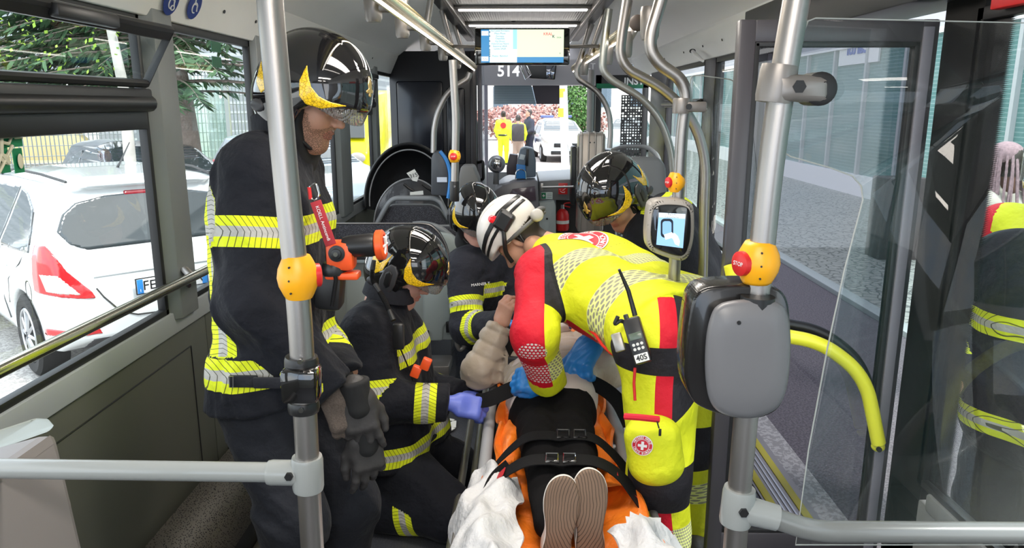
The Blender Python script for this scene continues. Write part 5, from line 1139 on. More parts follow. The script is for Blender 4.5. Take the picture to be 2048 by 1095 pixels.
t = MB(); t.tube([p+V((0, .002, 0)) for p in gp], .0013, 6, closed=True); t.build('polished_edge', mat('glass_edge', (.40, .42, .41), .3), r)
r = thing('ticket_reader', 'large grey ticket reader seen from behind on the right pole', 'ticket reader', P(1478, 845, YR-.02))
oc = chaikin([(1392, 590), (1405, 577), (1440, 571), (1520, 569), (1560, 577), (1577, 598), (1582, 640), (1583, 700), (1577, 770), (1563, 815), (1535, 833), (1500, 840), (1470, 838), (1400, 816), (1380, 795), (1371, 760), (1370, 715), (1376, 655), (1384, 605)])
t = MB(); t.prism([P(x, y, YR-.012) for x, y in oc], (0, .075, 0), .005); t.build('rim', mat('rim_black', (.012, .011, .011), .22, coat=.4), r, ang=50)
def inset(k, Y, pts=oc, cx=1482, cy=706): return [P(cx+(x-cx)*k, cy+(y-cy)*k, Y) for x, y in pts]
b_ = bmesh.new(); rings = []
oc2 = chaikin([(1434, 610), (1450, 602), (1490, 597), (1540, 598), (1562, 606), (1576, 625), (1581, 660), (1582, 710), (1575, 775), (1560, 813), (1532, 830), (1500, 837), (1465, 834), (1433, 822), (1418, 800), (1411, 765), (1409, 715), (1413, 660), (1424, 622)])
for k, Y in ((1.0, YR-.012), (1.0, YR-.035), (.97, YR-.045), (.90, YR-.052), (.6, YR-.056), (.3, YR-.057)): rings.append([b_.verts.new(p) for p in inset(k, Y, oc2, 1498, 712)])
for A_, B_ in zip(rings, rings[1:]):
    for i in range(len(A_)): b_.faces.new([A_[i], A_[(i+1) % len(A_)], B_[(i+1) % len(A_)], B_[i]])
b_.faces.new(rings[-1]); t = MB(); t.b.free(); t.b = b_; t.build('back_shell', mat('reader_grey', (.155, .155, .165), .38), r, ang=60)
t = MB(); t.lathe(P(1512, 632, YR-.026), P(1516, 590, YR-.026), [(0, .02), (.006, .0275), (.034, .027)]); t.build('pole_recess', M_black, r)
t = MB(); c = P(1478, 645, YR-.0565); t.lathe(c, c-V((0, .002, 0)), [(0, .0035), (.002, .003)], 8); t.build('key_hole', M_black, r)
r = thing('t_joint', 'grey cast T joint with bolt low on the right pole', 'joint', P(1478, 1060, YR))
t = MB(); sleeve(t, P(1470, 1045, YR), P(1480, 975, YR), .0285, .008); t.tube([P(1478, 1015, YR), P(1555, 1035, YR-.01)], [.026, .0225], 18); t.build('casting', M_polegrey, r)
t = MB(); c = P(1487, 1024, YR-.029); t.tube([c+V((0, .002, 0)), c-V((0, .004, 0))], .0085, 6); t.build('hex_bolt', M_black, r)
o = pole('rail', 'grey painted rail curving away at the bottom right', [P(1535, 1030, YR-.01), P(1625, 1062, YR-.01), P(2300, 1066, YR-.01)], .0185, mat('rail_grey', (.17, .175, .17), .32, coat=.3), .06, cat='rail')
# second reader on its pole, the screen towards the camera
YV = 2.42
pv = [P(1340, -60, YV), P(1322, 0, YV), P(1302, 66, YV), P(1300, 100, YV), P(1318, 128, YV), P(1362, 158, YV), P(1374, 190, YV), P(1364, 260, YV), P(1350, 520, YV), V((P(1345, 545, YV).x, YV, 0))]
pole('pole', 'kinked steel pole right of the aisle behind the lit reader', pv, .0195, M_steel, .05)
stop_button(P(1352, 364, YV), 'yellow stop button above the lit reader screen', (-.93, -.35, 0), .0285, .062)
r = thing('pole_clamp', 'grey clamp near the top of the kinked steel pole', 'clamp', P(1378, 226, YV)); t = MB(); sleeve(t, P(1362, 227, YV), P(1364, 196, YV), .028); t.box(P(1362, 224, YV-.025), P(1408, 203, YV+.025), .008); t.build('casting', M_joint, r)
t = MB(); c = P(1378, 213, YV-.03); t.cyl(c+V((0, .01, 0)), c-V((0, .003, 0)), .009, 12); t.build('bolt', M_black, r)
r = thing('ticket_reader', 'lit ticket reader with blue screen showing a hand and card', 'ticket reader', P(1342, 525, YV-.05))
def quad(x0, y0, x1, y1, Y, sk=.0): return None
ol = chaikin([(1308, 402), (1330, 398), (1370, 400), (1386, 408), (1390, 425), (1390, 470), (1384, 500), (1376, 518), (1360, 524), (1312, 508), (1296, 497), (1293, 470), (1296, 430), (1300, 410)])
t = MB(); t.prism([P(x, y, YV-.09) for x, y in ol], (0, .085, 0), .012); t.build('housing', mat('reader_case', (.36, .33, .30), .35), r, ang=60)
def sc2(k, Y, dy=0): return [P(1343+(x-1343)*k, 462+dy+(y-462)*k, Y) for x, y in ol]
t = MB(); t.prism(sc2(.84, YV-.098), (0, .012, 0), .004); t.build('bezel', M_gloss, r)
sq = [(1318, 425), (1371, 428), (1366, 496), (1313, 489)]
t = MB(); t.prism([P(x, y, YV-.102) for x, y in sq], (0, .005, 0)); scr = t.build('screen', mat('reader_screen', (.02, .03, .05), .2, emit=(.30, .55, .88), es=.95), r)
M_scw = mat('screen_white', (.1, .1, .1), .3, emit=(.88, .95, 1), es=1.0); M_scd = mat('screen_dark', (.01, .015, .03), .3)
t = MB(); t.prism([P(x, y, YV-.1035) for x, y in ((1318, 425), (1371, 428), (1370, 437), (1318, 434))], (0, .001, 0)); t.build('title_bar', M_scw, scr)
text_obj('title', 'Biglietti\nFahrscheine', .009, P(1344, 431, YV-.1045), (1, 0, -.03), (0, 0, 1), M_scd, scr, .0002)
def rr_(cx, cy, w, h, k=.3, n=5):
    o = []
    for sx, sy, a0 in ((1, -1, -PI/2), (1, 1, 0), (-1, 1, PI/2), (-1, -1, PI)):
        for i in range(n+1): a = a0+i*PI/2/n; rad = min(w, h)*k; o.append((cx+sx*(w/2-rad)+rad*math.cos(a), cy+sy*(h/2-rad)+rad*math.sin(a)))
    return o
t = MB(); t.prism([P(x, y, YV-.1035) for x, y in rr_(1334, 456, 25, 38)], (0, .001, 0)); t.build('reader_drawing', M_scd, scr)
t = MB(); t.prism([P(x, y, YV-.1045) for x, y in rr_(1334, 456, 18, 28)], (0, .001, 0)); t.build('reader_face', mat('screen_mid', (.05, .08, .12), .3, emit=(.25, .5, .85), es=.8), scr)
t = MB(); t.prism([P(x, y, YV-.1055) for x, y in ((1328, 469), (1344, 464), (1348, 474), (1331, 479))], (0, .001, 0)); t.build('card_drawing', M_scw, scr)
t = MB(); t.prism([P(x, y, YV-.106) for x, y in ((1342, 466), (1350, 466), (1356, 472), (1360, 482), (1358, 492), (1350, 488), (1346, 478), (1341, 474))], (0, .001, 0)); t.build('hand_drawing', mat('screen_hand', (.1, .1, .1), .3, emit=(.62, .80, .95), es=.95), scr)
# overhead grab rails and their stanchions
XO = {-1: -.44, 1: .48}
ZR = 1.985
goldrail = mat('gold_lit_rail', (.60, .47, .17), .22, 1.0)
for s_, y0, y1, lab in ((-1, 1.6, 7.0, 'long shiny overhead rail on the left of the aisle'), (1, 3.28, 7.2, 'long shiny overhead rail on the right of the aisle')):
    r = thing('overhead_rail', lab, 'rail', (XO[s_], y0, ZR)); X = XO[s_]
    t = MB(); t.tube([(X, y0, ZR), (X, y1, ZR)], .031, 24); t.build('tube', goldrail, r)
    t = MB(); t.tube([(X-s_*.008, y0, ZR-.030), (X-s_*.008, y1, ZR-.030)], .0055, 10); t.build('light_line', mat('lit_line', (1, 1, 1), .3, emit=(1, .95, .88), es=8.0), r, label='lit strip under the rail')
    t = MB(); t.lathe((X, y0-.006, ZR), (X, y0+.01, ZR), [(0, .026), (.004, .034), (.016, .034)]); t.build('end_cap', mat('brown_cap', (.03, .022, .018), .4), r)
ys = [2.15, 2.75, 3.4, 4.2, 5.1, 6.2]
for i, y in enumerate(ys):
    X = XO[-1]; r = thing('rail_bracket', '%s bracket holding the left overhead rail' % ['nearest cast grey', 'second cast grey', 'third cast grey', 'fourth cast grey', 'fifth cast grey', 'farthest cast grey'][i], 'bracket', (X-.05, y, ZR-.05), 'brackets of the left overhead rail')
    t = MB(); t.lathe((X-.085, y, ZR-.050), (X-.085, y, ZR+.045), [(0, .024), (.012, .030), (.08, .034), (.095, .030)], 20); t.box((X-.085, y-.022, ZR-.018), (X, y+.022, ZR+.022), .01); t.build('casting', M_joint, r)
    if i < 4: pole('stanchion', '%s vertical stanchion from ceiling to the left overhead rail' % ['nearest', 'second', 'third', 'fourth'][i], [(X-.085, y, ZR+.04), (X-.045, y, 2.24)], .0175, M_steel, group='left ceiling stanchions')
for (ya, lab) in ((3.75, 'vertical'),):
    pole('pole', 'straight grey pole rising from the seats to the left overhead rail', [P(905, 120, 3.75), P(912, 240, 3.75), P(909, 388, 3.75)], .019, M_steel)
    stop_button(P(909, 312, 3.75), 'small yellow stop button with red front near the pushchair', (-.1, -1, 0), .030, .062)
r = thing('pole_clamp', 'dark collar on the straight pole above the far seats', 'clamp', P(909, 390, 3.75)); t = MB(); sleeve(t, P(909, 402, 3.75), P(909, 362, 3.75), .024); t.build('collar', M_black, r); t = MB(); c = P(909, 372, 3.72); t.cyl(c, c-V((0, .006, 0)), .006, 8); t.build('screw', M_chrome, r)
pole('pole', 'bent pole curving down beside the pushchair hood', [P(940, 145, 5.0), P(936, 158, 5.0), P(895, 182, 5.0), P(868, 240, 5.0), P(867, 305, 5.0)], .019, M_steel, .25)
xr = XO[1]
for i, (pts, Y, lab) in enumerate((([(1255, 0), (1243, 75), (1240, 112), (1256, 140), (1330, 178), (1388, 240), (1412, 320), (1408, 430), (1404, 640)], 2.95, 'steel pole with long bend reaching down behind the lit reader'),
        ([(1218, 18), (1208, 90), (1204, 140), (1222, 160), (1285, 196), (1322, 240), (1343, 300), (1348, 380)], 3.9, 'grey curved pole passing in front of the green-striped door'),
        ([(1182, 48), (1163, 110), (1152, 140), (1156, 158), (1196, 182), (1218, 220), (1222, 262), (1219, 296)], 5.6, 'farthest curved pole by the ribbed metal case'))):
    pole('pole', lab, [P(x, y, Y) for x, y in pts], .0195, [M_steel, mat('green_grey_steel', (.33, .34, .32), .35, .8), M_steel][i], .14)
for i, (x, y, Y) in enumerate(((1300, 45, 2.60), (1250, 88, 3.3), (1214, 108, 4.1), (1168, 135, 5.7))):
    c = P(x, y, Y); r = thing('rail_bracket', '%s bracket of the right overhead rail' % ['nearest large', 'second', 'third', 'farthest'][i], 'bracket', c, 'brackets of the right overhead rail')
    t = MB(); t.lathe(c-V((0, 0, .055)), c+V((0, 0, .05)), [(0, .026), (.012, .031), (.09, .034), (.105, .030)], 20); 
    e = V((xr, Y+.35 if i == 0 else Y, ZR)); t.tube([c, e], .022, 12); t.build('casting', M_joint, r)
pole('stanchion', 'ceiling stanchion with cast foot left of the ceiling lights', [P(884, 20, 4.9), P(905, 100, 4.9)], .017, M_steel); pole('stanchion', 'smaller far ceiling stanchion left of the screen', [P(908, 48, 5.8), P(928, 115, 5.8)], .017, M_steel)
pole('stanchion', 'ceiling stanchion with cast foot right of the ceiling lights', [P(1212, 20, 4.9), P(1180, 110, 4.9)], .017, M_steel); pole('stanchion', 'smaller far ceiling stanchion right of the screen', [P(1185, 48, 5.8), P(1160, 115, 5.8)], .017, M_steel)
# hanging information screen
YM = 4.55; r = thing('information_screen', 'wide information screen hanging from the ceiling across the aisle', 'screen', P(1045, 92, YM))
a, b = P(949, 55, YM), P(1139, 130, YM); t = MB(); t.box((a.x, YM, b.z), (b.x, YM+.05, a.z), .010); t.build('case', M_gloss, r)
t = MB(); t.box((a.x+.02, YM+.30, a.z-.06), (b.x-.02, YM+2.2, a.z+.02), .01) if False else None
zm = (a.z+b.z)/2; t.tube([(a.x+.02, YM+.03, zm), (-.44, YM+.05, 1.99)], .010, 8); t.tube([(b.x-.02, YM+.03, zm), (.48, YM+.05, 1.99)], .010, 8)
t.build('mount', M_joint, r)
def em(n, c, e=1.0): return mat(n, (.02, .02, .02), .3, emit=c, es=e)
def sr(nm, x0, y0, x1, y1, m, k=1, par=None): p, q_ = P(x0, y0, YM-.001*k), P(x1, y1, YM-.001*k); t = MB(); t.box((p.x, YM-.001*k-.001, q_.z), (q_.x, YM-.001*k, p.z)); return t.build(nm, m, par or r)
S = sr('display', 962, 59, 1127, 125, em('screen_pale_green', (.62, .76, .50), .95))
sr('blue_bar', 962, 114, 1127, 125, em('screen_blue', (.0, .22, .50), .8), 2, S); sr('blue_column', 962, 59, 979, 125, em('screen_blue', (.0, .22, .5), .8), 3, S)
sr('stop_list', 979, 59, 1034, 125, em('screen_ice', (.62, .88, .92), .95), 3, S); sr('cyan_column', 1026, 59, 1034, 98, em('screen_cyan', (.30, .72, .85), .9), 4, S)
sr('line_field', 963, 62, 977, 71, em('screen_whiteish', (.85, .92, .95), 1), 4, S); sr('time_field', 963, 113, 977, 122, em('screen_whiteish', (.85, .92, .95), 1), 4, S)
Mt = mat('screen_text', (.02, .10, .18), .5)
tx = lambda s, x, y, sz, m=Mt, b=False: text_obj('text', s, sz, P(x, y, YM-.0065), (1, 0, 0), (0, 0, 1), m, S, .0002, b)
tx('111', 970, 67, .024); tx('15:52', 970, 118, .016)
for s, y in (('Via Castel Firmiano', 61.5), ('Maso Pieve', 67), ('Fermata', 72.5), ('Ospedale', 77), ('Via Druso', 82.5), ('Viale Druso Nord', 87.5), ('Stazione SASA', 92.5), ('Laives SASA', 97.5), ('Piazza / Bahnhof', 112)): tx(s, 1000, y, .014)
tx('KRAL', 1096, 68, .022, em('screen_red', (.8, .05, .1), .8), True); tx('K', 1107, 73, .022, Mt, True); tx('SASA', 1118, 75, .012); tx('a', 1120, 106, .016)
t = MB()
for y in (64, 72, 82, 92, 100, 104, 108, 112): t.ell(P(979.5, y, YM-.006), (.0035, .001, .0035), None, 8, 6)
t.build('stop_dots', Mt, S)
r = thing('dome_camera', 'small black dome camera on the ceiling above the screen', 'camera', P(1027, 38, 5.6)); c = P(1027, 36, 5.75); t = MB(); t.box(c+V((-.03, -.03, 0)), c+V((.03, .03, .06)), .006); t.build('base', M_joint, r); t = MB(); t.ell(c, (.028, .028, .03)); t.build('dome', M_gloss, r)
# round wheelchair and pushchair stickers on the ceiling edge
for x, y, lab in ((343, 2, 'round blue pushchair sticker on the ceiling edge at top left'), (389, 12, 'round blue wheelchair sticker on the ceiling edge at top left')):
    c = PX(x, y, -1.148); n = V((.9, 0, -.42)).normalized(); u = V((.42, 0, .9)).normalized(); w = V((0, 1, 0)); r = thing('sticker', lab, 'sticker', c); t = MB(); t.lathe(c, c+n*.0015, [(0, .048), (.0015, .048)], 28); t.build('disc', mat('sign_blue', (.01, .035, .22), .4), r)
    t = MB(); pt = lambda a_, b_: c+n*.003+w*a_+u*b_
    t.tube([pt(.018*math.cos(k), -.006+.018*math.sin(k)) for k in np.linspace(.3, 2*PI-1.2, 14)], .0022, 6); t.tube([pt(-.012, .028), pt(-.006, .006), pt(.012, .006), pt(.022, -.016)], .0026, 6); t.ell(pt(-.013, .034), (.005, .005, .005)); 
    if 'push' in lab: t.tube([pt(.012*math.cos(k)+.015, -.02+.008*math.sin(k)) for k in np.linspace(0, 2*PI, 12)], .002, 6)
    t.build('pictogram', M_white, r)
# green emergency stickers on the glass
r = thing('emergency_sticker', 'green emergency exit sticker at the left edge of the near window', 'sticker', (XL+.004, 1.7, 1.5))
def onglass(px, py): return PX(px, py, XL-.012)
def gq(nm, x0, y0, x1, y1, m, par, dx=0):
    a, b = onglass(x0, y0), onglass(x1, y1); t = MB(); t.box((XL-.014+dx, a.y, b.z), (XL-.012+dx, b.y, a.z)); return t.build(nm, m, par)
g1 = gq('upper_field', -30, 250, 46, 292, M_green, r); g2 = gq('lower_field', -30, 297, 22, 344, M_green, r); g3 = gq('lower_field', 24, 297, 50, 344, M_green, r)
M_fold = mat('photoluminescent', (.62, .58, .44), .6)
gq('door_sign', 25, 257, 43, 277, M_fold, r, .003)
t = MB(); 
a = onglass(10, 273)+V((.004, 0, 0)); b = onglass(21, 271)+V((.004, 0, 0)); t.tube([a, b], .0035, 6); t.tube([b+V((0, -.018, .02)), b, b+V((0, -.018, -.02))], .0035, 6)
c = onglass(-2, 262)+V((.004, 0, 0)); t.ell(c, (.002, .008, .009)); t.tube([c, c+V((0, -.01, -.05)), c+V((0, .012, -.075))], .006, 6); t.tube([c+V((0, -.01, -.05)), c+V((0, -.03, -.08))], .005, 6); t.tube([c+V((0, -.025, -.02)), c+V((0, .02, -.03))], .004, 6); t.build('pictogram', M_fold, r)
t = MB(); c = onglass(8, 318)+V((.004, 0, 0)); t.tube([c+V((0, -.03, -.03)), c+V((0, .03, .03))], .004, 6); t.ell(c, (.002, .015, .012)); c = onglass(38, 322)+V((.004, 0, 0)); t.ell(c, (.002, .01, .018)); t.build('lower_pictogram', M_fold, r)
r = thing('emergency_sticker', 'small green emergency sticker high on the second left window', 'sticker', (XL, 3.05, 1.8))
def gq2(nm, x0, y0, x1, y1): a, b = onglass(x0, y0), onglass(x1, y1); t = MB(); t.box((XL-.014, min(a.y, b.y), min(a.z, b.z)), (XL-.012, max(a.y, b.y), max(a.z, b.z))); return t.build(nm, mat('dark_green_film', (.02, .12, .06), .5), r)
gq2('upper_field', 422, 82, 443, 106); gq2('lower_field', 424, 112, 444, 136)
# ================================================================ left seats, partition and pushchair
def fabric():
    q = NT('speckled_seat_fabric'); d = q.vor(260); q.base(q.mix(q.math('LESS_THAN', d, .28), (.028, .028, .034), (.16, .16, .19))); q.set(Roughness=.95); q.bump(q.noise(300), .002); return q.m
M_fab = fabric()
r = thing('padded_bench_back', 'low wide padded panel of speckled fabric across the wheelchair bay', 'seat back', (-.85, 4.35, .69))
yb = 4.35; a = P(668, 447, yb); b = P(898, 522, yb)
ol = [P(668, 520, yb), P(668, 447, yb), P(845, 447, yb), P(862, 450, yb), P(880, 467, yb), P(892, 490, yb), P(898, 510, yb), P(895, 520, yb)]
t = MB(); t.prism(ol, (0, .06, 0), .012); t.build('pad', M_fab, r); t = MB(); t.tube(fillet([p+V((0, -.002, .002)) for p in ol[1:]], .03, 4), .004, 6); t.build('piping', M_joint, r)
r = thing('bay_partition', 'pale grey moulded partition wall below the padded panel', 'partition', (-.85, 4.45, .1))
t = MB(); t.prism([P(660, 524, 4.45), P(905, 524, 4.45), P(908, 560, 4.45), P(905, 680, 4.45), P(660, 680, 4.45)], (0, .10, 0), .012); t.build('shell', M_lgrey, r)
t = MB(); t.prism([P(845, 555, 4.44), P(862, 545, 4.44), P(900, 545, 4.44), P(900, 640, 4.44), P(888, 655, 4.44), P(885, 682, 4.44), P(845, 682, 4.44)], (0, .05, 0), .015); t.prism([P(690, 555, 4.44), P(800, 548, 4.44), P(820, 600, 4.44), P(820, 682, 4.44), P(690, 682, 4.44)], (0, .05, 0), .02); t.build('raised_panel', mat('pale_grey_green', (.40, .45, .44), .5), r)
t = MB(); t.box(P(892, 665, 4.43), P(904, 640, 4.47), .004); t.box(P(852, 678, 4.42), P(858, 660, 4.44)); t.build('dark_slot', M_black, r)
t = MB(); t.box((-1.2, 4.38, 0), (-.45, 4.60, .07), .01); t.build('foot', M_joint, r)
for i, (x0, x1, yt, yb_, Y, lab) in enumerate(((742, 900, 412, 470, 5.0, 'speckled seat back with grey arched grab rail behind the padded panel'), (850, 925, 455, 520, 4.7, 'second speckled seat with pale plastic side at the aisle'))):
    r = thing('bus_seat', lab, 'seat', P((x0+x1)/2, 600, Y)); cx = (x0+x1)/2; w = (x1-x0)/2
    sh = [P(cx+w*u, yb_-(yb_-yt)*v, Y) for u, v in ((-1, 0), (-.93, .4), (-.72, .85), (-.5, 1), (.5, 1), (.72, .85), (.93, .4), (1, 0), (1, -1.3), (-1, -1.3))]
    t = MB(); t.prism(sh, (0, .08, 0), .02); t.build('backrest', M_fab, r)
    t = MB(); t.prism([p+V((0, .06, .006)) for p in sh], (0, .05, 0), .02); t.build('shell', M_grey, r)
    if i == 0: gr = [(748, 458), (775, 408), (788, 396), (868, 396), (882, 404), (905, 450)]
    else: gr = [(826, 448), (850, 446), (882, 455), (912, 480), (925, 500)]
    t = MB(); t.bent([P(x, y, Y-.02) for x, y in gr], .017, .06); t.build('grab_rail', mat('grey_rail_plastic', (.22, .23, .24), .4), r)
    t = MB(); q_ = P(cx, yb_+60, Y); q_.x += (-.06, .08)[i]; t.box((q_.x-.17, Y+.05, .38), (q_.x+.10, Y+(.45, .24)[i], .46), .03); t.build('cushion', M_fab, r)
    t = MB(); t.box((q_.x-.05, Y+.08, 0), (q_.x+.05, Y+.22, .39), .01); t.build('pedestal', M_grey, r)
t = MB(); t.bent([P(912, 480, 4.6), P(921, 560, 4.6), P(915, 680, 4.6), P(922, 700, 4.6), P(930, 690, 4.6)], .02, .05)
t = MB(); t.prism([P(866, 464, 4.6), P(900, 470, 4.6), P(935, 500, 4.6), P(940, 540, 4.6), P(905, 540, 4.6), P(890, 500, 4.6)], (0, .09, 0), .02); single(t.build('seat_side_panel', M_lgrey), 'pale curved plastic side piece of the aisle seat', 'panel')
r = thing('belt_handle', 'grey loop handle with red release hanging behind the kneeling firefighter', 'handle', P(922, 700, 3.9))
t = MB(); t.bent([P(914, 640, 3.9), P(914, 690, 3.9), P(920, 700, 3.9), P(928, 695, 3.9), P(936, 660, 3.9)], .013, .03); t.build('loop', M_joint, r); t = MB(); c = P(919, 650, 3.89); t.box(c-V((.018, .015, .03)), c+V((.018, .015, .03)), .006); t.build('red_release', mat('signal_red', (.85, .05, .03), .4), r)
t = MB(); t.tube([P(914, 590, 3.9), P(917, 640, 3.9)], .004, 6); t.build('cord', M_black, r)
# pushchair hood
r = thing('pushchair', 'black pushchair with large open hood and white paper tag', 'pushchair', P(820, 600, 5.35))
Mn = mat('black_nylon', (.016, .016, .018), .42, bump=.006, bs=14); Mn2 = mat('black_nylon_sheen', (.05, .05, .055), .3, bump=.010, bs=22)
Yh = 5.45; cx, cy = 818, 400
def hood(u, v):
    a = PI*(1-u)*1.08-.04*PI; k = v*PI/2; rx, rz = 88*(1-.10*math.sin(k)), 113*(1-.05*v); p = P(cx+rx*math.cos(a)*(1-.35*v**3), cy-rz*math.sin(a)*(1-.55*v**3)+12*v, Yh+.35*math.sin(k)-.0); return p
t = MB(); t.grid(hood, 36, 10); t.solid(.006); t.build('hood', Mn, r)
for k, (rx, rz, Y, rr) in enumerate(((88, 113, Yh, .010), (79, 101, Yh+.02, .005))):
    t = MB(); t.tube([P(cx+rx*math.cos(a), cy-rz*math.sin(a), Y) for a in np.linspace(-.12, PI+.12, 40)], rr, 8); t.build('hood_arch' if k == 0 else 'piping', M_rubber if k == 0 else mat('grey_piping', (.35, .35, .36), .4), r)
def inner(u, v): a = PI*u; return P(822-74*math.cos(a)*v**.5*1.0, 452-95*math.sin(a)*v**.5, 5.35-.10*(1-v))
t = MB(); t.grid(inner, 28, 8); t.solid(.008); t.build('seat_hood', Mn2, r)
t = MB(); t.tube([P(822-74*math.cos(a), 452-95*math.sin(a), 5.34) for a in np.linspace(0, PI, 40)], .006, 8); t.build('seat_piping', mat('grey_piping', (.35, .35, .36), .4), r)
t = MB(); t.prism([P(813, 346, 5.2), P(829, 338, 5.2), P(838, 352, 5.2), P(834, 363, 5.2), P(825, 361, 5.2)], (0, .002, 0)); pt = t.build('paper_tag', M_paper, r, label='white paper tag with handwritten number'); text_obj('handwriting', '315', .040, P(827, 351, 5.195), (1, 0, .3), (-.3, 0, 1), M_black, pt, .0003)
t = MB(); t.prism([P(820, 384, 5.15), P(846, 381, 5.15), P(847, 389, 5.15), P(820, 390, 5.15)], (0, .002, 0)); t.build('white_label', M_paper, r)
for x in (818, 855):
    t = MB(); t.tube([P(x-10, 368, 5.18), P(x, 376, 5.17), P(x+10, 382, 5.18)], .010, 6); t.build('strap', M_rubber, r)
t = MB(); t.box(P(745, 560, 5.56), P(895, 470, 5.9), .05); t.build('seat_body', Mn, r)
# blue and grey machine beside the pushchair
r = thing('ticket_validator', 'grey and blue validator seen from the side behind the pushchair', 'validator', P(880, 400, 4.9))
t = MB(); t.prism([P(862, 390, 4.9), P(862, 315, 4.9), P(868, 303, 4.9), P(880, 302, 4.9), P(893, 320, 4.9), P(897, 345, 4.9), P(895, 392, 4.9)], (0, .12, 0), .012); t.build('body', mat('slate_plastic', (.06, .065, .075), .4), r)
t = MB(); t.tube(fillet([P(880, 302, 4.89), P(893, 318, 4.89), P(901, 345, 4.89), P(899, 378, 4.89), P(896, 396, 4.89)], .06), .012, 8); t.build('blue_trim', M_blue, r)
t = MB(); t.box(P(874, 364, 4.885), P(894, 354, 4.892)); t.build('sticker', mat('pale_sticker', (.6, .65, .75), .5), r)
t = MB(); t.prism([P(918, 350, 6.6), P(922, 332, 6.6), P(946, 332, 6.6), P(958, 362, 6.6), P(955, 400, 6.6), P(918, 400, 6.6)], (0, .3, 0), .02); single(t.build('seat_box', mat('stone_plastic', (.28, .27, .26), .5)), 'grey plastic box behind the small stop button', 'box')
# right seat with glass screen
r = thing('bus_seat', 'dark grey moulded seat back beneath the right curved poles', 'seat', P(1300, 420, 4.9)); t = MB(); t.prism([P(1252, 400, 4.9), P(1252, 325, 4.9), P(1262, 314, 4.9), P(1318, 314, 4.9), P(1332, 330, 4.9), P(1336, 420, 4.9), P(1336, 520, 4.9), P(1252, 520, 4.9)], (0, .09, 0), .025); t.build('backrest', M_grey, r)
t = MB(); q_ = P(1294, 500, 4.9); t.box((q_.x-.2, 4.98, .36), (q_.x+.2, 5.4, .45), .03); t.build('cushion', M_fab, r); t = MB(); t.box((q_.x-.06, 5.0, 0), (q_.x+.06, 5.3, .37), .01); t.build('pedestal', M_grey, r)
gp2 = fillet([P(1380, 170, 3.72), P(1382, 152, 3.72), P(1395, 150, 3.72), P(1470, 160, 3.72), P(1465, 300, 3.72), P(1440, 700, 3.72), P(1372, 700, 3.72), P(1372, 268, 3.72)], .03, 4)
r = thing('glass_screen', 'clear glass screen with rounded corner beyond the open door', 'glass', gp2[-2]); t = MB(); t.prism(gp2, (0, .005, 0)); t.build('sheet', G_part, r, smooth=False); t = MB(); t.tube(gp2, .003, 6, closed=True); t.build('polished_edge', mat('glass_edge', (.62, .64, .63), .2), r)
# break hammer holder on the right header
r = thing('hammer_holder', 'small white emergency hammer holder on the right header panel', 'hammer', PX(1390, 112, 1.07)); t = MB(); c0, c1 = PX(1385, 102, 1.06), PX(1406, 122, 1.07); t.tube([c0, (c0+c1)/2+V((-.01, 0, 0)), c1], [.012, .016, .008], 8); t.build('case', M_white, r); t = MB(); t.ell(c0, (.02, .016, .014)); t.build('hammer_head', M_black, r)
# paper tape on the floor
pts = [PZ(845, 848, .012), PZ(890, 838, .012), PZ(906, 842, .012), PZ(905, 855, .012), PZ(878, 872, .012), PZ(862, 880, .012)]
t = MB(); 
for a_, b_ in zip(pts, pts[1:]): d = (b_-a_).normalized(); s_ = V((-d.y, d.x, 0))*.018; t.prism([a_-s_, b_-s_, b_+s_, a_+s_], (0, 0, .004))
single(t.build('paper_strip', M_paper), 'crumpled strip of white paper lying on the dark floor', 'paper')
# ================================================================ stretcher
r = thing('stretcher', 'orange and grey ambulance stretcher carrying the patient', 'stretcher', (.12, 2.6, 0))
X0 = .118; q = NT('orange_tarpaulin'); q.base(q.mix(q.noise(10), (.72, .13, .008), (.92, .24, .02))); q.set(Roughness=.42); q.bump(q.noise(9, 5), .03, .7); M_tarp = q.m
def tarp(u, v):
    y = 1.55+u*2.15; w = .20+.12*max(0, (2.3-(1.55+u*2.15))); a = (v-.5)*2; x = X0+w*a; z = .435+.075*abs(a)**3+.012*math.sin(y*17+a*9)*abs(a)+.010*math.sin(y*31-a*5)*abs(a)+.10*max(0, (y-3.0)/.7)
    return (x+.010*math.sin(y*23), y, z)
t = MB(); t.grid(tarp, 110, 44); t.solid(.012); t.build('orange_sheet', M_tarp, r)
t = MB(); t.box((X0-.19, 1.62, .34), (X0+.19, 3.68, .425), .03); t.build('mattress', M_black, r)
for s_ in (-1, 1):
    t = MB(); x = X0+s_*.212; t.bent([(x-s_*.03, 1.56, .40), (x, 1.64, .44), (x+s_*.03, 2.1, .46), (x+s_*.03, 2.8, .46), (x, 3.65, .50)], .022, .1, 14); t.build('padded_tube', mat('grey_padding', (.33, .34, .36), .5), r)
    t = MB(); x = X0+s_*.295; t.tube([(x, 1.50, .245), (x, 3.70, .245)], .021, 14); t.tube([(x+s_*.06, 1.9, .20), (x+s_*.06, 3.3, .20)], .016, 12)
    t.box((x-.012, 1.5, .26), (x+.012, 2.5, .30), .003); t.build('side_rail', mat('frame_alu', (.46, .44, .40), .32, .9), r)
    t = MB(); t.bent([(x-.01, 1.75, .30), (x-.01, 1.80, .44), (x-.01, 2.15, .44), (x-.01, 2.2, .30)], .012, .05); t.build('side_guard', M_joint, r)
    t = MB(); t.box((x-.04, 1.46, .12), (x+.04, 1.62, .30), .015); t.build('end_block', M_joint, r)
    for y in (1.62, 3.5):
        t = MB(); t.lathe((x-.018, y, .078), (x+.018, y, .078), [(0, .060), (.004, .078), (.032, .078), (.036, .06)]); t.build('wheel', M_rubber, r); t = MB(); t.tube([(x, y, .078), (x, y, .24)], .014, 8); t.build('wheel_fork', M_joint, r)
t = MB()
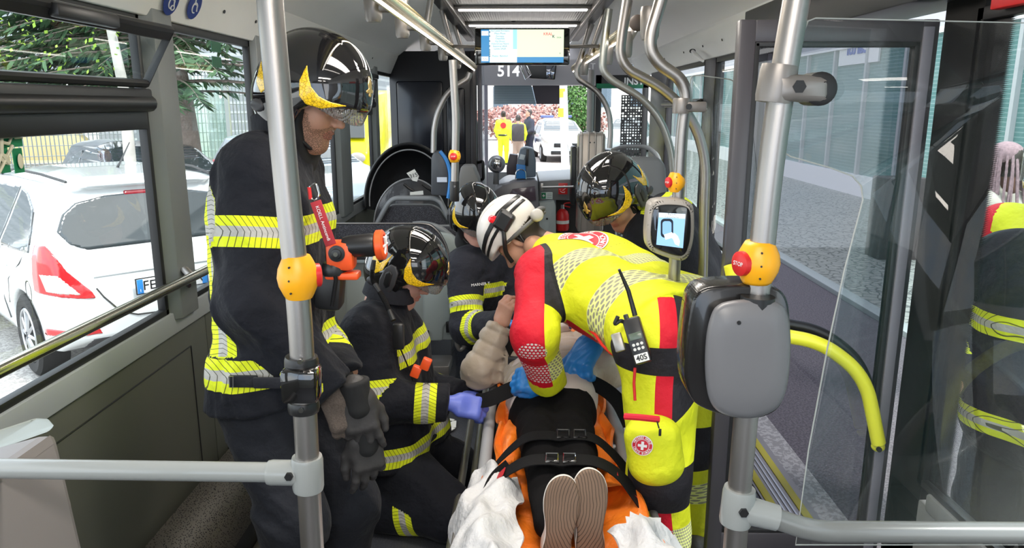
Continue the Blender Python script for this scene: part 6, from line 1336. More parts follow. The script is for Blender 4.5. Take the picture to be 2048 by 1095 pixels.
for y in (1.55, 2.2, 2.9, 3.6): t.tube([(X0-.295, y, .245), (X0+.295, y, .245)], .014, 10)
for y in (1.9, 3.2): t.tube([(X0-.16, y, .26), (X0-.16, y+.1, .35)], .012, 8); t.tube([(X0+.16, y, .26), (X0+.16, y+.1, .35)], .012, 8)
t.build('cross_frame', M_joint, r)
t = MB(); t.tube([(X0-.245, 1.75, .33), (X0-.245, 3.4, .33)], .030, 12); t.build('black_cover', M_black, r)
t = MB(); c = PZ(945, 1003, .30); t.lathe(c-V((0, .01, 0)), c+V((0, .012, 0)), [(0, .026), (0, .030), (.022, .030), (.022, .026), (0, .026)]); t.build('red_loop', M_red, r)
# orange rescue blanket bulges beside the hips
t = MB()
for s_ in (-1, 1):
    def roll(u, v, s_=s_):
        y = 2.08+u*1.0; a = v*2*PI; rr = .040+.010*math.sin(y*19+s_)+.006*math.sin(a*3+y*30); return (X0+s_*(.158+.012*math.sin(y*4))+rr*.9*math.cos(a), y, .475+rr*1.1*math.sin(a))
    t.grid(roll, 60, 20)
t.build('blanket_edge', M_tarp, r, label='rumpled orange blanket edges')
# white sheet over the foot end
q = NT('white_sheet'); q.base(q.mix(q.noise(6), (.56, .56, .58), (.64, .64, .65))); q.set(Roughness=.75); q.bump(q.noise(9, 6), .05, .8); M_sheet = q.m
def foot(u, v):
    a = (u-.5)*2; y = 1.42+.72*v; x = X0+.0+a*(.34-.02*v); gap = max(0, 1-abs(a)/.34)
    ridge = .10*math.exp(-((abs(a)-.62)/.26)**2); z = .50+ridge*(1.05-.6*v)+.012*math.sin(a*14+y*17)+.010*math.sin(a*25-y*33)-.16*max(0, abs(a)-.86)*4-.10*max(0, .2-v)*3
    z -= gap*.06*(1 if v > .35 else 0); return (x+.012*math.sin(y*26+a*3), y+.03*math.sin(a*6)+.08*(abs(a) > .3)*0, z)
b_ = MB(); nu, nv = 64, 34; g = [[V(foot(i/nu, j/nv)) for j in range(nv+1)] for i in range(nu+1)]
vv = [[b_.b.verts.new(g[i][j]) for j in range(nv+1)] for i in range(nu+1)]
for i in range(nu):
    for j in range(nv):
        a_ = abs((i+.5)/nu-.5)*2; v_ = (j+.5)/nv
        if a_ < .36 and v_ > .30+.03*math.sin(i*.4): continue
        if i > nu/2 and v_ > .66+.03*math.sin(i*.5)+.25*(a_-.9): continue
        b_.face([vv[i][j], vv[i+1][j], vv[i+1][j+1], vv[i][j+1]])
b_.solid(.006); o = b_.build('white_sheet', M_sheet, ang=80); single(o, 'white sheet bunched around the soles at the foot of the stretcher', 'sheet')
# restraint straps
def strap(name, lab, pts, w, m, up, group=None, th=.003):
    pts = [V(p) for p in pts]; pts = fillet(pts, .06, 5); up = V(up); b = MB(); A_, Bv, Cv, Dv = [], [], [], []
    for i, p in enumerate(pts):
        d = (pts[min(i+1, len(pts)-1)]-pts[max(i-1, 0)]).normalized(); s = d.cross(up).normalized()*w/2; n = s.cross(d).normalized()*th/2
        A_.append(b.b.verts.new(p-s-n)); Bv.append(b.b.verts.new(p+s-n)); Cv.append(b.b.verts.new(p+s+n)); Dv.append(b.b.verts.new(p-s+n))
    for i in range(len(pts)-1):
        for Q, R in ((A_, Bv), (Bv, Cv), (Cv, Dv), (Dv, A_)): b.face([Q[i], R[i], R[i+1], Q[i+1]])
    b.face([A_[0], Bv[0], Cv[0], Dv[0]]); b.face([A_[-1], Bv[-1], Cv[-1], Dv[-1]]); return b
M_web = mat('black_webbing', (.007, .007, .008), .75, bump=.002, bs=400, spec=.15)
def buckle(c, par, w=.055, m=None, R=None):
    R = R or Matrix(); m = m or M_chrome
    for dx in (-.026, .026):
        t = MB(); c2 = V(c)+V((dx, 0, 0)); t.tube([c2+V((-.018, -.02, 0)), c2+V((.018, -.02, 0)), c2+V((.018, .02, .004)), c2+V((-.018, .02, .004))], .0042, 6, closed=True); t.build('buckle_frame', m, par)
for nm, y, z, lab, xr_, w in (('knee_strap', 2.185, .632, 'black strap over the knees nearer the hips', .30, .045), ('shin_strap', 2.06, .612, 'black strap with silver buckle and red ends over the shins', .30, .050)):
    r = thing(nm, lab, 'strap', (X0, y, z)); w = w*1.35; t = strap(nm, lab, [(X0-.23, y+.01, .49), (X0-.17, y, .57), (X0-.10, y, z), (X0-.03, y, z+.002), (X0, y, z-.004), (X0+.03, y, z+.002), (X0+.11, y, z), (X0+.18, y-.01, .57), (X0+.24, y-.03, .49)], w, None, (0, 0, 1)); t.build('webbing', M_web, r)
    buckle((X0+(.0 if 'shin' in nm else .04), y, z+.006), r, m=M_chrome if 'shin' in nm else M_black)
    if 'shin' in nm:
        for s_ in (-1, 1): t = strap('x', '', [(X0+s_*.24, y-.01*s_, .495), (X0+s_*.17, y, .575)], .045, None, (0, 0, 1), .008); t.build('red_end', mat('red_web', (.55, .02, .03), .6), r)
r = thing('shoulder_strap', 'black harness strap crossing the beige jacket down to a black buckle', 'strap', P(1030, 735, 2.9)); t = strap('a', '', [P(1000, 635, 3.12), P(1018, 680, 3.0), P(1032, 712, 2.92)], .052, None, (0, -.6, 1)); t.build('webbing', M_web, r)
t = MB(); c = P(1033, 722, 2.88); t.box(c-V((.035, .012, .02)), c+V((.035, .012, .02)), .004); t.box(c-V((.03, .016, .05)), c+V((.02, .008, -.01)), .004); t.build('buckle', M_black, r)
r = thing('chest_strap', 'wide black strap held between the violet and the blue gloves', 'strap', P(980, 800, 2.7)); t = strap('a', '', [P(948, 800, 2.66), P(975, 800, 2.62), P(1012, 782, 2.64), P(1045, 768, 2.68)], .06, None, (0, -.7, .7)); t.build('webbing', M_web, r)
r = thing('hip_strap', 'black strap running down over the right side of the stretcher', 'strap', P(1230, 780, 2.7)); t = strap('a', '', [P(1140, 750, 2.75), P(1190, 765, 2.72), P(1235, 795, 2.65), P(1262, 850, 2.55)], .06, None, (0, -.7, .7)); t.build('webbing', M_web, r)
r = thing('foot_strap', 'slack black strap hanging down the left side of the stretcher', 'strap', P(950, 1000, 2.1)); t = strap('a', '', [P(1015, 925, 2.12), P(985, 950, 2.08), P(960, 1010, 1.98), P(945, 1075, 1.95)], .022, None, (0, -1, .3)); t.build('webbing', M_web, r)
# ================================================================ the people in the bus
def Yp(p, **k):
    p = V(p)
    for a, b in k.items(): setattr(p, a, b)
    return p
def torso(sn, sf, pn, pf, r, neck, rs=None):
    """near/far shoulder, near/far hip"""
    sn, sf, pn, pf, neck = map(V, (sn, sf, pn, pf, neck)); rs = rs or r*.62; m = (sn+sf)/2
    return [B('torso', sn.lerp(m, .45)*.8+pn*.2, pn.lerp(pf, .2), r*.92, r*.88), B('torso', sf.lerp(m, .45)*.8+pf*.2, pf.lerp(pn, .2), r*.92, r*.88),
            B('yoke', sn.lerp(m, .2), sf.lerp(m, .2), rs), B('neck', m, neck, r*.5, r*.42)]
# ---- A: firefighter standing at the left pole ---------------------------------
def firefighter_A():
    r = person('firefighter standing upright behind the left pole, looking down, in black helmet', P(600, 1290, 2.1))
    sn, sf = P(512, 352, 1.97), P(575, 340, 2.30); pn, pf = P(532, 775, 1.98), P(572, 770, 2.24); nk = P(578, 262, 2.13)
    T = torso(sn, sf, pn, pf, .158, nk, .10)
    el, wrn = P(506, 605, 1.90), P(656, 775, 1.92); ef, wf = P(600, 610, 2.42), P(690, 760, 2.12)
    arm = [B('uarm', sn, el, .083, .078), B('farm', el, wrn, .078, .064)]; armf = [B('uarmf', sf, ef, .08, .072), B('farmf', ef, wf, .07, .062)]
    kn, an = P(585, 1035, 1.90), P(590, 1290, 2.02); kf, af = P(695, 1000, 2.10), P(680, 1255, 2.2)
    legs = [B('pelvis', pn, pf, .135), B('thigh', P(528, 815, 1.98), kn, .118, .094), B('shin', kn, an, .09, .078), B('thighf', P(610, 815, 2.22), kf, .112, .09), B('shinf', kf, af, .088, .075)]
    HM = Mh(P(617, 203, 2.12), (.9, -.24, -.40)); hH = Mh(P(626, 199, 2.12), (.9, -.22, -.30))
    HD = Mh(wrn+V((.02, 0, -.02)), (.30, -.02, -.9), (.25, -.95, .1))
    body_obj(r, T+arm+armf+legs, HM, M_skin, dict(beard=True, hair='short', h=.004))
    up = V((0, 0, 1)); hem = P(430, 690, 2.0)
    TB = {'torso', 'yoke', 'pelvis'}
    bands = [('uarm', .150), ({'torso'}, P(540, 712, 2.0), (-.10, 0, 1)), ({'torso'}, P(540, 455, 2.0), (0, 0, 1)),
             ({'torso'}, P(450, 600, 2.0), (1, .25, .0), (P(450, 690, 2.0), (-.15, 0, 1))), ('farmf', .26)]
    bz = P(500, 792, 2.0)
    hemb = [B('torso', pn+V((0, 0, .02)), pn+V((-.01, 0, -.10)), .148, .155), B('torso', pf+V((0, 0, .02)), pf+V((-.01, 0, -.10)), .148, .155)]
    cloth('jacket', r, T+arm+armf+hemb, M_fire, bands, .010, .0085, 20, 3, cuts=[(bz, (.12, 0, -1))], h=.007)
    # stand-up collar
    t = MB(); c0, c1 = P(575, 262, 2.13), P(566, 222, 2.13)
    t.lathe(c0, c1, [(0, .088), (.0, .098), (.055, .090), (.058, .084), (.02, .080)]); t.build('collar', M_collar, r)
    cloth('trousers', r, legs, M_firetrs, [], .004, .010, 15, 8, cuts=[(P(590, 1270, 2), (0, 0, -1))])
    t = MB()
    for q in (an, af): t.ell(q+V((.06, 0, -.02)), (.15, .055, .06)); t.rbox(q+V((.06, 0, -.065)), (.29, .10, .025), None, .01)
    t.build('boots', M_leather, r)
    put_helmet(fire_helmet_parts(), hH, r)
    # the breathing tube behind the ear
    t = MB(); pts = [P(560, 150, 2.02), P(545, 185, 2.0), P(541, 225, 2.0), P(548, 265, 1.99)]
    pts = fillet(pts, .1, 14); t.tube(pts, [.009+.002*(i % 2) for i in range(len(pts))], 10); t.build('helmet_hose', M_rubber, r)
    for M, nm in ((HD, 'glove'),):
        me = hand_mesh(M, curl=(.45, .55, .4), thumb=.6, infl=.004, scale=1.05, mirror=False, h=.004); link(nm, me, M_knit, r)
    HF = Mh(wf+V((.01, 0, -.02)), (.45, -.25, -.8), (.8, -.5, .4)); link('glove', hand_mesh(HF, curl=(.6, .7, .5), thumb=.6, infl=.005, h=.004), M_leather, r)
    # pull strap at the hem
    t = MB(); t.rbox(P(487, 762, 1.83), (.075, .012, .032), None, .003); t.rbox(P(545, 765, 1.82), (.10, .010, .030), None, .003)
    t.build('hem_strap', M_collar, r); t = MB(); t.tube([P(459, 752, 1.82), P(459, 774, 1.82), P(466, 774, 1.82), P(466, 752, 1.82)], .0016, 6, closed=True); t.build('strap_buckle', M_chrome, r)
    return r
def tag_thing(name, label, a, b, w, txt, m=M_red):
    """a fabric key tag hanging from a to b with printed lines"""
    a, b = V(a), V(b); d = (b-a); L = d.length; d.normalize(); x = d.cross(V((0, 1, 0))).normalized(); n = x.cross(d)
    r = thing(name, label, 'tag', b); R = Matrix((x, n, -d)).transposed()
    t = MB(); t.rbox((a+b)/2, (w, .004, L), R, .0015); t.build('tag_cloth', m, r)
    o = text_obj('print', txt, w*.42, (a+b)/2-V((0, .0032, 0)) if n.y < 0 else (a+b)/2-n*.0032, d, d.cross(V((0, 1, 0))), M_white, r, .0003)
    return r
def flashlight(c):
    r = thing('flashlight', "orange and black angled flashlight clipped to the standing firefighter's chest", 'flashlight', c)
    t = MB(); t.box(V(c)+V((-.045, -.03, -.045)), V(c)+V((.03, .03, .035)), .014); t.rbox(V(c)+V((-.005, 0, -.06)), (.09, .05, .02), None, .006); t.build('housing', M_orange, r)
    t = MB(); t.lathe(V(c)+V((.0, 0, .018)), V(c)+V((.09, 0, .024)), [(0, .026), (.02, .03), (.075, .032), (.085, .03)]); t.build('head_tube', M_black, r)
    t = MB(); t.lathe(V(c)+V((.088, 0, .022)), V(c)+V((.12, 0, .025)), [(0, .036), (.004, .041), (.02, .041), (.024, .036), (.024, .028), (.012, .026)]); t.build('lens_ring', M_orange, r)
    t = MB()
    for k in range(3):
        a = k*PI/3; u = V((0, math.cos(a), math.sin(a)))*.027; t.tube([V(c)+V((.113, 0, .024))-u, V(c)+V((.113, 0, .024))+u], .003, 6)
    t.build('lens_guard', M_white, r)
    t = MB(); t.lathe(V(c)+V((-.012, -.028, .005)), V(c)+V((-.012, -.045, .005)), [(0, .022), (.006, .022), (.007, .014), (.012, .013), (.013, .008)]); t.build('knob', M_black, r)
    t = MB(); t.lathe(V(c)+V((-.012, -.0405, .005)), V(c)+V((-.012, -.046, .005)), [(0, .006), (.004, .006)]); t.build('screw', M_chrome, r)
    return r
def firefighter_B():
    r = person('firefighter kneeling beside the stretcher in profile wearing violet gloves', PZ(830, 1000, 0))
    sn, sf = P(738, 660, 2.70), P(790, 650, 3.02); pn, pf = P(775, 865, 2.74), P(828, 860, 2.96); nk = P(785, 592, 2.86)
    T = torso(sn, sf, pn, pf, .152, nk, .10)
    el, w1 = P(752, 800, 2.60), P(893, 806, 2.62); ef, w2 = P(832, 770, 3.12), P(925, 792, 2.92)
    arm = [B('uarm', sn, el, .085, .08), B('farm', el, w1, .078, .066)]; armf = [B('uarmf', sf, ef, .08, .072), B('farmf', ef, w2, .07, .06)]
    kn, an = Yp(P(900, 1020, 2.60), z=.115), Yp(P(765, 1015, 2.66), z=.075); kf, af = Yp(P(905, 930, 2.98), z=.11), Yp(P(800, 940, 3.1), z=.08)
    hn, hf = P(785, 920, 2.74), P(835, 905, 2.95)
    legs = [B('pelvis', pn+V((0, 0, .02)), pf, .14), B('thigh', hn, kn, .125, .105), B('shin', kn, an, .092, .075), B('thighf', hf, kf, .12, .1), B('shinf', kf, af, .09, .075)]
    HM = Mh(P(806, 549, 2.88), (.88, -.16, -.42)); hH = Mh(P(813, 545, 2.88), (.88, -.16, -.34))
    body_obj(r, T+arm+armf+legs, HM, M_skin2, dict(h=.0045))
    bands = [('uarm', .235), ('farm', .185), ('farmf', .12), ({'torso'}, P(800, 893, 2.7), (-.06, 0, 1)), ({'torso'}, P(810, 702, 2.75), (-.1, 0, 1), (P(780, 700, 2.75), (1, 0, 0)))]
    hemb = [B('torso', pn, pn+V((.0, 0, -.10)), .148, .15), B('torso', pf, pf+V((0, 0, -.10)), .148, .15)]
    cloth('jacket', r, T+arm+armf+hemb, M_fire, bands, .010, .0080, 20, 5, cuts=[(P(790, 925, 2.7), (.05, 0, -1))], h=.0075)
    cloth('trousers', r, legs, M_fire, [('shin', .16)], .006, .009, 16, 9)
    t = MB(); t.lathe(P(777, 592, 2.86), P(785, 555, 2.86), [(0, .09), (0, .105), (.06, .098), (.065, .09), (.02, .085)]); t.build('collar', M_collar, r)
    t = MB()
    for q in (an, af): t.ell(q+V((-.05, .0, .0)), (.11, .05, .06))
    t.build('boots', M_leather, r)
    put_helmet(fire_helmet_parts(), hH, r)
    link('glove', hand_mesh(Mh(w1+V((.035, 0, -.004)), (.95, .05, -.2), (.15, -.7, .6)), curl=(.7, .9, .6), thumb=.7, infl=.004, h=.004), M_nitrile2, r)
    link('glove', hand_mesh(Mh(w2+V((.02, 0, -.01)), (.8, -.3, -.3), (.3, -.5, .8)), curl=(.6, .8, .5), thumb=.7, infl=.004, h=.0045), M_nitrile2, r)
    # coiled radio cord and push-to-talk unit
    t = MB(); pts = fillet([P(748, 520, 2.72), P(742, 555, 2.72), P(770, 600, 2.66), P(787, 640, 2.62)], .12, 40); t.tube(pts, [.008+.0022*(i % 2) for i in range(len(pts))], 8); t.build('coiled_cord', M_rubber, r)
    t = MB(); t.rbox(P(797, 672, 2.60), (.042, .03, .10), None, .01); t.tube([P(800, 695, 2.6), P(815, 730, 2.61), P(826, 760, 2.63)], .003, 6); t.build('talk_button', M_black, r)
    for x, y in ((832, 742), (852, 727)):
        t = MB(); t.rbox(P(x, y, 2.62), (.035, .03, .045), Matrix.Rotation(.4, 3, 'Y'), .006); t.build('glow_stick_end', M_orange, r, label='orange cap')
    return r
def firefighter_C():
    r = person('firefighter crouching farthest away with blue gloves at the patient head', PZ(970, 720, 0))
    sn, sf = P(926, 535, 3.85), P(1012, 530, 4.10); pn, pf = P(955, 700, 4.1), P(1010, 700, 4.25); nk = P(965, 492, 3.95)
    T = torso(sn, sf, pn, pf, .148, nk, .10)
    el, w1 = P(936, 655, 3.72), P(1004, 648, 3.50); ef, w2 = P(1040, 620, 3.95), P(1040, 650, 3.65)
    arm = [B('uarm', sn, el, .082, .075), B('farm', el, w1, .073, .060)]; armf = [B('uarmf', sf, ef, .08, .072), B('farmf', ef, w2, .07, .06)]
    legs = [B('pelvis', pn, pf, .13), B('thigh', pn, Yp(P(950, 740, 3.95), z=.12), .12, .1), B('thighf', pf, Yp(P(1040, 740, 3.95), z=.12), .12, .1), B('shin', Yp(P(950, 740, 3.95), z=.12), Yp(P(950, 700, 4.3), z=.09), .09, .08), B('shinf', Yp(P(1040, 740, 3.95), z=.12), Yp(P(1030, 700, 4.3), z=.09), .09, .08)]
    fw = (.28, -.85, -.38); HM = Mh(P(955, 440, 3.90), fw); hH = Mh(P(950, 436, 3.90), fw)
    body_obj(r, T+arm+armf+legs, HM, M_skin2, dict(h=.006))
    bands = [('uarm', .20), ('farm', .10), ({'torso'}, P(975, 583, 3.8), (.12, 0, 1), (P(946, 583, 3.8), (1, 0, 0)))]
    cloth('jacket', r, T+arm+armf, M_fire2, bands, .012, .005, 17, 6, h=.0095)
    cloth('trousers', r, legs, M_fire, [], .008, .005, 14, 9, h=.013)
    put_helmet(fire_helmet_parts(), hH, r)
    text_obj('name_badge', 'MARNER T.', .02, P(962, 568, 3.66), (1, 0, .12), (0, .1, 1), M_white, r, .0003)
    link('glove', hand_mesh(Mh(w1+V((.01, -.01, 0)), (.7, -.45, .15), (0, .2, 1)), curl=(.5, .6, .5), thumb=.5, infl=.004, h=.0055), M_nitrile, r)
    link('glove', hand_mesh(Mh(w2, (-.3, -.8, -.1), (0, 0, 1)), curl=(.5, .6, .5), thumb=.5, infl=.004, h=.0055, mirror=True), M_nitrile, r)
    return r
def firefighter_D():
    r = person('firefighter bent over behind the paramedic with head hanging low', PZ(1385, 850, 0))
    sn, sf = P(1300, 470, 3.12), P(1338, 432, 3.48); pn, pf = P(1392, 610, 3.35), P(1420, 600, 3.62); nk = P(1270, 418, 3.24)
    T = torso(sn, sf, pn, pf, .165, nk, .105)
    el, w1 = P(1290, 600, 3.05), P(1230, 660, 2.98); ef, w2 = P(1270, 560, 3.5), P(1215, 620, 3.35)
    arm = [B('uarm', sn, el, .085, .078), B('farm', el, w1, .075, .062)]; armf = [B('uarmf', sf, ef, .08, .072), B('farmf', ef, w2, .07, .06)]
    legs = [B('pelvis', pn, pf, .14), B('thigh', pn, Yp(P(1385, 760, 3.3), z=.40), .125, .1), B('thighf', pf, Yp(P(1420, 740, 3.6), z=.42), .125, .1),
            B('shin', Yp(P(1385, 760, 3.3), z=.40), Yp(P(1390, 860, 3.4), z=.08), .09, .08), B('shinf', Yp(P(1420, 740, 3.6), z=.42), Yp(P(1430, 840, 3.7), z=.08), .09, .08)]
    fw = (-.52, -.50, -.62); HM = Mh(P(1238, 398, 3.15), fw); hH = Mh(P(1226, 391, 3.15), fw)
    body_obj(r, T+arm+armf+legs, HM, M_skin_d if False else M_skin, dict(h=.0055))
    bands = [({'yoke'}, P(1332, 394, 3.3), (.5, -.3, .4)), ('uarm', .2)]
    cloth('jacket', r, T+arm+armf, M_fire, bands, .012, .005, 17, 7, h=.0095)
    cloth('trousers', r, legs, M_fire, [], .008, .005, 14, 9, h=.013)
    put_helmet(fire_helmet_parts(), hH, r)
    return r
# ---- E: paramedic in yellow and red ---------------------------------------------
def emblem(name, par, body, c, n, up, rad, t1='WEISSES KREUZ', t2='CROCE BIANCA', push=.15, flip=1):
    """round red emblem with a white cross, laid onto the cloth"""
    n = V(n).normalized(); u = V(up); u = (u-n*u.dot(n)).normalized(); x = u.cross(n); loc = rootloc(par)
    bv = BVHTree.FromPolygons([v.co+rootloc(body) for v in body.data.vertices], [p.vertices[:] for p in body.data.polygons])
    def drape(me, off):
        for v in me.vertices:
            w = V(c)+x*v.co.x+u*v.co.y; h = bv.ray_cast(w+n*push, -n, push*3)
            v.co = (h[0] if h[0] is not None else w)+n*(off+v.co.z)
        return me
    def disc(r0, r1, nr=5, na=48):
        t = MB(); t.grid(lambda i, j: ((r0+(r1-r0)*j)*math.cos(i*2*PI), (r0+(r1-r0)*j)*math.sin(i*2*PI), 0), na, nr); return t.mesh()
    root = link(name, drape(disc(.0005, rad), .002), mat('emblem_red', (.62, .02, .04), .6), par, label='round red and white emblem with a white cross')
    link('ring', drape(disc(rad*.93, rad*1.0, 1), .0032), M_white, root); link('ring', drape(disc(rad*.60, rad*.64, 1), .0032), M_white, root)
    t = MB()
    def bar(a, b, w, hh): t.grid(lambda i, j: (a+(i-.5)*w, b+(j-.5)*hh, 0), 6, 6)
    bar(0, 0, rad*.86, rad*.26); bar(0, rad*.28, rad*.26, rad*.30); bar(0, -rad*.28, rad*.26, rad*.30)
    link('cross', drape(t.mesh(), .0036), M_white, root)
    for txt, sgn in ((t1, 1), (t2, -1)):
        ms = []
        for i, ch in enumerate(txt):
            if ch == ' ': continue
            me = text_mesh(ch, rad*.30, .0, True); a = (i-(len(txt)-1)/2)*2.55/len(txt)
            if sgn > 0: ang = PI/2-a; rot = ang-PI/2
            else: ang = -PI/2+a; rot = ang+PI/2
            me.transform(Matrix.Translation((rad*.79*math.cos(ang), rad*.79*math.sin(ang), 0)) @ Matrix.Rotation(rot, 4, 'Z')); ms.append(me)
        link('lettering', drape(join_meshes('l', ms), .0034), M_white, root, smooth=False)
    return root
def paramedic_E():
    r = person('paramedic in yellow and red leaning over the patient', PZ(1370, 1180, 0) if False else V((.56, 2.28, 0)))
    sn, sf = P(1082, 552, 2.62), P(1195, 515, 3.0); pn, pf = P(1318, 672, 2.24), P(1385, 640, 2.50); nk = P(1068, 492, 2.88)
    m = (sn+sf)/2
    T = [B('torso', sn.lerp(m, .5)*.86+pn*.14, pn.lerp(pf, .25), .138, .145), B('torso', sf.lerp(m, .4)*.86+pf*.14, pf.lerp(pn, .25), .138, .145), B('yoke', sn.lerp(m, .35), sf.lerp(m, .2), .098), B('neck', m, nk, .070, .055)]
    el, w1 = P(1070, 668, 2.40), P(1094, 762, 2.55); ef, w2 = P(1215, 640, 3.10), P(1195, 672, 2.92)
    arm = [B('uarm', sn, el, .086, .068), B('farm', el, w1, .067, .058)]; armf = [B('uarmf', sf, ef, .08, .065), B('farmf', ef, w2, .062, .055)]
    kn, an = P(1318, 945, 2.12), Yp(P(1340, 1200, 2.2), z=.08); kf, af = P(1375, 905, 2.42), Yp(P(1385, 1120, 2.52), z=.08)
    legs = [B('pelvis', pn, pf, .142), B('thigh', P(1322, 715, 2.24), kn, .125, .088), B('shin', kn, an, .085, .07), B('thighf', P(1385, 695, 2.48), kf, .12, .09), B('shinf', kf, af, .082, .07)]
    fw = (-.50, .05, -.86); HM = Mh(P(1041, 478, 2.98), fw, (-.8, .2, .5)); hH = Mh(P(1031, 466, 2.98), fw, (-.8, .2, .5))
    body_obj(r, T+arm+armf+legs, HM, M_skin, dict(hair='short', h=.0045))
    ax = (pn-(sn+sf)/2).normalized(); allb = T+arm+armf; labs = [b.lab for b in allb]; s0 = (sn+sf)/2
    def jf(p):
        w = near(p, allb); lab = np.array(labs)[w]; F = none_feats(len(p))
        du = rcone(p, arm[0].a, arm[0].b, .088, .068); tu = (p-A3(sn))@A3((el-sn).normalized()); Lu = (el-sn).length
        dT = np.minimum(rcone(p, T[0].a, T[0].b, .138, .145), rcone(p, T[1].a, T[1].b, .138, .145))
        dA = np.minimum(du, rcone(p, arm[1].a, arm[1].b, .066, .056)); on = (dT-dA)+.004          # >0 on the near arm
        tf = (p-A3(el))@A3((w1-el).normalized()); isf = rcone(p, arm[1].a, arm[1].b, .066, .056) < du
        u = np.where(isf, Lu+np.maximum(tf, 0)*.9, tu)
        side = (p-A3(sn))@A3(V((1, -.15, .0)).normalized())-.018-(u*.10)                              # right-hand strip of the sleeve
        strip = np.minimum(on, side)
        F['redm'] = np.minimum(on, -side); F['redm'] = np.where((isf) & (u > Lu+.20), -1, F['redm'])
        F['blackm'] = np.minimum(strip, Lu*.72-u)
        F['silver'] = np.minimum(on, .048-np.abs(u-Lu-.125)); ua = V(el-sn).normalized()
        pT = p-A3(s0); e1 = A3((pf-pn).normalized()); e2 = np.cross(A3(ax), e1); F['pu'] = np.where(on > 0, p[:, 2], pT@A3(ax)); F['pv'] = np.where(on > 0, p[:, 0] if True else np.where(isf, np.arctan2((p-A3(el))@np.cross(A3((w1-el).normalized()), A3((1, 0, 0))), (p-A3(el))@A3((1, 0, 0)))*.065, np.arctan2((p-A3(sn))@np.cross(A3((el-sn).normalized()), A3((1, 0, 0))), (p-A3(sn))@A3((1, 0, 0)))*.078), np.arctan2(pT@e2, pT@e1)*.17)
        F['seam'] = .008-np.abs(on)
        # red side panel under the arm
        dv = (p-A3(P(1150, 640, 2.55))); F['redm'] = np.maximum(F['redm'], np.where(on < -.01, np.minimum(.02-np.abs(dv@A3((.35, -.1, .9))), .10-np.abs(dv@A3((.9, 0, -.35)))), -1))
        t = (p-A3(s0))@A3(ax); tor = np.isin(lab, ['torso', 'yoke'])
        F['silver'] = np.where(on < 0, np.maximum(np.where(tor, .040-np.abs(t-.255), -1), np.where(tor, .040-np.abs(t-.46), -1)), F['silver'])
        far = np.isin(lab, ['uarmf', 'farmf']); F['redm'] = np.where(far, 1, F['redm'])
        F['seam'] = np.maximum(F['seam'], np.where(tor & (on < -.01), .0016-np.abs(t-.12), -1)); 
        return F
    jk = cloth('jacket', r, [b for b in allb if b.lab != 'neck']+[B('torso', m, m.lerp(nk, .50), .088, .078), B('torso', pn, pn+ax*.05, .145), B('torso', pf, pf+ax*.05, .145)], M_med, infl=.010, wa=.0075, fr=17, seed=12, feats=jf, h=.0065, cuts=[((pn+pf)/2+ax*.10, ax)])
    lb = [b.lab for b in legs]
    def tf_(p):
        F = none_feats(len(p)); w = near(p, legs); lab = np.array(lb)[w]; z = p[:, 2]
        nearleg = np.isin(lab, ['thigh', 'shin', 'pelvis'])
        axl = np.where(z > kn.z, A3(P(1330, 715, 2.24))[0]+(z*0), kn.x)
        cx = np.where(z > kn.z, kn.x+(hx-kn.x)*(z-kn.z)/(hz-kn.z), an.x+(kn.x-an.x)*(z-an.z)/(kn.z-an.z))
        d = p[:, 0]-cx; fr_ = (p[:, 1] < kn.y+.08)
        F['redm'] = np.where(nearleg, .026-np.abs(d+.012), -1); F['redm'] = np.minimum(F['redm'], np.where(fr_, 1, -1))
        bk = np.where(d > .014, 1, -1)*1.0
        top = np.minimum(bk*.05, z-(hz-.10)+.0*d); top = np.minimum(top, (z-(hz-.16))-(d-.02)*-.0+(.9*(.10-np.abs(d)) if False else 0))
        tri = np.minimum(d-.014, (z-(hz-.15))-.75*(d-.02))                                            # black wedge below the belt
        knee = np.minimum.reduce([d+.10, z-(kn.z-.10), (kn.z+.055)-z]); F['blackm'] = np.where(nearleg, np.maximum(tri, knee), np.minimum(z-(kn.z-.10), kn.z+.05-z))
        F['blackm'] = np.where(z > hz-.02, np.maximum(F['blackm'], .045-np.abs(z-hz-.035)), F['blackm'])
        F['pu'] = z; F['pv'] = np.arctan2(p[:, 0]-cx, p[:, 1]-kn.y)*.09
        F['silver'] = .045-np.abs(z-(kn.z-.21)); F['silver'] = np.where(lab == 'pelvis', -1, F['silver'])
        return F
    hz = P(1322, 715, 2.24).z; hx = P(1322, 715, 2.24).x
    tr = cloth('trousers', r, legs, M_med, infl=.006, wa=.006, fr=11, seed=21, feats=tf_, h=.007, cuts=[(V((0, 0, .12)), (0, 0, -1))])
    # the cargo pocket with its red zip flap
    pc = P(1300, 885, 2.02)
    pk = cloth('cargo_pocket', r, [B('p', P(1288, 870, 2.05), P(1296, 925, 2.05), .060, .064), B('p', P(1325, 872, 2.05), P(1330, 925, 2.05), .055, .06)], M_med, infl=0, wa=.004, fr=16, seed=5, h=.007, feats=lambda p: none_feats(len(p)), cuts=[(P(1300, 838, 2.0), (.05, 0, 1))])
    t = MB(); t.tube([P(1250, 832, 2.0), P(1280, 834, 1.975), P(1318, 838, 1.98)], .010, 8); t.build('pocket_zip', mat('cloth_red', (.62, .01, .03), .7), r)
    t = MB(); t.tube([P(1314, 842, 1.97), P(1318, 856, 1.965)], .002, 6); t.rbox(P(1320, 864, 1.965), (.008, .004, .022), None, .002); t.build('zip_pull', M_black, r)
    t = MB(); t.tube([P(1270, 735, 2.085), P(1268, 765, 2.08), P(1270, 800, 2.07)], .0045, 8); t.build('leg_zip', M_red, r)
    t = MB(); t.tube([P(1172, 655, 2.42), P(1190, 668, 2.36), P(1205, 690, 2.32), P(1222, 706, 2.27), P(1244, 716, 2.22)], .005, 8); t.build('chest_zip', M_red, r)
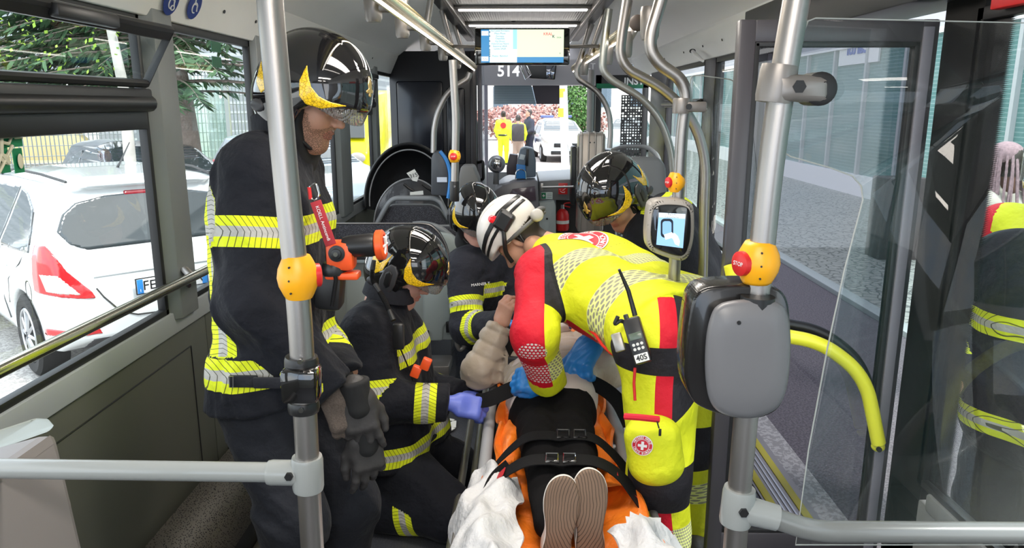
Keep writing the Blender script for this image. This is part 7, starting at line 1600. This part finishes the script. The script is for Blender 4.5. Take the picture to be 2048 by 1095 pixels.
    emblem('back_emblem', r, jk, P(1160, 452, 2.74), (-.25, -.52, .80), (-.62, .55, .35), .092)
    emblem('pocket_emblem', r, pk, P(1283, 885, 2.03), (-.10, -.96, .25), (.05, 0, 1), .030)
    # belt
    t = MB()
    a = pn+ax*.045+V((0, 0, .0)); R = []
    for i in range(40):
        an_ = 2*PI*i/40; R.append(an_)
    c = (pn+pf)/2+V((-.005, -.01, .035)); uu = (pf-pn).normalized(); vv = V((0, 0, 1)).cross(uu).normalized()
    t.grid(lambda i, j: c+uu*math.cos(i*2*PI)*.232+vv*math.sin(i*2*PI)*.172+V((0, 0, (j-.5)*.042)), 48, 1); t.solid(.005); t.build('belt', M_black, r)
    put_helmet(white_helmet_parts(), hH, r)
    # headlamp on the helmet
    hl = None
    for o in r.children:
        if o.name.startswith('helmet'): hl = o
    t = MB(); t.box((-.080, .092, .015), (.0, .135, .082), .012); b_ = bpy.data.objects.new('headlamp', t.mesh()); COL.objects.link(b_); b_.data.materials.append(M_black); b_.parent = hl
    t = MB(); t.lathe((-.025, .112, .078), (-.020, .135, .105), [(0, .015), (.022, .015), (.030, .010)]); b_ = bpy.data.objects.new('red_light', t.mesh()); COL.objects.link(b_); b_.data.materials.append(mat('red_lens', (.6, .01, .02), .15, emit=(.8, .02, .03), es=.4)); b_.parent = hl
    t = MB(); t.tube(fillet([(-.01, .125, .03), (.03, .128, .0), (.065, .112, -.02), (.085, .095, -.06)], .03), .009, 8); b_ = bpy.data.objects.new('lamp_cable', t.mesh()); COL.objects.link(b_); b_.data.materials.append(M_black); b_.parent = hl
    link('glove', hand_mesh(Mh(w1+V((-.005, .01, .0)), (-.88, .12, -.02), (-.05, -.75, .65)), curl=(.75, .9, .6), thumb=.7, stub=.02, infl=.005, h=.0038, fold=.0012, scale=1.05), M_nitrile, r)
    link('glove', hand_mesh(Mh(P(1184, 684, 2.78), (-.45, -.50, -.60), (-.45, -.50, .72)), curl=((.1, .1, .1), (.25, .3, .2), (.6, .7, .5), (.7, .8, .5)), thumb=.1, infl=.006, h=.0038, fold=.0015, scale=1.25, mirror=True), M_nitrile, r)
    t = MB()
    for q in (an, af): t.ell(q+V((-.02, -.05, -.01)), (.055, .14, .07)); t.rbox(q+V((-.02, -.05, -.06)), (.10, .27, .03), None, .01)
    t.build('boots', M_leather, r)
    return r
def radio():
    a = P(1262, 640, 2.10); r = thing('two_way_radio', "black two-way radio with long antenna clipped to the paramedic's belt", 'radio', P(1285, 722, 2.05))
    c = P(1275, 680, 2.06); d = (P(1288, 725, 2.04)-P(1258, 625, 2.10)).normalized(); n = V((-.25, -1, .12)); n = (n-d*n.dot(d)).normalized(); x = d.cross(n)
    R = Matrix((x, n, d)).transposed()
    t = MB(); t.rbox(c, (.050, .036, .135), R, .006); t.rbox(c-d*.072+x*.012, (.014, .014, .02), R, .003); t.build('case', M_black, r)
    t = MB(); t.tube([c-d*.07-x*.014, c-d*.145-x*.016, P(1238, 538, 2.10)], [.0075, .0065, .004], 10); t.build('antenna', M_rubber, r)
    t = MB(); t.rbox(c-d*.012+n*.0185, (.036, .002, .020), R, .0005); t.build('display', mat('radio_display', (.10, .13, .10), .2), r)
    for i in range(3):
        for j in range(2):
            t = MB(); t.lathe(c+d*(.012+j*.013)+x*(-.012+.012*i)+n*.017, c+d*(.012+j*.013)+x*(-.012+.012*i)+n*.022, [(0, .0045), (.003, .0045)], 10); t.build('button', mat('light_key', (.6, .6, .58), .5), r)
    t = MB(); t.rbox(c+d*.052+n*.0185, (.040, .002, .024), R, .0005); t.build('number_label', M_paper, r)
    text_obj('number', '40S', .022, c+d*.052+n*.0205, x if x.x > 0 else -x, -d, M_black, r, .0003, True)
    t = MB(); t.rbox(c+x*.055+d*(-.01), (.03, .02, .055), R, .004); t.build('belt_clip', mat('clip_metal', (.35, .33, .3), .35, .8), r)
    t = MB(); t.tube(fillet([c-d*.06+x*.02, P(1240, 640, 2.07), P(1228, 650, 2.07), P(1236, 632, 2.07)], .03), .006, 8); t.build('cable', M_rubber, r)
    return r
# ---- F: the patient ---------------------------------------------------------------
def patient():
    r = person('patient lying on the stretcher in beige down jacket and black trousers', V((.12, 2.5, .46)))
    X = .118; hipY = 2.57
    pL, pR = V((X-.055, hipY, .520)), V((X+.055, hipY, .520)); cL, cR = V((X-.09, 3.03, .57)), V((X+.09, 3.03, .57)); hd = V((X-.0, 3.45, .62))
    kL, kR = V((X-.050, 2.20, .555)), V((X+.058, 2.20, .56)); aL, aR = V((.085, 1.90, .505)), V((.178, 1.90, .515))
    T = [B('torso', cL, pL, .11, .10), B('torso', cR, pR, .11, .10), B('yoke', V((X-.12, 3.17, .58)), V((X+.12, 3.17, .58)), .085), B('neck', V((X, 3.2, .59)), V((X, 3.33, .61)), .06)]
    el, wr_ = P(962, 738, 2.98), P(1000, 652, 3.02); ef, wf = P(1215, 740, 2.95), P(1120, 715, 2.98)
    arm = [B('uarm', V((X-.17, 3.15, .58)), el, .070, .072), B('farm', el, wr_, .070, .048)]; armf = [B('uarmf', V((X+.17, 3.15, .58)), ef, .07, .07), B('farmf', ef, wf, .065, .045)]
    legs = [B('pelvis', pL+V((0, .03, 0)), pR+V((0, .03, 0)), .108), B('thigh', pL+V((0, -.02, 0)), kL, .086, .062), B('shin', kL, aL, .060, .047), B('thighr', pR+V((0, -.02, 0)), kR, .086, .062), B('shinr', kR, aR, .060, .047)]
    HM = pose(hd, (0, -.12, 1), (0, 1, .12))
    h1 = Mh(wr_+V((.005, 0, .01)), (.25, -.05, .95), (-.55, -.6, .15)); h2 = Mh(P(1092, 712, 2.97), (-.9, -.05, .1), (0, -.5, .9))
    body_obj(r, T+arm+armf+legs, HM, M_skinold, dict(hair='grey', h=.006), [(h1, dict(curl=(.7, .9, .6), thumb=.6, h=.0038)), (h2, dict(curl=(.5, .6, .5), thumb=.5, h=.0045))], .014, .030)
    def puff(p): return np.zeros(len(p))
    q = NT('beige_down_jacket'); q.base(q.mix(q.noise(8), (.40, .33, .26), (.52, .44, .36))); q.set(Roughness=.45, Sheen_Weight=.2); q.bump(q.noise(45, 4), .004, .5)
    allb = T+arm+armf
    f0 = bsdf(allb, .04, .010, .007, 30, 4)
    def f(p):
        d = f0(p); w = near(p, allb); t = np.zeros(len(p), dtype=f32)
        for i, b in enumerate(allb): t = np.where(w == i, (p-A3(b.a))@A3(b.d), t)
        return smax(d+.007*(1-np.abs(np.sin(t*PI/.058)))**2, 2.73-p[:, 1]+.25*(p[:, 2]-.6), .01)
    lo, hi = bbox(allb); link('down_jacket', sdf_mesh('dj', f, lo, hi, .008), q.m, r)
    # pale shirt hem showing below the jacket
    cloth('shirt_hem', r, [B('a', V((X-.078, 2.88, .555)), V((X-.058, 2.64, .527)), .112, .104), B('a', V((X+.078, 2.88, .555)), V((X+.058, 2.64, .527)), .112, .104), B('a', V((X-.058, 2.72, .535)), V((X+.058, 2.72, .535)), .104, .104)], mat('pale_pink_cotton', (.66, .57, .55), .8), [], .0, .003, 25, 3, h=.009)
    cloth('black_trousers', r, legs, mat('black_stretch_cotton', (.008, .0075, .008), .95, bump=.006, bs=25, spec=.1), [], .004, .005, 18, 6, h=.0075, k=.022)
    cloth('scarf', r, [B('a', V((X-.10, 3.22, .66)), V((X+.06, 3.22, .68)), .05), B('a', V((X-.1, 3.2, .67)), V((X-.05, 3.05, .69)), .045)], mat_scarf(), [], 0, .006, 30, 3, h=.008)
    # shoes: soles towards the camera, toes up
    for (c, rot, nm) in ((V((.092, 1.80, 0)), .10, 0), (V((.186, 1.815, 0)), -.03, 1)):
        SP_ = chaikin([(.020, .0), (.034, .012), (.037, .045), (.030, .085), (.034, .125), (.046, .175), (.046, .215), (.034, .250), (.008, .268), (-.018, .262), (-.036, .232), (-.042, .190), (-.036, .135), (-.028, .085), (-.034, .045), (-.030, .012), (-.016, .0)], 2); sole = lambda p, s=1.0: poly2(p[:, 0]/s, p[:, 2], SP_)
        mir = -1 if nm == 0 else 1
        Rz = Matrix.Rotation(rot, 4, 'Y'); Mt = Matrix.Translation((c.x, c.y-.02, .440+.012*nm)) @ Rz @ Matrix.Rotation(-.10, 4, 'X') @ Matrix.Diagonal((mir, 1, .94, 1))
        def fs(p): return smax(sole(p)-.004, np.abs(p[:, 1]-.004+.010*np.sin(p[:, 2]*14))-.011, .008)
        def fu(p):
            a = smax(sole(p)-.006, -(p[:, 1]-.008), .004); top = p[:, 1]-(.040+.055*np.clip((.17-p[:, 2])/.12, 0, 1)); return smax(a, top, .035)
        def fil(p): return {'gx': p[:, 0], 'gz': p[:, 2]}
        q = NT('brown_rubber_sole'); gx, gz = q.attr('gx'), q.attr('gz')
        rr = q.math('SQRT', q.math('ADD', q.math('POWER', q.math('ADD', gx, .07), 2), q.math('POWER', q.math('MULTIPLY', q.math('SUBTRACT', gz, .19), .55), 2)))
        wv = q.math('FRACT', q.math('MULTIPLY', q.math('ADD', rr, q.math('MULTIPLY', q.noise(12, 2), .02)), 125)); gr = q.math('LESS_THAN', wv, .2)
        q.base(q.mix(gr, q.mix(q.noise(14), (.135, .083, .052), (.20, .128, .085)), (.055, .033, .022))); q.set(Roughness=.7); q.bump(q.math('SUBTRACT', 1.0, gr), .002, .8)
        for nme, ff, mm in (('shoe', fu, mat('white_shoe_leather', (.68, .64, .60), .5)), ('sole', fs, q.m)):
            me = sdf_mesh(nme, ff, (-.07, -.03, -.03), (.07, .13, .30), .004, fil); me.transform(Mt)
            if mir < 0: me.flip_normals()
            if nme == 'shoe': sh = link(nme, me, mm, r)
            else: link(nme, me, mm, sh, label='brown grooved rubber sole')
        t = MB(); t.box((-.006, -.0105, .075), (.005, -.0075, .105), .001); me = t.mesh(); me.transform(Mt); link('sole_plate', me, mat('sole_tan', (.42, .33, .24), .6), sh)
    return r
def mat_scarf():
    q = NT('patterned_scarf'); v = q.n('ShaderNodeTexVoronoi'); v.inputs['Scale'].default_value = 16; q.L(q.obj(), v.inputs['Vector'])
    r = q.n('ShaderNodeValToRGB'); e = r.color_ramp; e.interpolation = 'CONSTANT'; e.elements[0].color = (.7, .7, .66, 1); e.elements[1].position = .45; e.elements[1].color = (.03, .12, .4, 1)
    for p_, c in ((.65, (.75, .6, .03, 1)), (.8, (.8, .8, .8, 1)), (.9, (.02, .03, .10, 1))): x = e.elements.new(p_); x.color = c
    q.L(v.outputs['Color'], r.inputs[0]); q.L(r.outputs[0], q.b.inputs['Base Color']); q.set(Roughness=.8); return q.m
firefighter_A(); firefighter_B(); firefighter_C(); firefighter_D(); paramedic_E(); patient(); radio()
flashlight(P(688, 506, 1.97))
tag_thing('key_tag', 'dark red fabric tag with white print hanging on the standing firefighter', P(631, 402, 1.94), P(662, 490, 1.93), .030, 'KOELL Antincendi', mat('faded_red_web', (.38, .02, .03), .7))
r = thing('carabiner', "silver carabiner with red sleeve on the standing firefighter's chest", 'carabiner', P(628, 385, 1.94))
t = MB(); t.tube(fillet([P(620, 372, 1.94), P(632, 364, 1.94), P(640, 392, 1.94), P(628, 402, 1.94), P(619, 392, 1.94), P(620, 372, 1.94)], .012), .0026, 8); t.build('ring', M_chrome, r); t = MB(); t.tube([P(618, 374, 1.94), P(621, 398, 1.94)], .005, 8); t.build('red_sleeve', M_red, r)
r = thing('mask_pouch', "black rubber respirator pouch hanging below the standing firefighter's flashlight", 'pouch', P(668, 610, 1.97))
t = MB(); t.rbox(P(660, 580, 1.98), (.075, .07, .105), Matrix.Rotation(.12, 3, 'Y'), .018); t.build('pouch_body', M_rubber, r); t = MB(); t.lathe(P(670, 548, 1.97), P(667, 520, 1.97), [(0, .032), (.02, .036), (.035, .028)]); t.build('collar_ring', M_black, r); t = MB(); t.tube([P(668, 535, 1.95), P(672, 560, 1.94), P(664, 612, 1.93)], .006, 8); t.build('strap', M_web if 'M_web' in globals() else M_black, r)
for i, (o_, d_, u_, lab) in enumerate(((P(712, 790, 1.93), (.16, -.05, -1), (.6, -.75, .1), 'upper black leather work glove hanging from the standing firefighter hand'), (P(730, 868, 1.96), (.08, -.05, -1), (.85, -.5, .1), 'lower black leather work glove dangling below the other glove'))):
    g = thing('work_glove', lab, 'glove', o_, 'spare leather gloves'); u_ = (.25+.3*i, -.9, .1); link('palm_and_fingers', hand_mesh(Mh(o_, d_, u_), curl=((.15, .25, .2), (.25, .35, .3), (.4, .4, .3), (.5, .5, .3)), thumb=.3, infl=.002, scale=1.12, h=.0038, spread=.16, stub=.02, mirror=bool(i)), M_leather, g)
    cf = bsdf([Bone('c', o_-V(d_).normalized()*.075, o_+V(d_).normalized()*.03, .050, .038)], .02, 0, .003, 40, i, [(o_-V(d_).normalized()*.045, -V(d_))]); link('cuff', sdf_mesh('c', cf, np.array(o_)-.16, np.array(o_)+.16, .005), M_hood, g)
